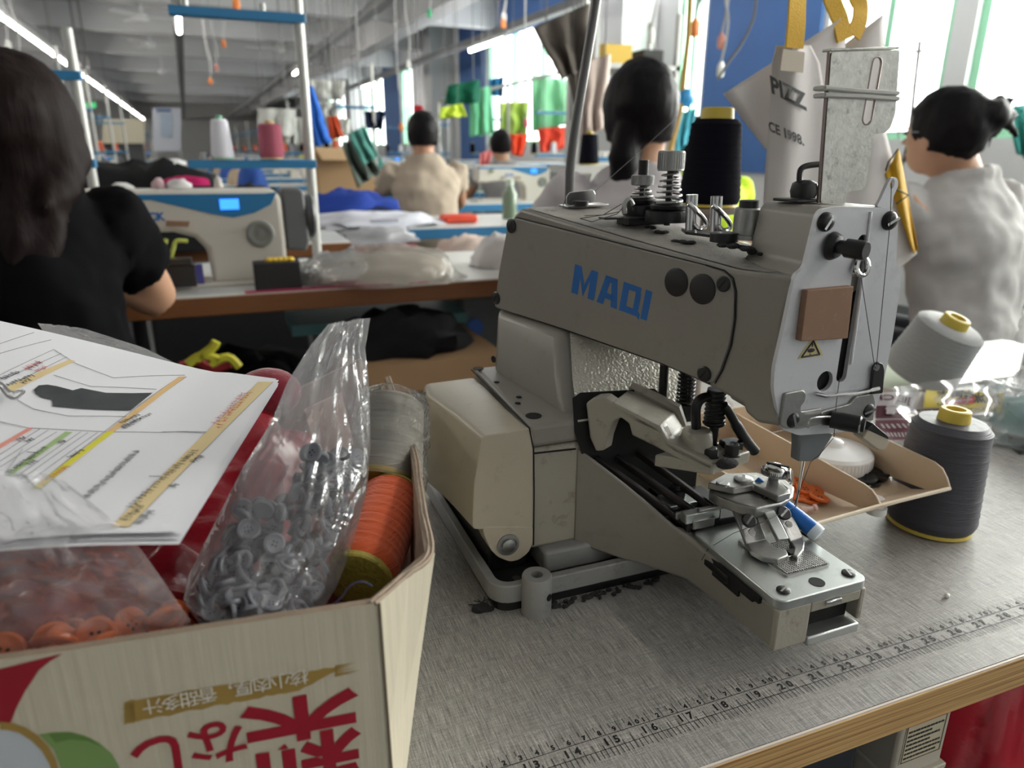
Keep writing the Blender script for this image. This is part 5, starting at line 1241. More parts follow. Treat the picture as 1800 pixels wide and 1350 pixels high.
def make_machine(label):
    """lockstitch head: origin on the table under the column, the arm reaching to -x"""
    t = thing('lockstitch_machine', label, 'sewing machine')
    def pr(pts, y0, y1, name, m, bev=.006, par=t):
        g = B(); g.prism([Vector((x, y0, z)) for x, z in pts], (0, y1 - y0, 0)); return g.build(name, m, par, bevel=bev, bseg=3)
    body = [(.095, .0), (.10, .10), (.098, .215), (.08, .232), (-.40, .236), (-.425, .225), (-.43, .13), (-.37, .125), (-.30, .135), (-.16, .135), (-.115, .12), (-.09, .09), (-.085, .0)]
    pr(body, -.055, .055, 'body', mbody, .012)
    pn = [(-.43, .212), (-.20, .212), (-.14, .196), (-.07, .176), (-.02, .166), (.03, .176), (.072, .196), (.088, .226), (.06, .223), (-.3, .225), (-.43, .225)]
    p_ = pr(pn, -.0565, -.0545, 'blue_panel', mbluep, .0005)
    pr([(-.048, .186), (-.004, .186), (-.004, .211), (-.048, .211)], -.0577, -.056, 'display', mlcd, .001, p_)
    g = B(); put_text(g, 'JACK', .026, (-.205, -.0562, .172), (1, 0, 0), (0, 0, 1), .0012); g.build('lettering', mlogo, t, smooth=False)
    g = B(); g.lathe([(.034, 0), (.034, .006), (.030, .010), (.022, .010), (.021, .006), (.008, .006), (.007, .009), (0, .009)], (.04, -.054, .125), (0, -1, 0), 28); g.build('dial', mat('dial_grey', (.22, .23, .21), .5), t)
    pr([(.1, .08), (.15, .075), (.16, .10), (.155, .225), (.145, .235), (.1, .235)], -.05, .05, 'motor_housing', mgreyc, .012)
    g = B(); g.lathe([(.052, 0), (.056, .004), (.056, .02), (.05, .026), (.02, .026), (0, .022)], (.155, 0, .16), (1, 0, 0), 28); g.build('hand_wheel', mat('wheel_dark', (.05, .05, .055), .4), t)
    pr([(-.44, 0), (.11, 0), (.11, .008), (-.44, .008)], -.085, .085, 'bed', mbody, .003)
    pr([(-.175, .150), (-.125, .147), (-.12, .160), (-.172, .163)], -.0575, -.055, 'brown_tape', mbrown, .0004)
    g = B(); g.cyl((-.40, 0, .13), (-.40, 0, .05), .006); g.cyl((-.40, 0, .05), (-.40, 0, .012), .0018); g.box((-.40, -.01, .016), (.02, .04, .006)); g.build('needle_bar', mchrome, t)
    g = B(); g.cyl((-.33, -.052, .2), (-.33, -.075, .2), .012); g.cyl((-.25, -.052, .16), (-.25, -.07, .16), .009); g.build('tension_knob', mchrome, t)
    return t
def make_stand(label, h=1.15, arm=.30, sgn=-1):
    """pole with two blue bars reaching sideways"""
    t = thing('pole_stand', label, 'thread stand')
    g = B(); g.tube([(0, 0, 0), (0, 0, h)], .0135, 12); g.build('pole', mpole, t)
    for z in (.29, h * .82 if h < 1 else .66):
        g = B(); g.span((min(0, sgn * arm) - .016 * (sgn < 0), -.018, z - .012), (max(0, sgn * arm) + .016, .018, z + .01)); g.build('blue_bar', mbar, t, bevel=.002)
        g = B(); g.cyl((sgn * arm * .92, 0, z), (sgn * arm * .92, 0, z + .03), .008); g.build('spool_pin', mpole, t); g = B(); g.cyl((sgn * arm * .3, 0, z), (sgn * arm * .3, 0, z + .03), .008); g.build('spool_pin', mpole, t)
    return t
def make_stool(x, y, label, group=None, z=-.345):
    t = thing('work_stool', label, 'stool', (x, y, FLOOR), 0, group)
    g = B(); g.span((x - .15, y - .11, z - .03), (x + .15, y + .11, z)); g.build('seat', mat('stool_wood', (.28, .17, .09), .6, var=.2), t, bevel=.006)
    for dx in (-.14, .14):
        for dy in (-.09, .09):
            g = B(); g.span((x + dx * .9 - .015, y + dy - .015, FLOOR), (x + dx * .9 + .015, y + dy + .015, z - .03)); g.build('leg', mleg, t)
    return t
def heap(name, label, cat, c, r, m, seed=0, amp=.35, freq=3.0, nu=26, nv=14, flat=True, group=None):
    """a soft pile of cloth or plastic: a lumpy dome on its base"""
    g = B(); c = Vector(c)
    def f(u, v):
        a = 2 * PI * u; th = PI * v; d = Vector((math.sin(th) * math.cos(a), math.sin(th) * math.sin(a), -math.cos(th)))
        k = 1 + amp * (nz(d * freq + Vector((seed, seed * 1.7, 0))) + .6 * nz(d * freq * 2.3 + Vector((0, seed, 3))))
        p = Vector((d.x * r[0] * k, d.y * r[1] * k, d.z * r[2] * k))
        if flat: p.z = max(p.z, -r[2] * .0) if d.z > 0 else 0
        return c + p
    g.grid(f, nu, nv, wrap=True); return tag(g.build(name, m, ang=80, weld=True), label, cat, group)
def cloth(name, label, cat, px, y, m, n=14, wob=.03, seed=0, th=.012, group=None, yv=None, hang=True):
    """a hanging or draped cloth whose outline is four corners at depth y, with folds"""
    g = B(); (u0, v0), (u1, v1), (u2, v2), (u3, v3) = px
    def f(s, t):
        s2 = s + .08 * nz((s * 3 + seed, t * 4, 1)) * math.sin(PI * s); t2 = t + .05 * nz((s * 5 + seed, 2, 3)) * t
        u = (1 - s2) * (1 - t2) * u0 + s2 * (1 - t2) * u1 + s2 * t2 * u2 + (1 - s2) * t2 * u3; v = (1 - s2) * (1 - t2) * v0 + s2 * (1 - t2) * v1 + s2 * t2 * v2 + (1 - s2) * t2 * v3
        return PY(u, v, y + wob * math.sin(s * 13 + seed + 2 * nz((s * 2, t * 2, seed))) * (.3 + t))
    g.grid(f, n, n); o = tag(g.build(name, m, solid=th, ang=80), label, cat, group)
    if hang:
        h = B()
        for s in (.2, .8):
            p = f(s, .04); h.cyl(p, (p.x, p.y, CEIL), .003, n=6)
        h.build('hanging_wire', mrod, o)
    return o
def col(name, c, **k): return mat(name, c, k.pop('rough', .85), spec=k.pop('spec', .2), **k)

# ================================================================ second row: the brown-edged table with its machine
T2 = make_table(-.62, 2.3, 1.505, 2.06, mbrn, 'white-topped sewing table with a brown wooden edge behind the carton and machine')
MJ = make_machine('white lockstitch machine with blue display panel on the brown-edged table'); MJ.location = (.235, 1.70, 0)
SJ = make_stand('grey pole thread stand with blue bars carrying white and pink cones', 1.25, .30); SJ.location = (.435, 1.88, 0)
sz_ = .31
mwth = col('white_thread', (.62, .62, .68), bump=.4, bscale=1, stretch=(40, 40, 500)); mpth = col('dusty_pink_thread', (.34, .09, .13), bump=.4, bscale=1, stretch=(40, 40, 500))
p = PY(393, 283, 1.88); cone('thread_cone', 'white thread cone on the lower blue bar of the pole stand', (p.x, 1.88, .302), (0, 0, 1), .030, .021, .098, mwth, mat('green_core', (.15, .4, .25), .5), topc=.008)
p = PY(479, 280, 1.88); cone('thread_cone', 'dusty pink thread cone on the lower blue bar beside the pole', (p.x, 1.88, .302), (0, 0, 1), .033, .031, .088, mpth, mat('tan_core', (.5, .36, .15), .5), topc=.008)
SL2 = make_stand('grey pole thread stand standing behind the woman in black', .62, .12); SL2.location = (PY(165, 330, 2.0).x, 2.0, 0); SL2.rotation_euler = (0, 0, 0)
# things on the second table
t = thing('black_bin', 'small black open box with yellow and red scraps beside the lockstitch machine', 'box', PZ(492, 512, 0))
g = B(); a = PZ(450, 513, 0); b_ = PZ(532, 507, 0); d = Vector((0, .06, 0)); g.loft([[a, b_, b_ + d, a + d], [a + Vector((0, 0, .067)), b_ + Vector((0, 0, .067)), b_ + d + Vector((0, 0, .067)), a + d + Vector((0, 0, .067))]]); g.build('bin_shell', mblack, t, bevel=.003)
g = B()
for i in range(5): g.ball(a + Vector((.04 + .012 * i, .03, .07)), (.011, .010, .007), 8, 6)
tag(g.build('yellow_scraps', mat('scrap_yellow', (.75, .5, .05), .7)), kind='stuff'); kids(t)[-1]
o = [k for k in COL.objects if k.name.startswith('yellow_scraps')][-1]; o.parent = t; o.matrix_parent_inverse = t.matrix_world.inverted()
g = B(); a = PZ(440, 518, .001); b_ = PZ(870, 492, .001); g.box(((a.x + .62) / 2 + .02, 1.515, .0015), (.45, .02, .003)); tag(g.build('red_tape', mat('red_tape', (.4, .03, .09), .5)), 'red tape strip along the brown table edge', 'tape')
g = B(); c = PZ(575, 478, .01); g.box(c, (.09, .07, .014)); tag(g.build('clear_tray', mat('grey_tray', (.42, .44, .42), .25)), 'small grey tray on the white table right of the black box', 'tray')
mbagc = film('beige_bag_film', haze=.3, gloss=.4, rough=.14, bscale=26, bump=.6, hcol=(.62, .58, .52))
heap('wrapped_goods', 'clear plastic bag of cream knitwear sagging over the brown table edge', 'plastic bag', (PZ(690, 500, 0).x, 1.60, .001), (.21, .14, .085), mbagc, 3, .25, 2.5)
heap('knitwear', 'cream knitwear inside the clear bag on the brown-edged table', 'clothing', (PZ(695, 500, 0).x, 1.61, .001), (.18, .11, .065), col('cream_knit', (.50, .45, .39), bump=.5, bscale=200), 5, .2, 3)
heap('clear_wrap', 'crumpled clear wrap beside the cream knitwear bag', 'plastic bag', (PZ(620, 500, 0).x - .02, 1.62, .001), (.11, .10, .07), film('clear_wrap', haze=.22, gloss=.6, rough=.08, bscale=30, bump=1.0), 8, .35, 3.5)
heap('white_bag', 'white plastic bag behind the left edge of the cream machine', 'plastic bag', (PZ(885, 470, 0).x, 1.72, .001), (.08, .08, .09), col('white_bag', (.60, .57, .56), rough=.5), 4, .25, 3)
# small parts on and under the lockstitch machine
for i, (u, v, r, c, lb) in enumerate(((216, 338, (.028, .02, .014), (.6, .6, .58), 'white crumpled tape on top of the lockstitch machine'), (316, 330, (.028, .02, .022), (.62, .60, .60), 'white cloth knot on top of the lockstitch machine'), (279, 328, (.016, .014, .024), (.5, .36, .38), 'pale pink cloth tag on the lockstitch machine'), (385, 332, (.011, .011, .026), (.55, .52, .48), 'white bobbin standing on the lockstitch machine'))):
    p = PY(u, v, 1.70); heap('cloth_scrap', lb, 'scrap', (p.x, 1.70, .236), r, col('scrap_%d' % i, c), i, .25, 2.5, 14, 8)
g = B(); p = PY(296, 470, 1.62); g.tube(smooth_path([PY(u, v, 1.62) for u, v in ((292, 420), (290, 440), (296, 460), (304, 440), (310, 424), (330, 424))], 4), .005, 6); tag(g.build('yellow_ribbon', mat('neon_ribbon', (.55, .6, .12), .7)), 'yellow-green ribbon hanging in the throat of the lockstitch machine', 'ribbon')
g = B(); a = PZ(318, 512, .009); g.box(a + Vector((0, .05, .03)), (.07, .05, .05)); g.box(a + Vector((0, .04, .065)), (.06, .04, .014)); tag(g.build('presser_unit', mat('unit_dark', (.05, .05, .05), .3, metal=.5)), 'dark metal thread clamp unit under the arm of the lockstitch machine', 'clamp')
g = B(); a = PY(350, 470, 1.64); g.box(a + Vector((0, 0, -.03)), (.016, .012, .075)); tag(g.build('blue_bottle', mat('purple_blue', (.08, .07, .30), .4)), 'blue oil bottle beside the column of the lockstitch machine', 'bottle')
# under the second table
mcb = col('carton_brown', (.22, .135, .07), var=.1)
t = thing('storage_carton', 'brown cardboard carton standing in the dark under the brown-edged table', 'box', (.78, 1.45, FLOOR))
g = B(); g.span((.42, 1.30, FLOOR), (.82, 1.75, -.16)); g.build('carton_body', mcb, t, bevel=.005)
g = B(); g.prism([(.42, 1.30, -.16), (.82, 1.30, -.16), (.83, 1.22, -.2), (.40, 1.22, -.2)], (0, 0, .006)); g.build('flap', mcb, t)
heap('black_cloth_pile', 'black cloth heaped on the brown carton under the table', 'cloth', (.60, 1.52, -.16), (.17, .16, .09), col('black_cloth', (.006, .006, .007)), 2, .3, 3)
heap('black_goods_pile', 'black garments piled large to darken the floor below the woman in black', 'cloth', (.24, 1.86, FLOOR), (.34, .17, .52), col('black_cloth', (.006, .006, .007)), 6, .14, 3)  # black goods, made larger to darken the lit floor under the table
g = B()
for q in (((330, 640), (355, 625), (385, 632)), ((345, 632), (372, 612), (380, 600)), ((370, 640), (400, 628), (420, 645))): g.tube(smooth_path([PY(u, v, 1.28) for u, v in q], 4), .010, 6)
tag(g.build('yellow_bands', mat('band_yellow', (.5, .46, .03), .6)), 'yellow ribbon scraps in the dark under the brown table', 'ribbon')
g = B(); g.tube(smooth_path([PY(u, v, 1.30) for u, v in ((318, 644), (345, 636), (375, 648), (405, 640))], 4), .010, 6); tag(g.build('red_band', mat('band_red', (.4, .02, .03), .6)), 'red ribbon scrap among the yellow ones under the brown table', 'ribbon')
g = B(); g.box((.58, 1.78, -.14), (.5, .22, .03)); g.build('shelf_sheet', mat('teal_sheet', (.10, .26, .27), .4)); tag(COL.objects[-1], 'teal sheet slung under the brown-edged table', 'sheet')
t = thing('grey_tub', 'grey plastic tub with a blue badge under the brown table beside the machine', 'tub', (.98, 1.9, FLOOR))
g = B(); g.span((.84, 1.80, FLOOR), (1.12, 2.02, -.10)); g.build('tub_shell', mat('tub_grey', (.16, .19, .20), .5), t, bevel=.02); 
g = B(); g.span((.83, 1.79, -.10), (1.13, 2.03, -.075)); g.build('tub_rim', mat('tub_teal', (.18, .32, .33), .45), t, bevel=.008)
g = B(); p = PY(834, 575, 1.795); g.lathe([(.028, 0), (.028, .006), (0, .006)], p, (0, -1, 0), 20, squash=1); g.build('badge', mat('badge_blue', (.08, .2, .7), .4), t)

# ================================================================ third row
T3 = make_table(.72, 3.2, 2.83, 3.45, mbe, 'white table with a blue front edge in front of the man in beige')
T3b = make_table(-1.5, .62, 2.45, 3.05, mbrn, 'sewing table behind the white lockstitch machine under the black cloth')
heap('black_garments', 'heap of black garments behind the white lockstitch machine', 'cloth', (-.10, 2.55, .001), (.40, .22, .27), col('black_cloth', (.006, .006, .007)), 1, .25, 3)
heap('magenta_cloth', 'magenta cloth lying in the heap of black garments', 'cloth', (PY(327, 322, 2.33).x, 2.33, PY(327, 326, 2.33).z), (.075, .03, .03), col('magenta', (.36, .01, .09)), 3, .15, 2)
heap('white_tuft', 'small white cloth on top of the black garment heap', 'cloth', (PY(306, 284, 2.5).x, 2.5, PY(306, 290, 2.5).z), (.04, .03, .02), col('white_cloth', (.6, .6, .6)), 2, .2, 2)
heap('grey_garments', 'dark grey garments right of the black heap', 'cloth', (.30, 2.62, .001), (.2, .16, .19), col('charcoal_cloth', (.035, .035, .037)), 7, .3, 3)
heap('white_fabric', 'crumpled white fabric on the left end of the blue-edged table', 'cloth', (PZ(610, 395, 0).x + .1, 3.05, .001), (.32, .2, .06), col('white_fabric', (.62, .63, .70)), 12, .35, 4)
heap('blue_fabric', 'royal blue fabric pile between the pole and the man in beige', 'cloth', (PY(600, 350, 3.4).x, 3.30, .001), (.30, .16, .14), col('royal_blue', (.02, .05, .28)), 4, .3, 3)
heap('navy_fabric', 'dark navy fabric below the royal blue pile', 'cloth', (PY(600, 372, 3.2).x + .1, 3.2, .001), (.22, .1, .075), col('navy', (.008, .012, .06)), 9, .25, 3)
g = B(); a = PZ(778, 382, .001); g.box((a.x, 3.05, .02), (.16, .12, .035)); tag(g.build('red_pouch', mat('coral_red', (.75, .07, .03), .6), bevel=.01), 'bright red folded cloth on the blue-edged white table', 'cloth')
t = thing('green_bottle', 'grey-green bottle with pale cap on the blue-edged table', 'bottle', (PZ(868, 378, 0).x, 3.15, 0))
g = B(); g.lathe([(.035, 0), (.037, .01), (.037, .12), (.02, .15), (.018, .16), (0, .16)], (t.location.x, 3.15, .001), (0, 0, 1), 18); g.build('bottle_body', mat('bottle_green', (.16, .22, .15), .3), t)
g = B(); g.lathe([(.02, 0), (.02, .03), (0, .03)], (t.location.x, 3.15, .161), (0, 0, 1), 14); g.build('bottle_cap', mat('cap_pale', (.5, .6, .5), .4), t)
heap('white_sack', 'pale cream cloth lying below the blue-edged table', 'cloth', (PY(820, 430, 2.75).x, 2.7, PY(820, 440, 2.7).z - .03), (.16, .1, .09), col('cream_sack', (.60, .48, .42)), 2, .3, 3)
g = B(); x = PY(810, 440, 2.7).x; g.span((x - .2, 2.6, FLOOR), (x + .2, 2.8, PY(820, 440, 2.7).z - .03)); tag(g.build('dark_crate', mat('crate_dark', (.04, .045, .045), .6), bevel=.01), 'dark crate under the blue-edged table carrying the cream cloth', 'crate')
t = thing('red_crate', 'dark red crate under the blue-edged white table', 'crate', (PY(660, 440, 2.75).x, 2.7, FLOOR)); x0, x1 = PY(600, 440, 2.7).x, PY(722, 440, 2.7).x
g = B(); g.span((x0, 2.56, FLOOR), (x1, 2.84, PY(660, 428, 2.65).z)); g.build('crate_body', mat('crate_red', (.20, .008, .018), .5), t, bevel=.01)
heap('crate_filling', 'silver-grey plastic lying in the dark red crate', 'plastic bag', ((x0 + x1) / 2, 2.7, PY(660, 428, 2.65).z), (.18, .1, .06), col('silver_plastic', (.36, .36, .38), rough=.35), 3, .3, 3)
for i, (x0, x1) in enumerate(((-1.25, -.72), (-.66, -.16), (-.10, .46))):  # near-black bins added only so the space under this table reads dark
    t = thing('shade_bin', ('black bin added to darken under the far table, leftmost behind the woman in black', 'black bin added to darken under the far table behind the woman in black', 'black bin added to darken under the far table behind the lockstitch machine')[i], 'bin', ((x0 + x1) / 2, 2.7, FLOOR))
    g = B(); g.span((x0, 2.5, FLOOR), (x1, 2.95, -.15)); g.build('bin_shell', mat('bin_black', (.012, .013, .014), .6), t, bevel=.02)
    g = B(); g.span((x0 - .01, 2.49, -.15), (x1 + .01, 2.96, -.12)); g.build('bin_rim', mat('bin_black', (.012, .013, .014), .6), t, bevel=.008)
# ================================================================ people
mskin = mat('skin', (.48, .27, .17), .55); mskin2 = mat('skin_tan', (.40, .21, .13), .55); mpants = col('dark_trousers', (.02, .022, .03))
def folds(o, name, size, strength, mid=.28):
    tx = bpy.data.textures.get(name) or bpy.data.textures.new(name, 'CLOUDS'); tx.noise_scale = size; tx.noise_depth = 2
    md = o.modifiers.new('folds', 'DISPLACE'); md.texture = tx; md.strength = strength; md.mid_level = mid; md.texture_coords = 'LOCAL'
def remesh(o, vox, sm=6):
    md = o.modifiers.new('remesh', 'REMESH'); md.mode = 'VOXEL'; md.voxel_size = vox; md.use_smooth_shade = True
    if sm: m2 = o.modifiers.new('smooth', 'SMOOTH'); m2.factor = .5; m2.iterations = sm
def ell(c, rx, ry, n, fx, fy): return [c + fx * (rx * math.cos(2 * PI * i / n)) + fy * (ry * math.sin(2 * PI * i / n)) for i in range(n)]
def person(label, head, neck, sh_l, sh_r, hip, arms, face, shirt, hair, skin=mskin, hw=.075, vox=.011, collar=False, shirt_len=.0, knees=True, sleeve=.5, hair_fn=None, turn=None):
    """head: centre; sh_l/sh_r: shoulder joints; arms: (elbow, wrist) left and right; face: unit vector the chest faces"""
    head, neck, sh_l, sh_r, hip = map(Vector, (head, neck, sh_l, sh_r, hip)); face = Vector(face).normalized(); right = Vector((face.y, -face.x, 0)).normalized()
    hf = Vector(turn).normalized() if turn else face; hr_ = Vector((hf.y, -hf.x, 0)).normalized()
    root = thing('person', label, 'person', (hip.x, hip.y, FLOOR))
    sw = (sh_r - sh_l).length / 2; mid = (sh_l + sh_r) / 2
    def torso(g, e):
        up = (mid - hip)
        bw = sw / .165
        secs = [(-.09, .155 * bw, .11), (.0, .16 * bw, .115), (.3, .142 * bw, .108), (.55, sw * .86, .118), (.78, sw * .98, .118), (.93, sw * .92, .1), (1.03, sw * .62, .075), (1.10, .066, .062)]
        R_ = []
        for t, rx, ry in secs:
            c = hip + up * t if t <= 1.0 else lerp(mid, neck, (t - 1) / .1); R_.append(ell(c, rx + e, ry + e, 20, right, face))
        g.loft(R_)
    b = B(); torso(b, 0)
    b.tube([neck - Vector((0, 0, .03)), neck, lerp(neck, head, .55)], [.062, .055, .055], 14)
    M = Matrix((hr_, hf, Vector((0, 0, 1)))).transposed()
    b.ball(head, (hw, hw * 1.22, hw * 1.42), 20, 14, M)
    b.ball(head + hf * hw * .5 - Vector((0, 0, hw * .75)), (hw * .66, hw * .66, hw * .62), 14, 10, M)               # jaw
    b.tube([head + hf * hw * 1.12 + Vector((0, 0, .006)), head + hf * hw * 1.42 - Vector((0, 0, hw * .28)), head + hf * hw * 1.1 - Vector((0, 0, hw * .34))], [.008, .014, .011], 8)   # nose
    for s in (-1, 1): b.ball(head + hr_ * s * hw * 1.0 - hf * .006 - Vector((0, 0, hw * .2)), (.010, .020, .032), 10, 8, M)   # ears
    for (el, wr), sh, s in zip(arms, (sh_l, sh_r), (-1, 1)):
        el, wr = Vector(el), Vector(wr)
        b.tube([sh, lerp(sh, el, .35), lerp(sh, el, .75), el], [.052, .050, .043, .038], 12); b.tube([el, lerp(el, wr, .3), lerp(el, wr, .8), wr], [.039, .041, .030, .026], 12)
        d = (wr - el).normalized(); q = d.cross(Vector((0, 0, 1))).normalized()
        b.ball(wr + d * .05, (.036, .05, .018), 12, 8, Matrix((q, d, q.cross(d))).transposed())
        for k in range(4):
            o0 = wr + d * .085 + q * (k - 1.5) * .018; b.tube([o0, o0 + d * (.034 + .006 * (k in (1, 2))) - Vector((0, 0, .006)), o0 + d * (.058 + .01 * (k in (1, 2))) - Vector((0, 0, .026))], [.0095, .0088, .0078], 7)
        o0 = wr + d * .03 - q * s * .03; b.tube([o0, o0 + d * .03 - q * s * .022, o0 + d * .06 - q * s * .02 - Vector((0, 0, .01))], [.012, .011, .009], 7)
    if knees:
        for s in (-1, 1):
            h0 = hip + right * s * .09 - Vector((0, 0, .04)); kn = h0 + face * .40 + Vector((0, 0, .02)); an = Vector((kn.x, kn.y, FLOOR + .07)) - face * .06
            b.tube([h0, lerp(h0, kn, .5), kn], [.08, .07, .055], 12); b.tube([kn, lerp(kn, an, .4), an], [.056, .052, .036], 12); b.ball(an + face * .07 - Vector((0, 0, .035)), (.042, .11, .036), 12, 8, Matrix((right, face, Vector((0, 0, 1)))).transposed())
    body = b.build('body', skin, root); remesh(body, vox)
    # eyes and mouth
    g = B()
    for s in (-1, 1): g.ball(head + hf * hw * 1.13 + hr_ * s * hw * .38 + Vector((0, 0, .004)), (.012, .007, .006), 10, 6, M)
    g.build('eyes', mat('eye_dark', (.02, .015, .012), .3), root)
    g = B(); g.ball(head + hf * hw * 1.12 - Vector((0, 0, hw * .72)), (.022, .008, .006), 10, 6, M); g.build('mouth', mat('lips', (.35, .1, .09), .5), root)
    # shirt
    g = B(); torso(g, .012)
    for (el, wr), sh in zip(arms, (sh_l, sh_r)):
        el = Vector(el); g.tube([sh, lerp(sh, el, .3), lerp(sh, el, sleeve)], [.056, .060, .060], 14)
    if collar: g.tube([neck + (right * math.cos(a) + face * math.sin(a)) * .066 + Vector((0, 0, .0 - .02 * math.sin(a))) for a in [2 * PI * i / 16 for i in range(17)]], .014, 8)
    sh = g.build('shirt', shirt, root); remesh(sh, vox, 4); folds(sh, 'shirt_folds', .10, .04)
    if knees:
        g = B()
        for s in (-1, 1):
            h0 = hip + right * s * .09 - Vector((0, 0, .04)); kn = h0 + face * .40 + Vector((0, 0, .02)); an = Vector((kn.x, kn.y, FLOOR + .09)) - face * .06
            g.tube([h0 - face * .02, lerp(h0, kn, .5), kn, lerp(kn, an, .02), lerp(kn, an, .5), an], [.09, .085, .072, .07, .062, .052], 14)
        g.ball(hip - Vector((0, 0, .02)), (.14, .11, .09), 16, 10)
        tr = g.build('trousers', mpants, root); remesh(tr, vox * 1.3, 4)
    g = B(); hair_fn(g, head, hf, hr_, hw, M); ho = g.build('hair', hair, root); remesh(ho, vox * .8, 2); folds(ho, 'hair_locks', .03, .008, .5)
    return root
def cap(g, H, f, r, w, M, back=1.06, front=.15, low=-.35):
    """hair cap: the skull shell behind and above the hairline"""
    def fn(u, v):
        a = 2 * PI * u; th = PI * v; d = Vector((math.sin(th) * math.cos(a), math.sin(th) * math.sin(a), -math.cos(th)))
        k = 1.1 + .02 * nz(d * 6)
        if d.y > front and d.z < .45: k = .85
        elif d.z < low: k = .9
        return H + M @ Vector((d.x * w * k * 1.02, d.y * w * 1.24 * k, d.z * w * 1.44 * k))
    g.grid(fn, 36, 26, wrap=True)
mhair = mat('black_hair', (.007, .006, .007), .55, spec=.12, bump=.6, bscale=1, stretch=(120, 120, 8)); mhairb = mat('brown_black_hair', (.011, .0065, .006), .6, spec=.1, bump=.7, bscale=1, stretch=(120, 120, 8))
# woman in black at the left
def hair_long(g, H, f, r, w, M):
    cap(g, H, f, r, w, M, low=-.9)
    g.ball(H + Vector((0, 0, .012)) - f * .012, (w * 1.16, w * 1.35, w * 1.28), 24, 16, M)
    rnd = random.Random(1)
    for k in range(26):
        a = math.radians(lerp(150, 372, k / 25)); d = r * math.cos(a) + f * math.sin(a)
        p0 = H + d * w * .95 + Vector((0, 0, .03)); ln = rnd.uniform(.20, .27) if abs(math.cos(a)) < .9 else .13
        g.tube([p0, H + d * w * 1.06 - Vector((0, 0, ln * .4)), H + d * w * 1.0 - f * .05 - Vector((0, 0, ln * .8)) + r * rnd.uniform(-.015, .02), H + d * w * .92 - f * .078 - Vector((0, 0, ln)) + r * rnd.uniform(-.02, .02)], [.016, .02, .017, .006], 7)
Hw = PY(38, 224, 1.2)
person('woman in a black T-shirt with long dark brown hair, seen from behind at the left', Hw, PY(52, 318, 1.17), PY(-70, 362, 1.2), PY(178, 368, 1.21), (-.08, 1.10, -.20),
       (((-.32, 1.38, .0), (-.14, 1.62, .06)), (PY(284, 529, 1.38), PZ(190, 497, .075))), (.05, 1, 0), col('black_tee', (.004, .004, .005), rough=.95, spec=.08), mhairb, hw=.078, sleeve=.58, hair_fn=hair_long, turn=(.35, 1, 0))
make_stool(-.08, 1.06, 'work stool under the woman in black')
# ponytail woman
def hair_pony(g, H, f, r, w, M):
    cap(g, H, f, r, w, M, low=-.5); g.ball(H + Vector((0, 0, .022)) - f * .012, (w * 1.13, w * 1.38, w * 1.38), 24, 16, M)
    q = H - f * .075 - r * .04 + Vector((0, 0, -.02)); rnd = random.Random(2)
    for k in range(12):
        j = Vector((rnd.uniform(-.02, .03), rnd.uniform(-.02, .02), 0))
        g.tube([H - r * .03 - f * .05 + j * .6 + Vector((0, 0, .02)), q + j + Vector((-.012, 0, -.07)), q + j * 1.1 + Vector((.0, -.01, -.17)), q + j * .9 + Vector((.035, -.01, -.26 - rnd.uniform(0, .05)))], [.019, .018, .014, .005], 8)
person('woman in a white T-shirt with a long black ponytail, seen behind the machine arm', (1.12, 1.25, .405), (1.13, 1.235, .285), (.965, 1.22, .245), (1.285, 1.22, .245), (1.12, 1.12, -.20),
       (((.86, 1.38, .03), (1.0, 1.62, .05)), ((1.38, 1.38, .03), (1.26, 1.62, .05))), (0, 1, 0), col('white_tee', (.50, .47, .48)), mhair, hw=.076, hair_fn=hair_pony, turn=(.25, 1, 0))
make_stool(1.12, 1.1, 'work stool under the woman with the ponytail')
# man in beige
def hair_short(g, H, f, r, w, M): cap(g, H, f, r, w, M, low=-.5); g.ball(H + Vector((0, 0, .02)) - f * .01, (w * 1.1, w * 1.3, w * 1.36), 20, 14, M)
person('man in a beige T-shirt with short black hair working at a far table', (1.262, 3.82, .415), (1.262, 3.79, .30), (1.085, 3.78, .225), (1.44, 3.78, .225), (1.25, 3.68, -.20),
       (((.985, 3.95, .02), (1.02, 4.2, .04)), ((1.52, 3.95, .02), (1.45, 4.2, .04))), (0, 1, 0), col('beige_tee', (.40, .33, .26)), mhair, mskin2, hw=.08, vox=.016, hair_fn=hair_short)
make_stool(1.25, 3.66, 'work stool under the man in beige')
person('person with short black hair and grey shirt behind the far white machine', (2.17, 5.02, .37), (2.18, 5.0, .255), (2.03, 5.0, .19), (2.36, 5.0, .19), (2.19, 4.92, -.20),
       (((1.96, 5.15, .0), (2.05, 5.4, .04)), ((2.44, 5.15, 0), (2.36, 5.4, .04))), (0, 1, 0), col('grey_tee', (.30, .30, .31)), mhair, hw=.074, vox=.02, hair_fn=hair_short)
make_stool(2.19, 4.9, 'work stool under the person in the grey shirt')
person('person in a neon yellow-green shirt half hidden by the black thread cone', (2.195, 2.58, .365), (2.24, 2.56, .25), (2.13, 2.55, .18), (2.46, 2.55, .18), (2.30, 2.46, -.20),
       (((2.06, 2.7, .0), (2.16, 2.93, .05)), ((2.55, 2.7, 0), (2.45, 2.93, .05))), (-.1, 1, 0), col('neon_tee', (.50, .70, .04)), mhair, hw=.074, vox=.016, hair_fn=hair_short)
make_stool(2.30, 2.42, 'work stool under the person in the neon shirt')
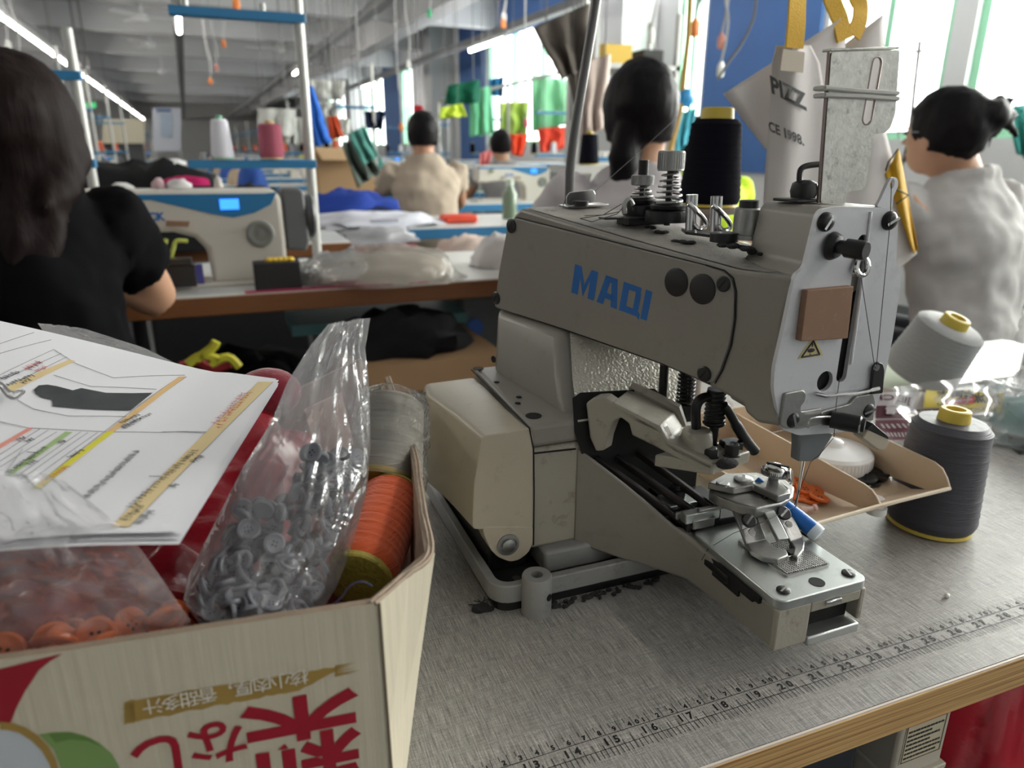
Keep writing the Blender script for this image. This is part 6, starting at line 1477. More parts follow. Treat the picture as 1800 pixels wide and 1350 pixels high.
# woman at the right
def hair_bun(g, H, f, r, w, M):
    cap(g, H, f, r, w, M, low=-.4); g.ball(H + Vector((0, 0, .018)) - f * .014, (w * 1.1, w * 1.3, w * 1.34), 24, 16, M)
    rnd = random.Random(5); q = H - f * .085 + Vector((.03, 0, .045)); g.ball(q, (.05, .045, .04), 14, 10)
    for k in range(14): g.tube([q, q + Vector((rnd.uniform(.02, .07), rnd.uniform(-.03, .03), rnd.uniform(-.03, .055))), q + Vector((rnd.uniform(.05, .10), rnd.uniform(-.03, .03), rnd.uniform(-.09, .05)))], [.016, .010, .004], 6)
Hr = Vector((1.99, 1.15, .375)); rw = person('woman in a white shirt with glasses and tied black hair at the right', Hr, (2.045, 1.12, .265), (1.89, 1.10, .215), (2.24, 1.14, .215), (2.07, 1.02, -.20),
       (((1.80, 1.28, .02), (1.78, 1.52, .05)), ((2.36, 1.3, .0), (2.2, 1.52, .05))), (-.2, 1, 0), col('grey_white_shirt', (.44, .43, .42)), mhair, hw=.076, hair_fn=hair_bun, turn=(-.2, .98, 0), collar=True)
make_stool(2.07, 1.0, 'work stool under the woman at the right')
g = B(); hf = Vector((-.2, .98, 0)).normalized(); hr2 = Vector((hf.y, -hf.x, 0))
for s in (-1, 1): g.tube([Hr + hf * .093 + hr2 * s * .034 + (hr2 * math.cos(a) * .024 + Vector((0, 0, 1)) * math.sin(a) * .02) + Vector((0, 0, .004)) for a in [2 * PI * i / 14 for i in range(15)]], .0016, 5)
for s in (-1, 1): g.tube([Hr + hf * .09 + hr2 * s * .058 + Vector((0, 0, .006)), Hr + hr2 * s * .08 - hf * .005 + Vector((0, 0, .004))], .0016, 5)
o = g.build('glasses', mat('glasses_grey', (.3, .3, .32), .3, metal=.6), rw)
g = B(); q = Hr + Vector((.075, -.02, .075)); g.ball(q, (.035, .02, .02), 12, 8); g.build('hair_tie', mat('tie_yellow', (.7, .5, .12), .6), rw)
# ================================================================ right side of the work table: packs, bags, bottle
mpack = mat('pack_maroon', (.085, .012, .03), .4); mpackw = mat('pack_white', (.55, .52, .53), .45); mpy = mat('pack_yellow', (.75, .60, .03), .45); mpr = mat('pack_red', (.55, .02, .03), .45); mpb = mat('print_black', (.03, .025, .02), .5)
yb0 = .335
PK = thing('snack_pack', 'maroon and white printed plastic pack lying behind the button tray', 'pack', (.95, yb0, 0))
def packpt(u, v, off=0.0):
    p0 = Vector((.9, .30, .0)); n_ = Vector((-.25, -1, .95)).normalized(); p = PPL(u, v, p0 + n_ * (.012 + off), n_)
    return p + n_ * .008 * nz((u * .02, v * .03, 0)) if off == 0 else p + n_ * (.008 * nz((u * .02, v * .03, 0)))
def packquad(px, name, m, par, off=0.0, n=10, thick=.0):
    g = B(); (u0, v0), (u1, v1), (u2, v2), (u3, v3) = px
    g.grid(lambda s, t: packpt((1 - s) * (1 - t) * u0 + s * (1 - t) * u1 + s * t * u2 + (1 - s) * t * u3, (1 - s) * (1 - t) * v0 + s * (1 - t) * v1 + s * t * v2 + (1 - s) * t * v3, off), n, n)
    return g.build(name, m, par)
packquad([(1540, 690), (1664, 690), (1662, 800), (1540, 812)], 'pack_face', mpackw, PK)
packquad([(1540, 713), (1660, 721), (1660, 738), (1540, 735)], 'maroon_band', mpack, PK, .0012)
packquad([(1540, 738), (1632, 740), (1625, 812), (1540, 812)], 'maroon_face', mat('pack_plum', (.15, .04, .06), .4), PK, .001)
packquad([(1595, 772), (1640, 770), (1632, 800), (1600, 800)], 'photo_print', mpack, PK, .0016)
def packtext(s, u0, v0, u1, v1, h, name, m, par, bold=.03, off=.003, flip=True):
    vs, fs = text_mesh(s, 1.0, bold, 'LEFT'); w = max(p.x for p in vs); g = B()
    g.add([packpt(lerp(u0, u1, (1 - p.x / w) if flip else p.x / w), lerp(v0, v1, (1 - p.x / w) if flip else p.x / w) + p.y * h * (1 if not flip else -1), off) for p in vs], fs); return g.build(name, m, par, smooth=False)
packtext('JIE CH', 1535, 698, 1602, 704, 14, 'maroon_letters', mpack, PK)
packtext('洁牌·好看', 1555, 722, 1652, 730, 14, 'white_letters', mpackw, PK, off=.004)
for k, (v, s) in enumerate(((748, '/////////'), (762, '/////////////'), (776, '/////////'))): packtext(s, 1548, v, 1625, v + 5, 9, 'small_letters', mpackw, PK, off=.004)
YP_ = thing('yellow_pack', 'yellow printed snack label with black characters and a red strip lying in clear film', 'pack', (1.06, yb0, 0))
packquad([(1627, 686), (1764, 690), (1758, 728), (1625, 716)], 'label_face', mpy, YP_, .008)
packquad([(1659, 706), (1715, 696), (1715, 707), (1659, 713)], 'red_strip', mpr, YP_, .011)
packtext('加冰吃更爽', 1648, 697, 1756, 703, 21, 'black_letters', mpb, YP_, .05, .0095)
packtext('UHUONGSHIDAI', 1645, 713, 1748, 722, 8, 'latin_letters', mpb, YP_, .01, .0095)
packtext('十×十', 1662, 708, 1712, 702, 9, 'white_letters', mpackw, YP_, .03, .0125)
mclear = film('right_bag_film', haze=.25, gloss=.45, rough=.08, bscale=45, bump=.5)
mclear2 = film('bag_film_smooth', haze=.14, gloss=.2, rough=.16, bscale=20, bump=.1, share=.4)
g = B(); (q0, q1, q2, q3) = ((1548, 684), (1755, 655), (1770, 760), (1640, 800))
g.grid(lambda s, t: packpt((1 - s) * (1 - t) * q0[0] + s * (1 - t) * q1[0] + s * t * q2[0] + (1 - s) * t * q3[0], (1 - s) * (1 - t) * q0[1] + s * (1 - t) * q1[1] + s * t * q2[1] + (1 - s) * t * q3[1], .014 + .003 * math.sin(s * 14 + t * 5)), 24, 16)
tag(g.build('film_wrapper', mclear2, ang=180), 'clear plastic wrapper over the yellow snack label', 'plastic bag')
heap('clear_bag', 'crumpled clear plastic bag at the right edge beside the slate cone', 'plastic bag', (1.17, .21, .001), (.14, .12, .07), mclear, 17, .4, 3.2, 50, 26)
heap('dark_bundle', 'black cord bundle inside the clear bag at the right edge', 'cord', (1.13, .17, .001), (.10, .04, .03), col('black_bundle', (.012, .012, .014), rough=.4), 3, .3, 3)
heap('teal_packet', 'pale teal packet in the clear bag at the right edge', 'pack', (1.12, .25, .001), (.05, .04, .05), mat('pale_teal', (.35, .62, .62), .35), 5, .2, 2)
t = thing('water_bottle', 'clear plastic bottle with ribs and a dark neck cut by the right frame edge', 'bottle', (1.225, .36, 0)); bx, by = PY(1812, 700, .36).x, .36
g = B(); pr = [(.0, .002), (.033, .002), (.036, .008)]
for k in range(7): pr += [(.036, .014 + k * .02), (.033, .020 + k * .02), (.036, .026 + k * .02)]
pr += [(.035, .16), (.026, .185), (.014, .205), (.014, .22)]
g.lathe(pr, (bx, by, .001), (0, 0, 1), 28); g.build('bottle_body', film('bottle_plastic', haze=.08, gloss=.5, rough=.05, bscale=50, bump=.4), t, ang=60)
g = B(); g.lathe([(.0345, 0), (.0345, .05), (0.034, .051)], (bx, by, .115), (0, 0, 1), 28); g.build('bottle_label', mat('label_brown', (.16, .09, .08), .4, var=.5, vscale=60), t)
g = B(); g.lathe([(.016, 0), (.016, .018), (0, .018)], (bx, by, .221), (0, 0, 1), 18); g.build('bottle_cap', mat('cap_white', (.7, .7, .7), .4), t)
# pale board under the right end
g = B(); a = PZ(1655, 640, .004); g.span((1.02, .40, .0005), (1.50, .56, .004)); tag(g.build('pale_board', mat('pale_green_reflection', (.62, .70, .58), .12)), 'glossy pale sheet lying on the table behind the snack packs', 'sheet')  # pale green of the reflected window put into the sheet colour
# ---- below the table at the lower right
mcbx = mat('control_box_cream', (.55, .51, .42), .5)
t = thing('control_box', 'cream control box with a printed warning label hanging below the table', 'control box', (.62, .03, -.1))
c0 = Vector((.638, 0, -.1)); DZ = -.0405
g = B(); g.span((.6345, 0, -.21), (.688, .14, -.028)); g.build('box_shell', mcbx, t, bevel=.003)
g = B(); g.span((.633, -.004, -.137), (.6895, .142, -.132)); g.build('box_seam', mcbx, t, bevel=.001)
L0, L1 = .6395, .6825
g = B(); g.span((L0, -.0006, -.079 + DZ), (L1, -.0001, -.037 + DZ)); lb = g.build('warning_label', mat('label_cream', (.62, .56, .40), .5), t, smooth=False)
g = B(); g.span((L0, -.0009, -.043 + DZ), (L1, -.0005, -.037 + DZ)); g.build('label_red_bar', mpr, lb, smooth=False)
g = B()
for k in range(7):
    z = -.048 + DZ - k * .0042; n_ = (11, 6, 12, 7, 12, 12, 9)[k]; x = L0 + .003
    for i in range(n_):
        w = random.Random(k * 20 + i).uniform(.0015, .0045)
        if x + w > L1 - .002: break
        g.span((x, -.0009, z - .0016), (x + w, -.0005, z)); x += w + .0008
for a, b_ in (((L0 + .001, -.078), (L1 - .001, -.0775)), ((L0 + .001, -.0385), (L1 - .001, -.038))): g.span((a[0], -.0009, a[1] + DZ), (b_[0], -.0005, b_[1] + DZ))
for x in (L0 + .001, L1 - .0015): g.span((x, -.0009, -.078 + DZ), (x + .0005, -.0005, -.038 + DZ))
g.build('label_print', mpb, lb, smooth=False)
g = B(); g.span((c0.x - .14, .01, -.30), (c0.x - .03, .12, -.027)); tag(g.build('motor_block', mat('motor_dark', (.015, .02, .03), .5), bevel=.006), 'dark drive unit under the table left of the cream control box', 'motor')
c = PY(1745, 1290, .08); heap('red_waste_bag', 'red plastic bag standing below the table beside the control box', 'plastic bag', (c.x + .03, .12, FLOOR), (.15, .12, .6), mat('red_plastic_glossy', (.45, .01, .025), .22, bump=.8, bscale=40), 5, .09, 3.5, 50, 30)
# ================================================================ lamps, trunking, pendants
mtube = mat('lamp_tube', (1, 1, 1), .4, emit=26.0, ecol=(1.0, .96, .86))
mtubec = mat('cool_lamp_tube', (1, 1, 1), .4, emit=26.0, ecol=(1.0, .955, .895))
mfix = mat('lamp_housing', (.62, .63, .62), .5)
ZTR = 1.69
LINES = (-1.56, .1, 1.93, 3.66)
for k, l in enumerate(LINES):
    g = B()
    P = [RP(l + dx, f, ZTR + dz) for f in (F0 + .1, F1 - .3) for dx, dz in ((-.05, -.03), (.05, -.03), (.05, .05), (-.05, .05))]
    g.loft([P[:4], P[4:]]); t = g.build('lamp_trunking', mtrunk, smooth=False)
    tag(t, ['grey lamp trunking along the row of tubes at the far left', 'grey lamp trunking running straight ahead over the middle aisle', 'dark grey trunking sloping down from the top behind the blue pole', 'dark grey trunking nearest the blue wall and green windows'][k], 'trunking')
    for f in range(0, 38, 4):
        g = B(); g.cyl(RP(l, f + .8, ZTR + .05), RP(l, f + .8, CEIL), .006, n=6); g.build('hanger', mtrunk, t)
def make_lamp(name, m):
    t = thing(name, 'fluorescent lamp', 'lamp')
    g = B(); g.box((0, 0, -.02), (.055, 1.22, .035)); g.build('housing', mfix, t, bevel=.004)
    g = B(); g.cyl((0, -.585, -.055), (0, .585, -.055), .021, n=12); g.build('tube', m, t)
    g = B(); g.box((0, -.592, -.05), (.034, .016, .034)); g.box((0, .592, -.05), (.034, .016, .034)); g.build('end_cap', mfix, t)
    return t
lw_, lc_ = make_lamp('tube_lamp', mtube), make_lamp('tube_lamp', mtubec)
used = {}
def lamp(l, f, cool, label, group):
    src = lc_ if cool else lw_
    o = src if src.name not in used else dup(src)
    used[src.name] = 1
    p = RP(l, f, ZTR - .03); o.location = p; o.rotation_euler = (0, 0, _a); o['label'] = label; o['group'] = group
    return o
for k in range(29):
    lamp(-1.56, 2.2 + k * 1.26, False, 'lit tube lamp in the long row of lamps at the far left', 'tube lamps of the left row')
for k, f in enumerate((-2.4, -1.15, .1)): lamp(1.93, f, True, 'lit tube lamp over the work tables, above the view', 'tube lamps over the work tables')
lamp(.1, 9.2, False, 'lit tube lamp seen end-on at the grey pole in the middle', 'tube lamps over the middle aisle')
lamp(1.93, 5.6, True, 'lit tube lamp at the top edge beside the green ribbon', 'tube lamps of the third line')
lamp(1.93, 13.5, False, 'small lit tube lamp by the blue pole, far down the hall', 'tube lamps of the third line')
lamp(3.66, 9.2, True, 'lit tube lamp in front of the blue wall panel', 'tube lamps of the window line')
lamp(3.66, 15.8, True, 'lit tube lamp above the teal cloth, under the dark trunking', 'tube lamps of the window line')
# ================================================================ far hall: stations, goods, hung cloth, plugs
random.seed(12)
mfar = make_machine('white sewing machine on the table behind the man in beige'); 
mfar.location = (PY(920, 330, 4.4).x + .1, 4.45, 0)
make_table(1.0, 2.4, 4.2, 4.75, mbe, 'white table carrying a sewing machine behind the man in beige')
rows = [(l, f) for f in (6.0, 7.6, 9.4, 11.4, 13.6, 16.2, 19.5, 24.0) for l in (-3.4, -1.3, .9, 2.7)]
side = {-3.4: 'far left lane', -1.3: 'lane under the left lamps', .9: 'middle lane', 2.7: 'window lane'}
order = ['first', 'second', 'third', 'fourth', 'fifth', 'sixth', 'seventh', 'eighth']
tabs = thing('sewing_table', 'x', 'table'); g = B(); g.span((-.62, -.28, -.035), (.62, .28, 0)); g.build('table_top', mtop, tabs); g = B(); g.span((-.62, -.288, -.045), (.62, -.28, -.003)); g.build('edge_band', mbe, tabs)
for sx in (-.55, .55): g = B(); g.span((sx - .025, -.2, FLOOR), (sx + .025, .2, -.035)); g.build('leg_frame', mleg, tabs)
cones = [cone('thread_cone', 'x', (0, 0, 0), (0, 0, 1), .03, .024, .1, m, myel) for m in (mwth, col('teal_thread', (.05, .22, .25)), col('coral_thread', (.55, .12, .07)), mblk)]
st0 = make_stand('x', 1.0, .3)
first = {'t': tabs, 's': st0}; fc = [True] * 4
k = 0
pal = [(.30, .30, .32), (.42, .06, .05), (.03, .08, .30), (.07, .24, .22), (.5, .5, .5), (.05, .05, .06), (.45, .35, .25), (.55, .55, .12)]
for (l, f) in rows:
    i = (6.0, 7.6, 9.4, 11.4, 13.6, 16.2, 19.5, 24.0).index(f); w = '%s row of the %s' % (order[i], side[l])
    p = RP(l, f)
    o = tabs if k == 0 else dup(tabs); o.location = (p.x, p.y, 0); o.rotation_euler = (0, 0, _a); o['label'] = 'blue-edged table in the ' + w; o['group'] = 'far sewing tables'
    o = dup(mfar); q = RP(l + .33, f - .02); o.location = (q.x, q.y, 0); o.rotation_euler = (0, 0, _a); o['label'] = 'white sewing machine in the ' + w; o['group'] = 'far sewing machines'
    o = st0 if k == 0 else dup(st0); q = RP(l + .56, f + .2); o.location = (q.x, q.y, 0); o.rotation_euler = (0, 0, _a); o['label'] = 'pole stand in the ' + w; o['group'] = 'far pole stands'
    for j, dx in enumerate((.33, .13)):
        c = (k + j) % 4; o = cones[c] if fc[c] else dup(cones[c]); fc[c] = False; q = RP(l + .56 - dx, f + .2, .302); o.location = q; o['label'] = '%s thread cone on stand, %s' % (('white', 'teal', 'coral', 'black')[c], w); o['group'] = 'far thread cones'
    if l < 3:
        c = pal[k % 8]; q = RP(l - .46, f + .0)
        heap('garment_pile', 'garment pile on the table, ' + w, 'clothing', (q.x, q.y, .001), (.11, .18, .14 + .05 * (k % 3)), col('far_cloth_%d' % (k % 8), c), k, .3, 3, 16, 10, group='far garment piles')
    k += 1
# cartons and goods behind the pole stand
t = thing('open_carton', 'brown cardboard carton with open flaps behind the grey pole stand', 'box', (PY(600, 290, 4.6).x, 4.7, 0))
y0 = 4.6; a, b_ = PY(558, 312, y0), PY(655, 250, y0)
g = B(); g.span((a.x, y0, .0), (b_.x, y0 + .4, PY(600, 262, y0).z)); g.build('carton_body', col('carton_tan', (.36, .235, .13)), t, bevel=.006)
g = B(); zt = PY(600, 262, y0).z; g.prism([Vector((a.x, y0, zt)), Vector((b_.x, y0, zt)), Vector((b_.x - .02, y0 - .16, zt - .07)), Vector((a.x + .02, y0 - .16, zt - .07))], (0, 0, .008)); g.build('flap', col('carton_light', (.48, .33, .19)), t)
T4 = make_table(-.2, 1.0, 4.45, 5.1, mbe, 'table under the open cardboard carton behind the pole')
cloth('blue_cloth', 'bright blue cloth hanging behind the grey pole', 'cloth', [(532, 150), (548, 152), (582, 250), (552, 258)], 2.6, col('bright_blue', (.03, .14, .55)), wob=.012, seed=1)
cloth('red_orange_cloth', 'dark red and orange cloth hanging right of the blue cloth', 'cloth', [(575, 205), (592, 204), (604, 240), (582, 246)], 4.3, col('red_orange', (.45, .06, .02)), wob=.02, seed=2)
cloth('teal_cloth', 'teal green cloth hanging behind the man in beige', 'cloth', [(612, 235), (640, 222), (664, 275), (640, 290)], 4.2, col('teal', (.10, .30, .26)), wob=.03, seed=3)
cloth('grey_green_cloth', 'grey-green cloth bundle below the teal cloth', 'cloth', [(600, 250), (632, 245), (668, 300), (630, 330)], 4.3, col('grey_green', (.12, .15, .13)), wob=.05, seed=4)
for i, (u0, v0, u1, v1) in enumerate(((540, 140, 606, 176), (556, 178, 598, 208), (595, 208, 616, 240), (452, 190, 520, 240), (500, 205, 530, 255))):
    cloth('white_glove_bundle', ('white cloth bundle hung high behind the grey pole', 'white cloth bundle hung under the topmost one right of the pole', 'small white cloth bundle above the cardboard carton', 'white cloth bundle hung behind the pink cone', 'white cloth bundle between the pink cone and the pole')[i], 'cloth', [(u0, v0), (u1, v0 + 2), (u1 - 3, v1), (u0 + 3, v1 - 2)], 6.2 + .2 * i, col('white_bundle', (.62, .63, .60)), wob=.06, seed=i + 5, group='white bundles on the line')
cloth('taupe_cloth', 'dark taupe cloth hanging from the trunking left of the rod', 'cloth', [(938, 48), (1036, 6), (1030, 120), (988, 140)], 2.7, col('taupe', (.105, .09, .078)), wob=.03, seed=11)
cloth('taupe_strip', 'narrow dark strip hanging below the taupe cloth', 'cloth', [(1000, 135), (1022, 125), (1020, 190), (1012, 185)], 2.7, col('taupe', (.105, .09, .078)), wob=.01, seed=12)
cloth('pink_beige_cloth', 'pinkish beige cloth hanging behind the ponytail woman', 'cloth', [(1024, 110), (1072, 95), (1062, 225), (1022, 245)], 2.9, col('pink_beige', (.50, .41, .37)), wob=.02, seed=13)
# garments on the rail before the green windows
for i, (nm, lb, q, c, y) in enumerate((('dark_green_garment', 'dark green garment on the rail left of the mint ones', [(788, 150), (842, 140), (845, 180), (780, 185)], (.01, .12, .07), 7.2), ('mint_garment', 'tall mint green garment on the rail before the window', [(826, 160), (862, 150), (868, 235), (826, 240)], (.20, .62, .36), 7.4), ('lime_garment', 'lime yellow garment lying on the rail above the man in beige', [(775, 190), (812, 182), (820, 205), (772, 208)], (.60, .75, .08), 7.0), ('blue_garment', 'blue garment hanging left of the bright window', [(858, 140), (886, 134), (884, 170), (860, 168)], (.03, .20, .42), 7.6), ('lime_stripe_garment', 'yellow-green garment hanging below the bright window', [(880, 180), (930, 178), (926, 235), (880, 238)], (.48, .62, .12), 8.3), ('light_green_garment', 'light green garment at the right end of the window rail', [(935, 130), (998, 140), (994, 220), (936, 232)], (.30, .75, .42), 8.0), ('coral_garment', 'coral red garments hanging under the lime ones', [(893, 236), (928, 236), (918, 275), (900, 272)], (.80, .08, .03), 6.6), ('coral_pile', 'coral red cloth pile at the right end of the rail', [(945, 226), (1000, 222), (990, 262), (950, 268)], (.70, .07, .04), 6.6), ('red_garment', 'red garment high behind the head of the man in beige', [(728, 186), (742, 186), (742, 198), (728, 198)], (.45, .02, .04), 5.2), ('navy_garment', 'navy garment bundle hanging left of the man in beige', [(640, 195), (675, 195), (672, 228), (645, 226)], (.01, .018, .05), 6.0), ('striped_garment', 'pale pink garment at the right of the man in beige', [(845, 270), (866, 262), (860, 288), (842, 294)], (.7, .22, .22), 5.6))):
    cloth(nm, lb, 'garment', q, y, col(nm + '_cloth', c), wob=.05, seed=20 + i, group=None)
g = B(); a = PY(770, 178, 7.5); b_ = PY(1010, 122, 7.5); g.cyl(a, b_, .018, n=8)
for q in (a, lerp(a, b_, .5), b_): g.cyl((q.x, q.y, FLOOR), q, .016, n=8)
tag(g.build('garment_rail', mpole), 'steel garment rail in front of the green windows', 'rail')
# blue-topped bars of nearer stands, bamboo pole, hanging strip
S3 = make_stand('pole stand with a blue bar behind the ponytail woman', 1.3, .42, 1); S3.location = (PY(1018, 360, 3.1).x, 3.1, 0)
g = B(); g.tube([PY(1173, 285, 1.9), PY(1196, 195, 1.9), PY(1210, 60, 1.9), PY(1216, -60, 1.9)], [.0095, .009, .0085, .008], 8); a = PY(1173, 285, 1.9); g.tube([a, Vector((a.x - .05, 1.9, .0))], .0095, 8); tag(g.build('bamboo_pole', col('bamboo', (.55, .36, .12))), 'thin yellow bamboo pole leaning right of the ponytail woman', 'pole')
heap('cyan_bag', 'cyan plastic bag tied to the bamboo pole', 'plastic bag', (PY(1204, 168, 1.905).x, 1.905, PY(1204, 172, 1.905).z), (.035, .025, .03), mat('cyan_bag', (.03, .30, .65), .5), 3, .2, 3, 14, 8, flat=False)
cloth('cyan_cloth', 'cyan cloth hanging below the bag at the bamboo pole', 'cloth', [(1190, 200), (1225, 190), (1210, 245), (1188, 275)], 2.4, col('cyan_cloth', (.06, .33, .42)), wob=.012, seed=41)
t = thing('shelf_rack', 'grey shelf rack with cartons behind the ponytail woman', 'shelf', (PY(1120, 200, 4.2).x, 4.3, FLOOR))
x0, x1 = PY(1045, 120, 4.2).x, PY(1195, 120, 4.2).x
for z in (-.1, .5, .85): g = B(); g.span((x0, 4.2, z), (x1, 4.6, z + .03)); g.build('shelf_board', mat('rack_grey', (.36, .36, .35), .5), t)
for x in (x0, x1 - .03): g = B(); g.span((x, 4.2, FLOOR), (x + .03, 4.24, 1.2)); g.span((x, 4.56, FLOOR), (x + .03, 4.6, 1.2)); g.build('upright', mat('rack_grey', (.36, .36, .35), .5), t)
for i, (u0, u1, z, h, c, lb) in enumerate(((1060, 1110, .88, .12, (.5, .34, .08), 'ochre box on the top shelf behind the ponytail'), (1130, 1165, .88, .1, (.05, .05, .05), 'black tool case on the top shelf behind the ponytail'), (1060, 1120, .53, .22, (.40, .38, .36), 'pale grey box on the middle shelf behind the ponytail'), (1140, 1190, .53, .18, (.3, .3, .3), 'grey box on the middle shelf at its right end'), (1050, 1190, -.07, .4, (.42, .40, .39), 'large pale box on the lowest shelf behind the ponytail'))):
    g = B(); g.span((PY(u0, 120, 4.25).x, 4.25, z), (PY(u1, 120, 4.25).x, 4.5, z + h)); tag(g.build('stored_box', col('stored_%d' % i, c), bevel=.005), lb, 'box')
p = PY(1015, 280, 2.6); cone('thread_cone', 'black thread cone standing left of the ponytail woman', (PY(1035, 285, 2.3).x, 2.3, PY(1035, 290, 2.3).z), (0, 0, 1), .04, .03, .11, mblk, myel)
g = B(); q = PY(1035, 290, 2.3); g.span((q.x - .12, 2.22, q.z - .03), (q.x + .12, 2.4, q.z)); g.cyl((q.x, 2.31, FLOOR), (q.x, 2.31, q.z - .03), .02); tag(g.build('cone_shelf', mat('shelf_pale', (.5, .5, .48), .5)), 'small pale post shelf left of the ponytail woman under a black cone', 'shelf')
# teal shirt hung beside the right woman, tall thin rack in the window
cloth('teal_shirt', 'teal shirt hanging at the right frame edge behind the woman', 'garment', [(1770, 190), (1840, 175), (1850, 300), (1790, 270)], 1.75, col('teal_shirt', (.06, .34, .30)), wob=.015, seed=50)
g = B(); P_ = [PY(u, v, 1.45) for u, v in ((1617, 72), (1614, 100), (1608, 150), (1603, 200), (1594, 260))]; g.tube(P_, .005, 6); q = P_[-1]; g.tube([q, Vector((q.x, 1.5, .0))], .006, 6); g.tube([PY(1585, 91, 1.45), PY(1622, 90, 1.45)], .004, 6); g.ball(PY(1594, 276, 1.45), (.012, .012, .015), 8, 6); tag(g.build('thin_rod_stand', mrod), 'thin dark rod with a cross tip standing before the bright window', 'rod')
make_table(1.0, 3.4, 1.505 + .0, 2.06, mbrn, 'x') if False else None
# far wall: notice board, cabinet, exit sign
t = thing('notice_board', 'white notice board with a blue heading on the far wall', 'notice board', PD(292, 225, 20))
def far(u, v, f): 
    d = ray(u, v); k = (f) / d.dot(RFW); return CAM + d * k
def fquad(u0, v0, u1, v1, f, name, m, par=None, th=.06):
    a, b_, c, d = far(u0, v0, f), far(u1, v0, f), far(u1, v1, f), far(u0, v1, f); g = B(); g.prism([a, b_, c, d], RFW * th); return g.build(name, m, par, smooth=False)
fquad(268, 190, 318, 266, 19.0, 'board', col('board_white', (.62, .64, .72)), t); fquad(275, 192, 300, 196, 18.95, 'heading', mblue, t, .03); fquad(282, 200, 302, 240, 18.97, 'sheet', col('sheet_blue', (.45, .53, .66)), t, .02)
a = far(270, 266, 19.0); b_ = far(316, 266, 19.0)
for q in (a, b_): g = B(); g.cyl((q.x, q.y + .1, FLOOR), (q.x, q.y + .1, q.z), .03); g.build('leg', mleg, t)
t = thing('exit_sign', 'green lit exit sign hanging at the far left', 'sign', far(158, 184, 14)); fquad(150, 180, 168, 189, 14, 'sign_face', mat('exit_green', (.01, .2, .06), .5, emit=.5, ecol=(.05, .6, .2)), t)
g = B(); q = far(152, 180, 14); r_ = far(166, 180, 14); g.cyl(q, (q.x, q.y, CEIL), .01); g.cyl(r_, (r_.x, r_.y, CEIL), .01); g.build('sign_hanger', mrod, t)
t = thing('cream_cabinet', 'cream coloured cabinet front far away right of the pole behind the woman in black', 'cabinet', far(215, 230, 12)); fquad(180, 209, 252, 252, 12, 'cabinet_front', col('cabinet_cream', (.50, .46, .36)), t, .5)
q0, q1 = far(182, 252, 12.1), far(250, 252, 12.1); g = B(); g.prism([Vector((q0.x, q0.y, FLOOR)), Vector((q1.x, q1.y, FLOOR)), q1, q0], RFW * .4); g.build('cabinet_base', col('cabinet_dark', (.08, .08, .085)), t, smooth=False)
for i, (u, lb) in enumerate(((182, 'black and silver cone standing left before the cream cabinet'), (205, 'black and silver cone standing right before the cream cabinet'))):
    p = PY(u, 290, 2.7); cone('thread_cone', lb, (p.x, 2.7, .0015 if False else .001), (0, 0, 1), .045, .04, .16 + .02 * i, mblk if i else col('silver_thread', (.4, .42, .43)), mat('coral_core', (.5, .15, .08), .5))
# ceiling fans
for i, (u, v, f) in enumerate(((265, 78, 9.0), (490, 86, 10.5), (250, 30, 6.2), (285, 125, 15.0))):
    d = ray(u, v); p = CAM + d * (f / d.dot(RFW)); z = 2.05; s = (z - CAM.z) / d.z; p = CAM + d * s if 3 < s < 25 else p
    t = thing('ceiling_fan', ('white ceiling fan at the upper left, below the second beam', 'white ceiling fan left of the dark trunking', 'white ceiling fan nearest the top left edge', 'small far white ceiling fan above the notice board')[i], 'fan', p)
    g = B(); g.cyl(p, (p.x, p.y, CEIL), .012); g.build('rod', mwhite, t)
    g = B(); g.lathe([(.0, -.06), (.07, -.055), (.09, -.02), (.07, .04), (0, .05)], p, (0, 0, 1), 16); g.build('motor', mwhite, t)
    for k in range(3):
        a = 2 * PI * k / 3 + i; d = Vector((math.cos(a), math.sin(a), 0)); g = B(); g.box(p + d * .32, (.48, .1, .01), Euler((.15, 0, a))); g.build('blade', mwhite, t)
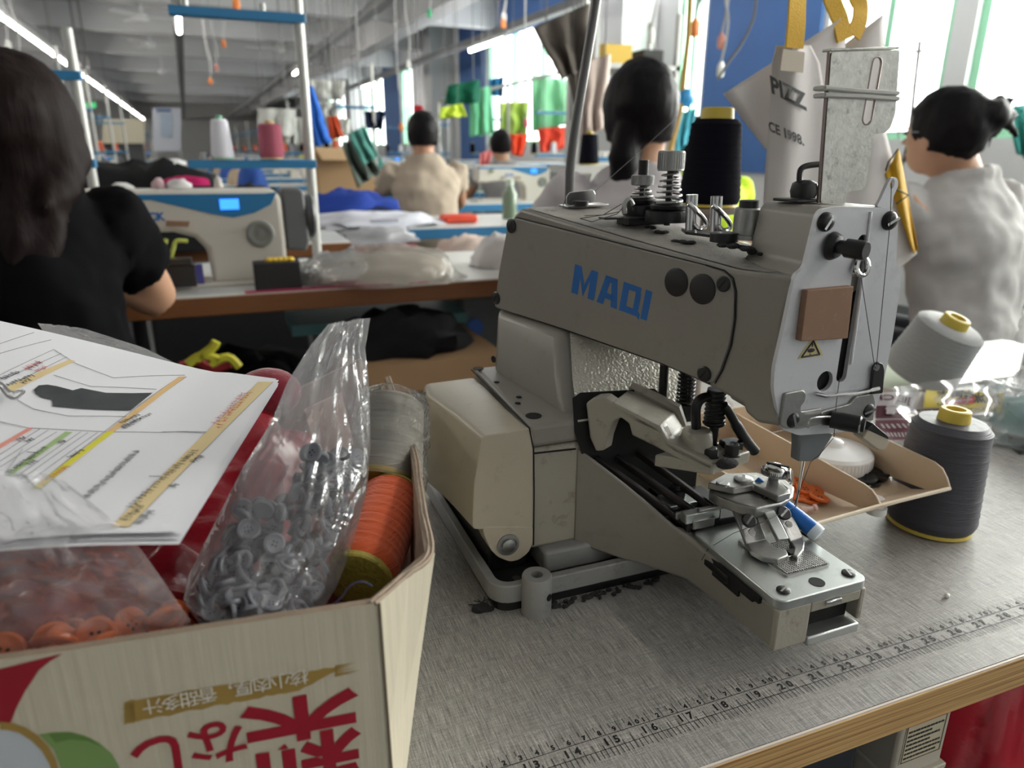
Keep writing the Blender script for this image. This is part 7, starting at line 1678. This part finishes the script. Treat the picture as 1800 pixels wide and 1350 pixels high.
# hanging plugs and leads under the trunkings
def plug_lead(u, v, l, c, lb, grp, ln=None):
    d = ray(u, v); s = l / d.dot(RRT) if abs(d.dot(RRT)) > 1e-4 else 3; p = CAM + d * s
    t = thing('hanging_plug', lb, 'plug', p, 0, grp); g = B(); g.lathe([(.012, 0), (.02, .008), (.02, .05), (.009, .07), (0, .07)], p - Vector((0, 0, .04)), (0, 0, 1), 10, squash=.6); g.build('plug', mat('plug_%s' % c[0], c[1], .5), t)
    g = B(); g.tube(smooth_path([p + Vector((0, 0, .03)), p + Vector((.02, 0, .2)), p + Vector((-.01, .02, .5)), Vector((p.x, p.y, CEIL))], 4), .006, 5); g.build('lead', mat('lead_grey', (.42, .42, .42), .5), t)
orc, whc, pkc = ('orange', (.75, .22, .04)), ('white', (.68, .68, .66)), ('pink', (.6, .25, .2))
for u, v, l, c, lb in ((415, 6, .35, orc, 'orange hanging plug at the top edge above the upper blue bar'), (393, 75, .45, orc, 'orange hanging plug below the upper blue bar'), (380, 118, .4, pkc, 'faded pink plug below the orange one left of the pole'), (370, 142, .35, orc, 'small orange plug low in the row left of the pole'), (14, 78, -1.1, whc, 'white hanging plug at the left edge under the lamps'), (35, 97, -1.1, pkc, 'orange-pink plug at the left edge under the lamps'), (102, 108, -1.6, orc, 'small orange plug at the lamp row'), (247, 218, -1.7, pkc, 'pink plug at the far end of the lamp row'), (718, 112, 1.9, whc, 'white coiled lead in the middle of the hall'), (705, 222, 1.8, orc, 'orange plug hanging left of the man in beige'), (885, 40, 2.4, orc, 'orange plug hanging at the top before the blue wall'), (886, 28, 2.5, whc, 'white plug hanging beside the orange one at the top'), (1222, 46, 2.0, orc, 'orange plug on the wire by the bamboo pole'), (1268, 70, 2.4, pkc, 'pinkish inline switch hanging before the blue wall'), (1267, 120, 2.4, whc, 'white plug at the end of the lead before the blue wall'), (1145, 60, 2.2, whc, 'white plug hanging above the ponytail woman'), (755, 22, 2.1, ('green', (.03, .4, .18)), 'green ribbon hanging at the top near the dark trunking'), (640, 240, 1.7, whc, 'white lead hanging before the teal cloth'), (925, 215, 2.6, ('pinkred', (.6, .1, .15)), 'pink tag hanging right of the man in beige')):
    plug_lead(u, v, l, c, lb, None)
g = B(); g.tube(smooth_path([PY(u, v, 1.6) for u, v in ((1330, -20), (1325, 30), (1305, 75), (1280, 110), (1262, 140))], 5), .0045, 6); tag(g.build('black_cable', mrod), 'dark cable looping down before the blue wall', 'cable')
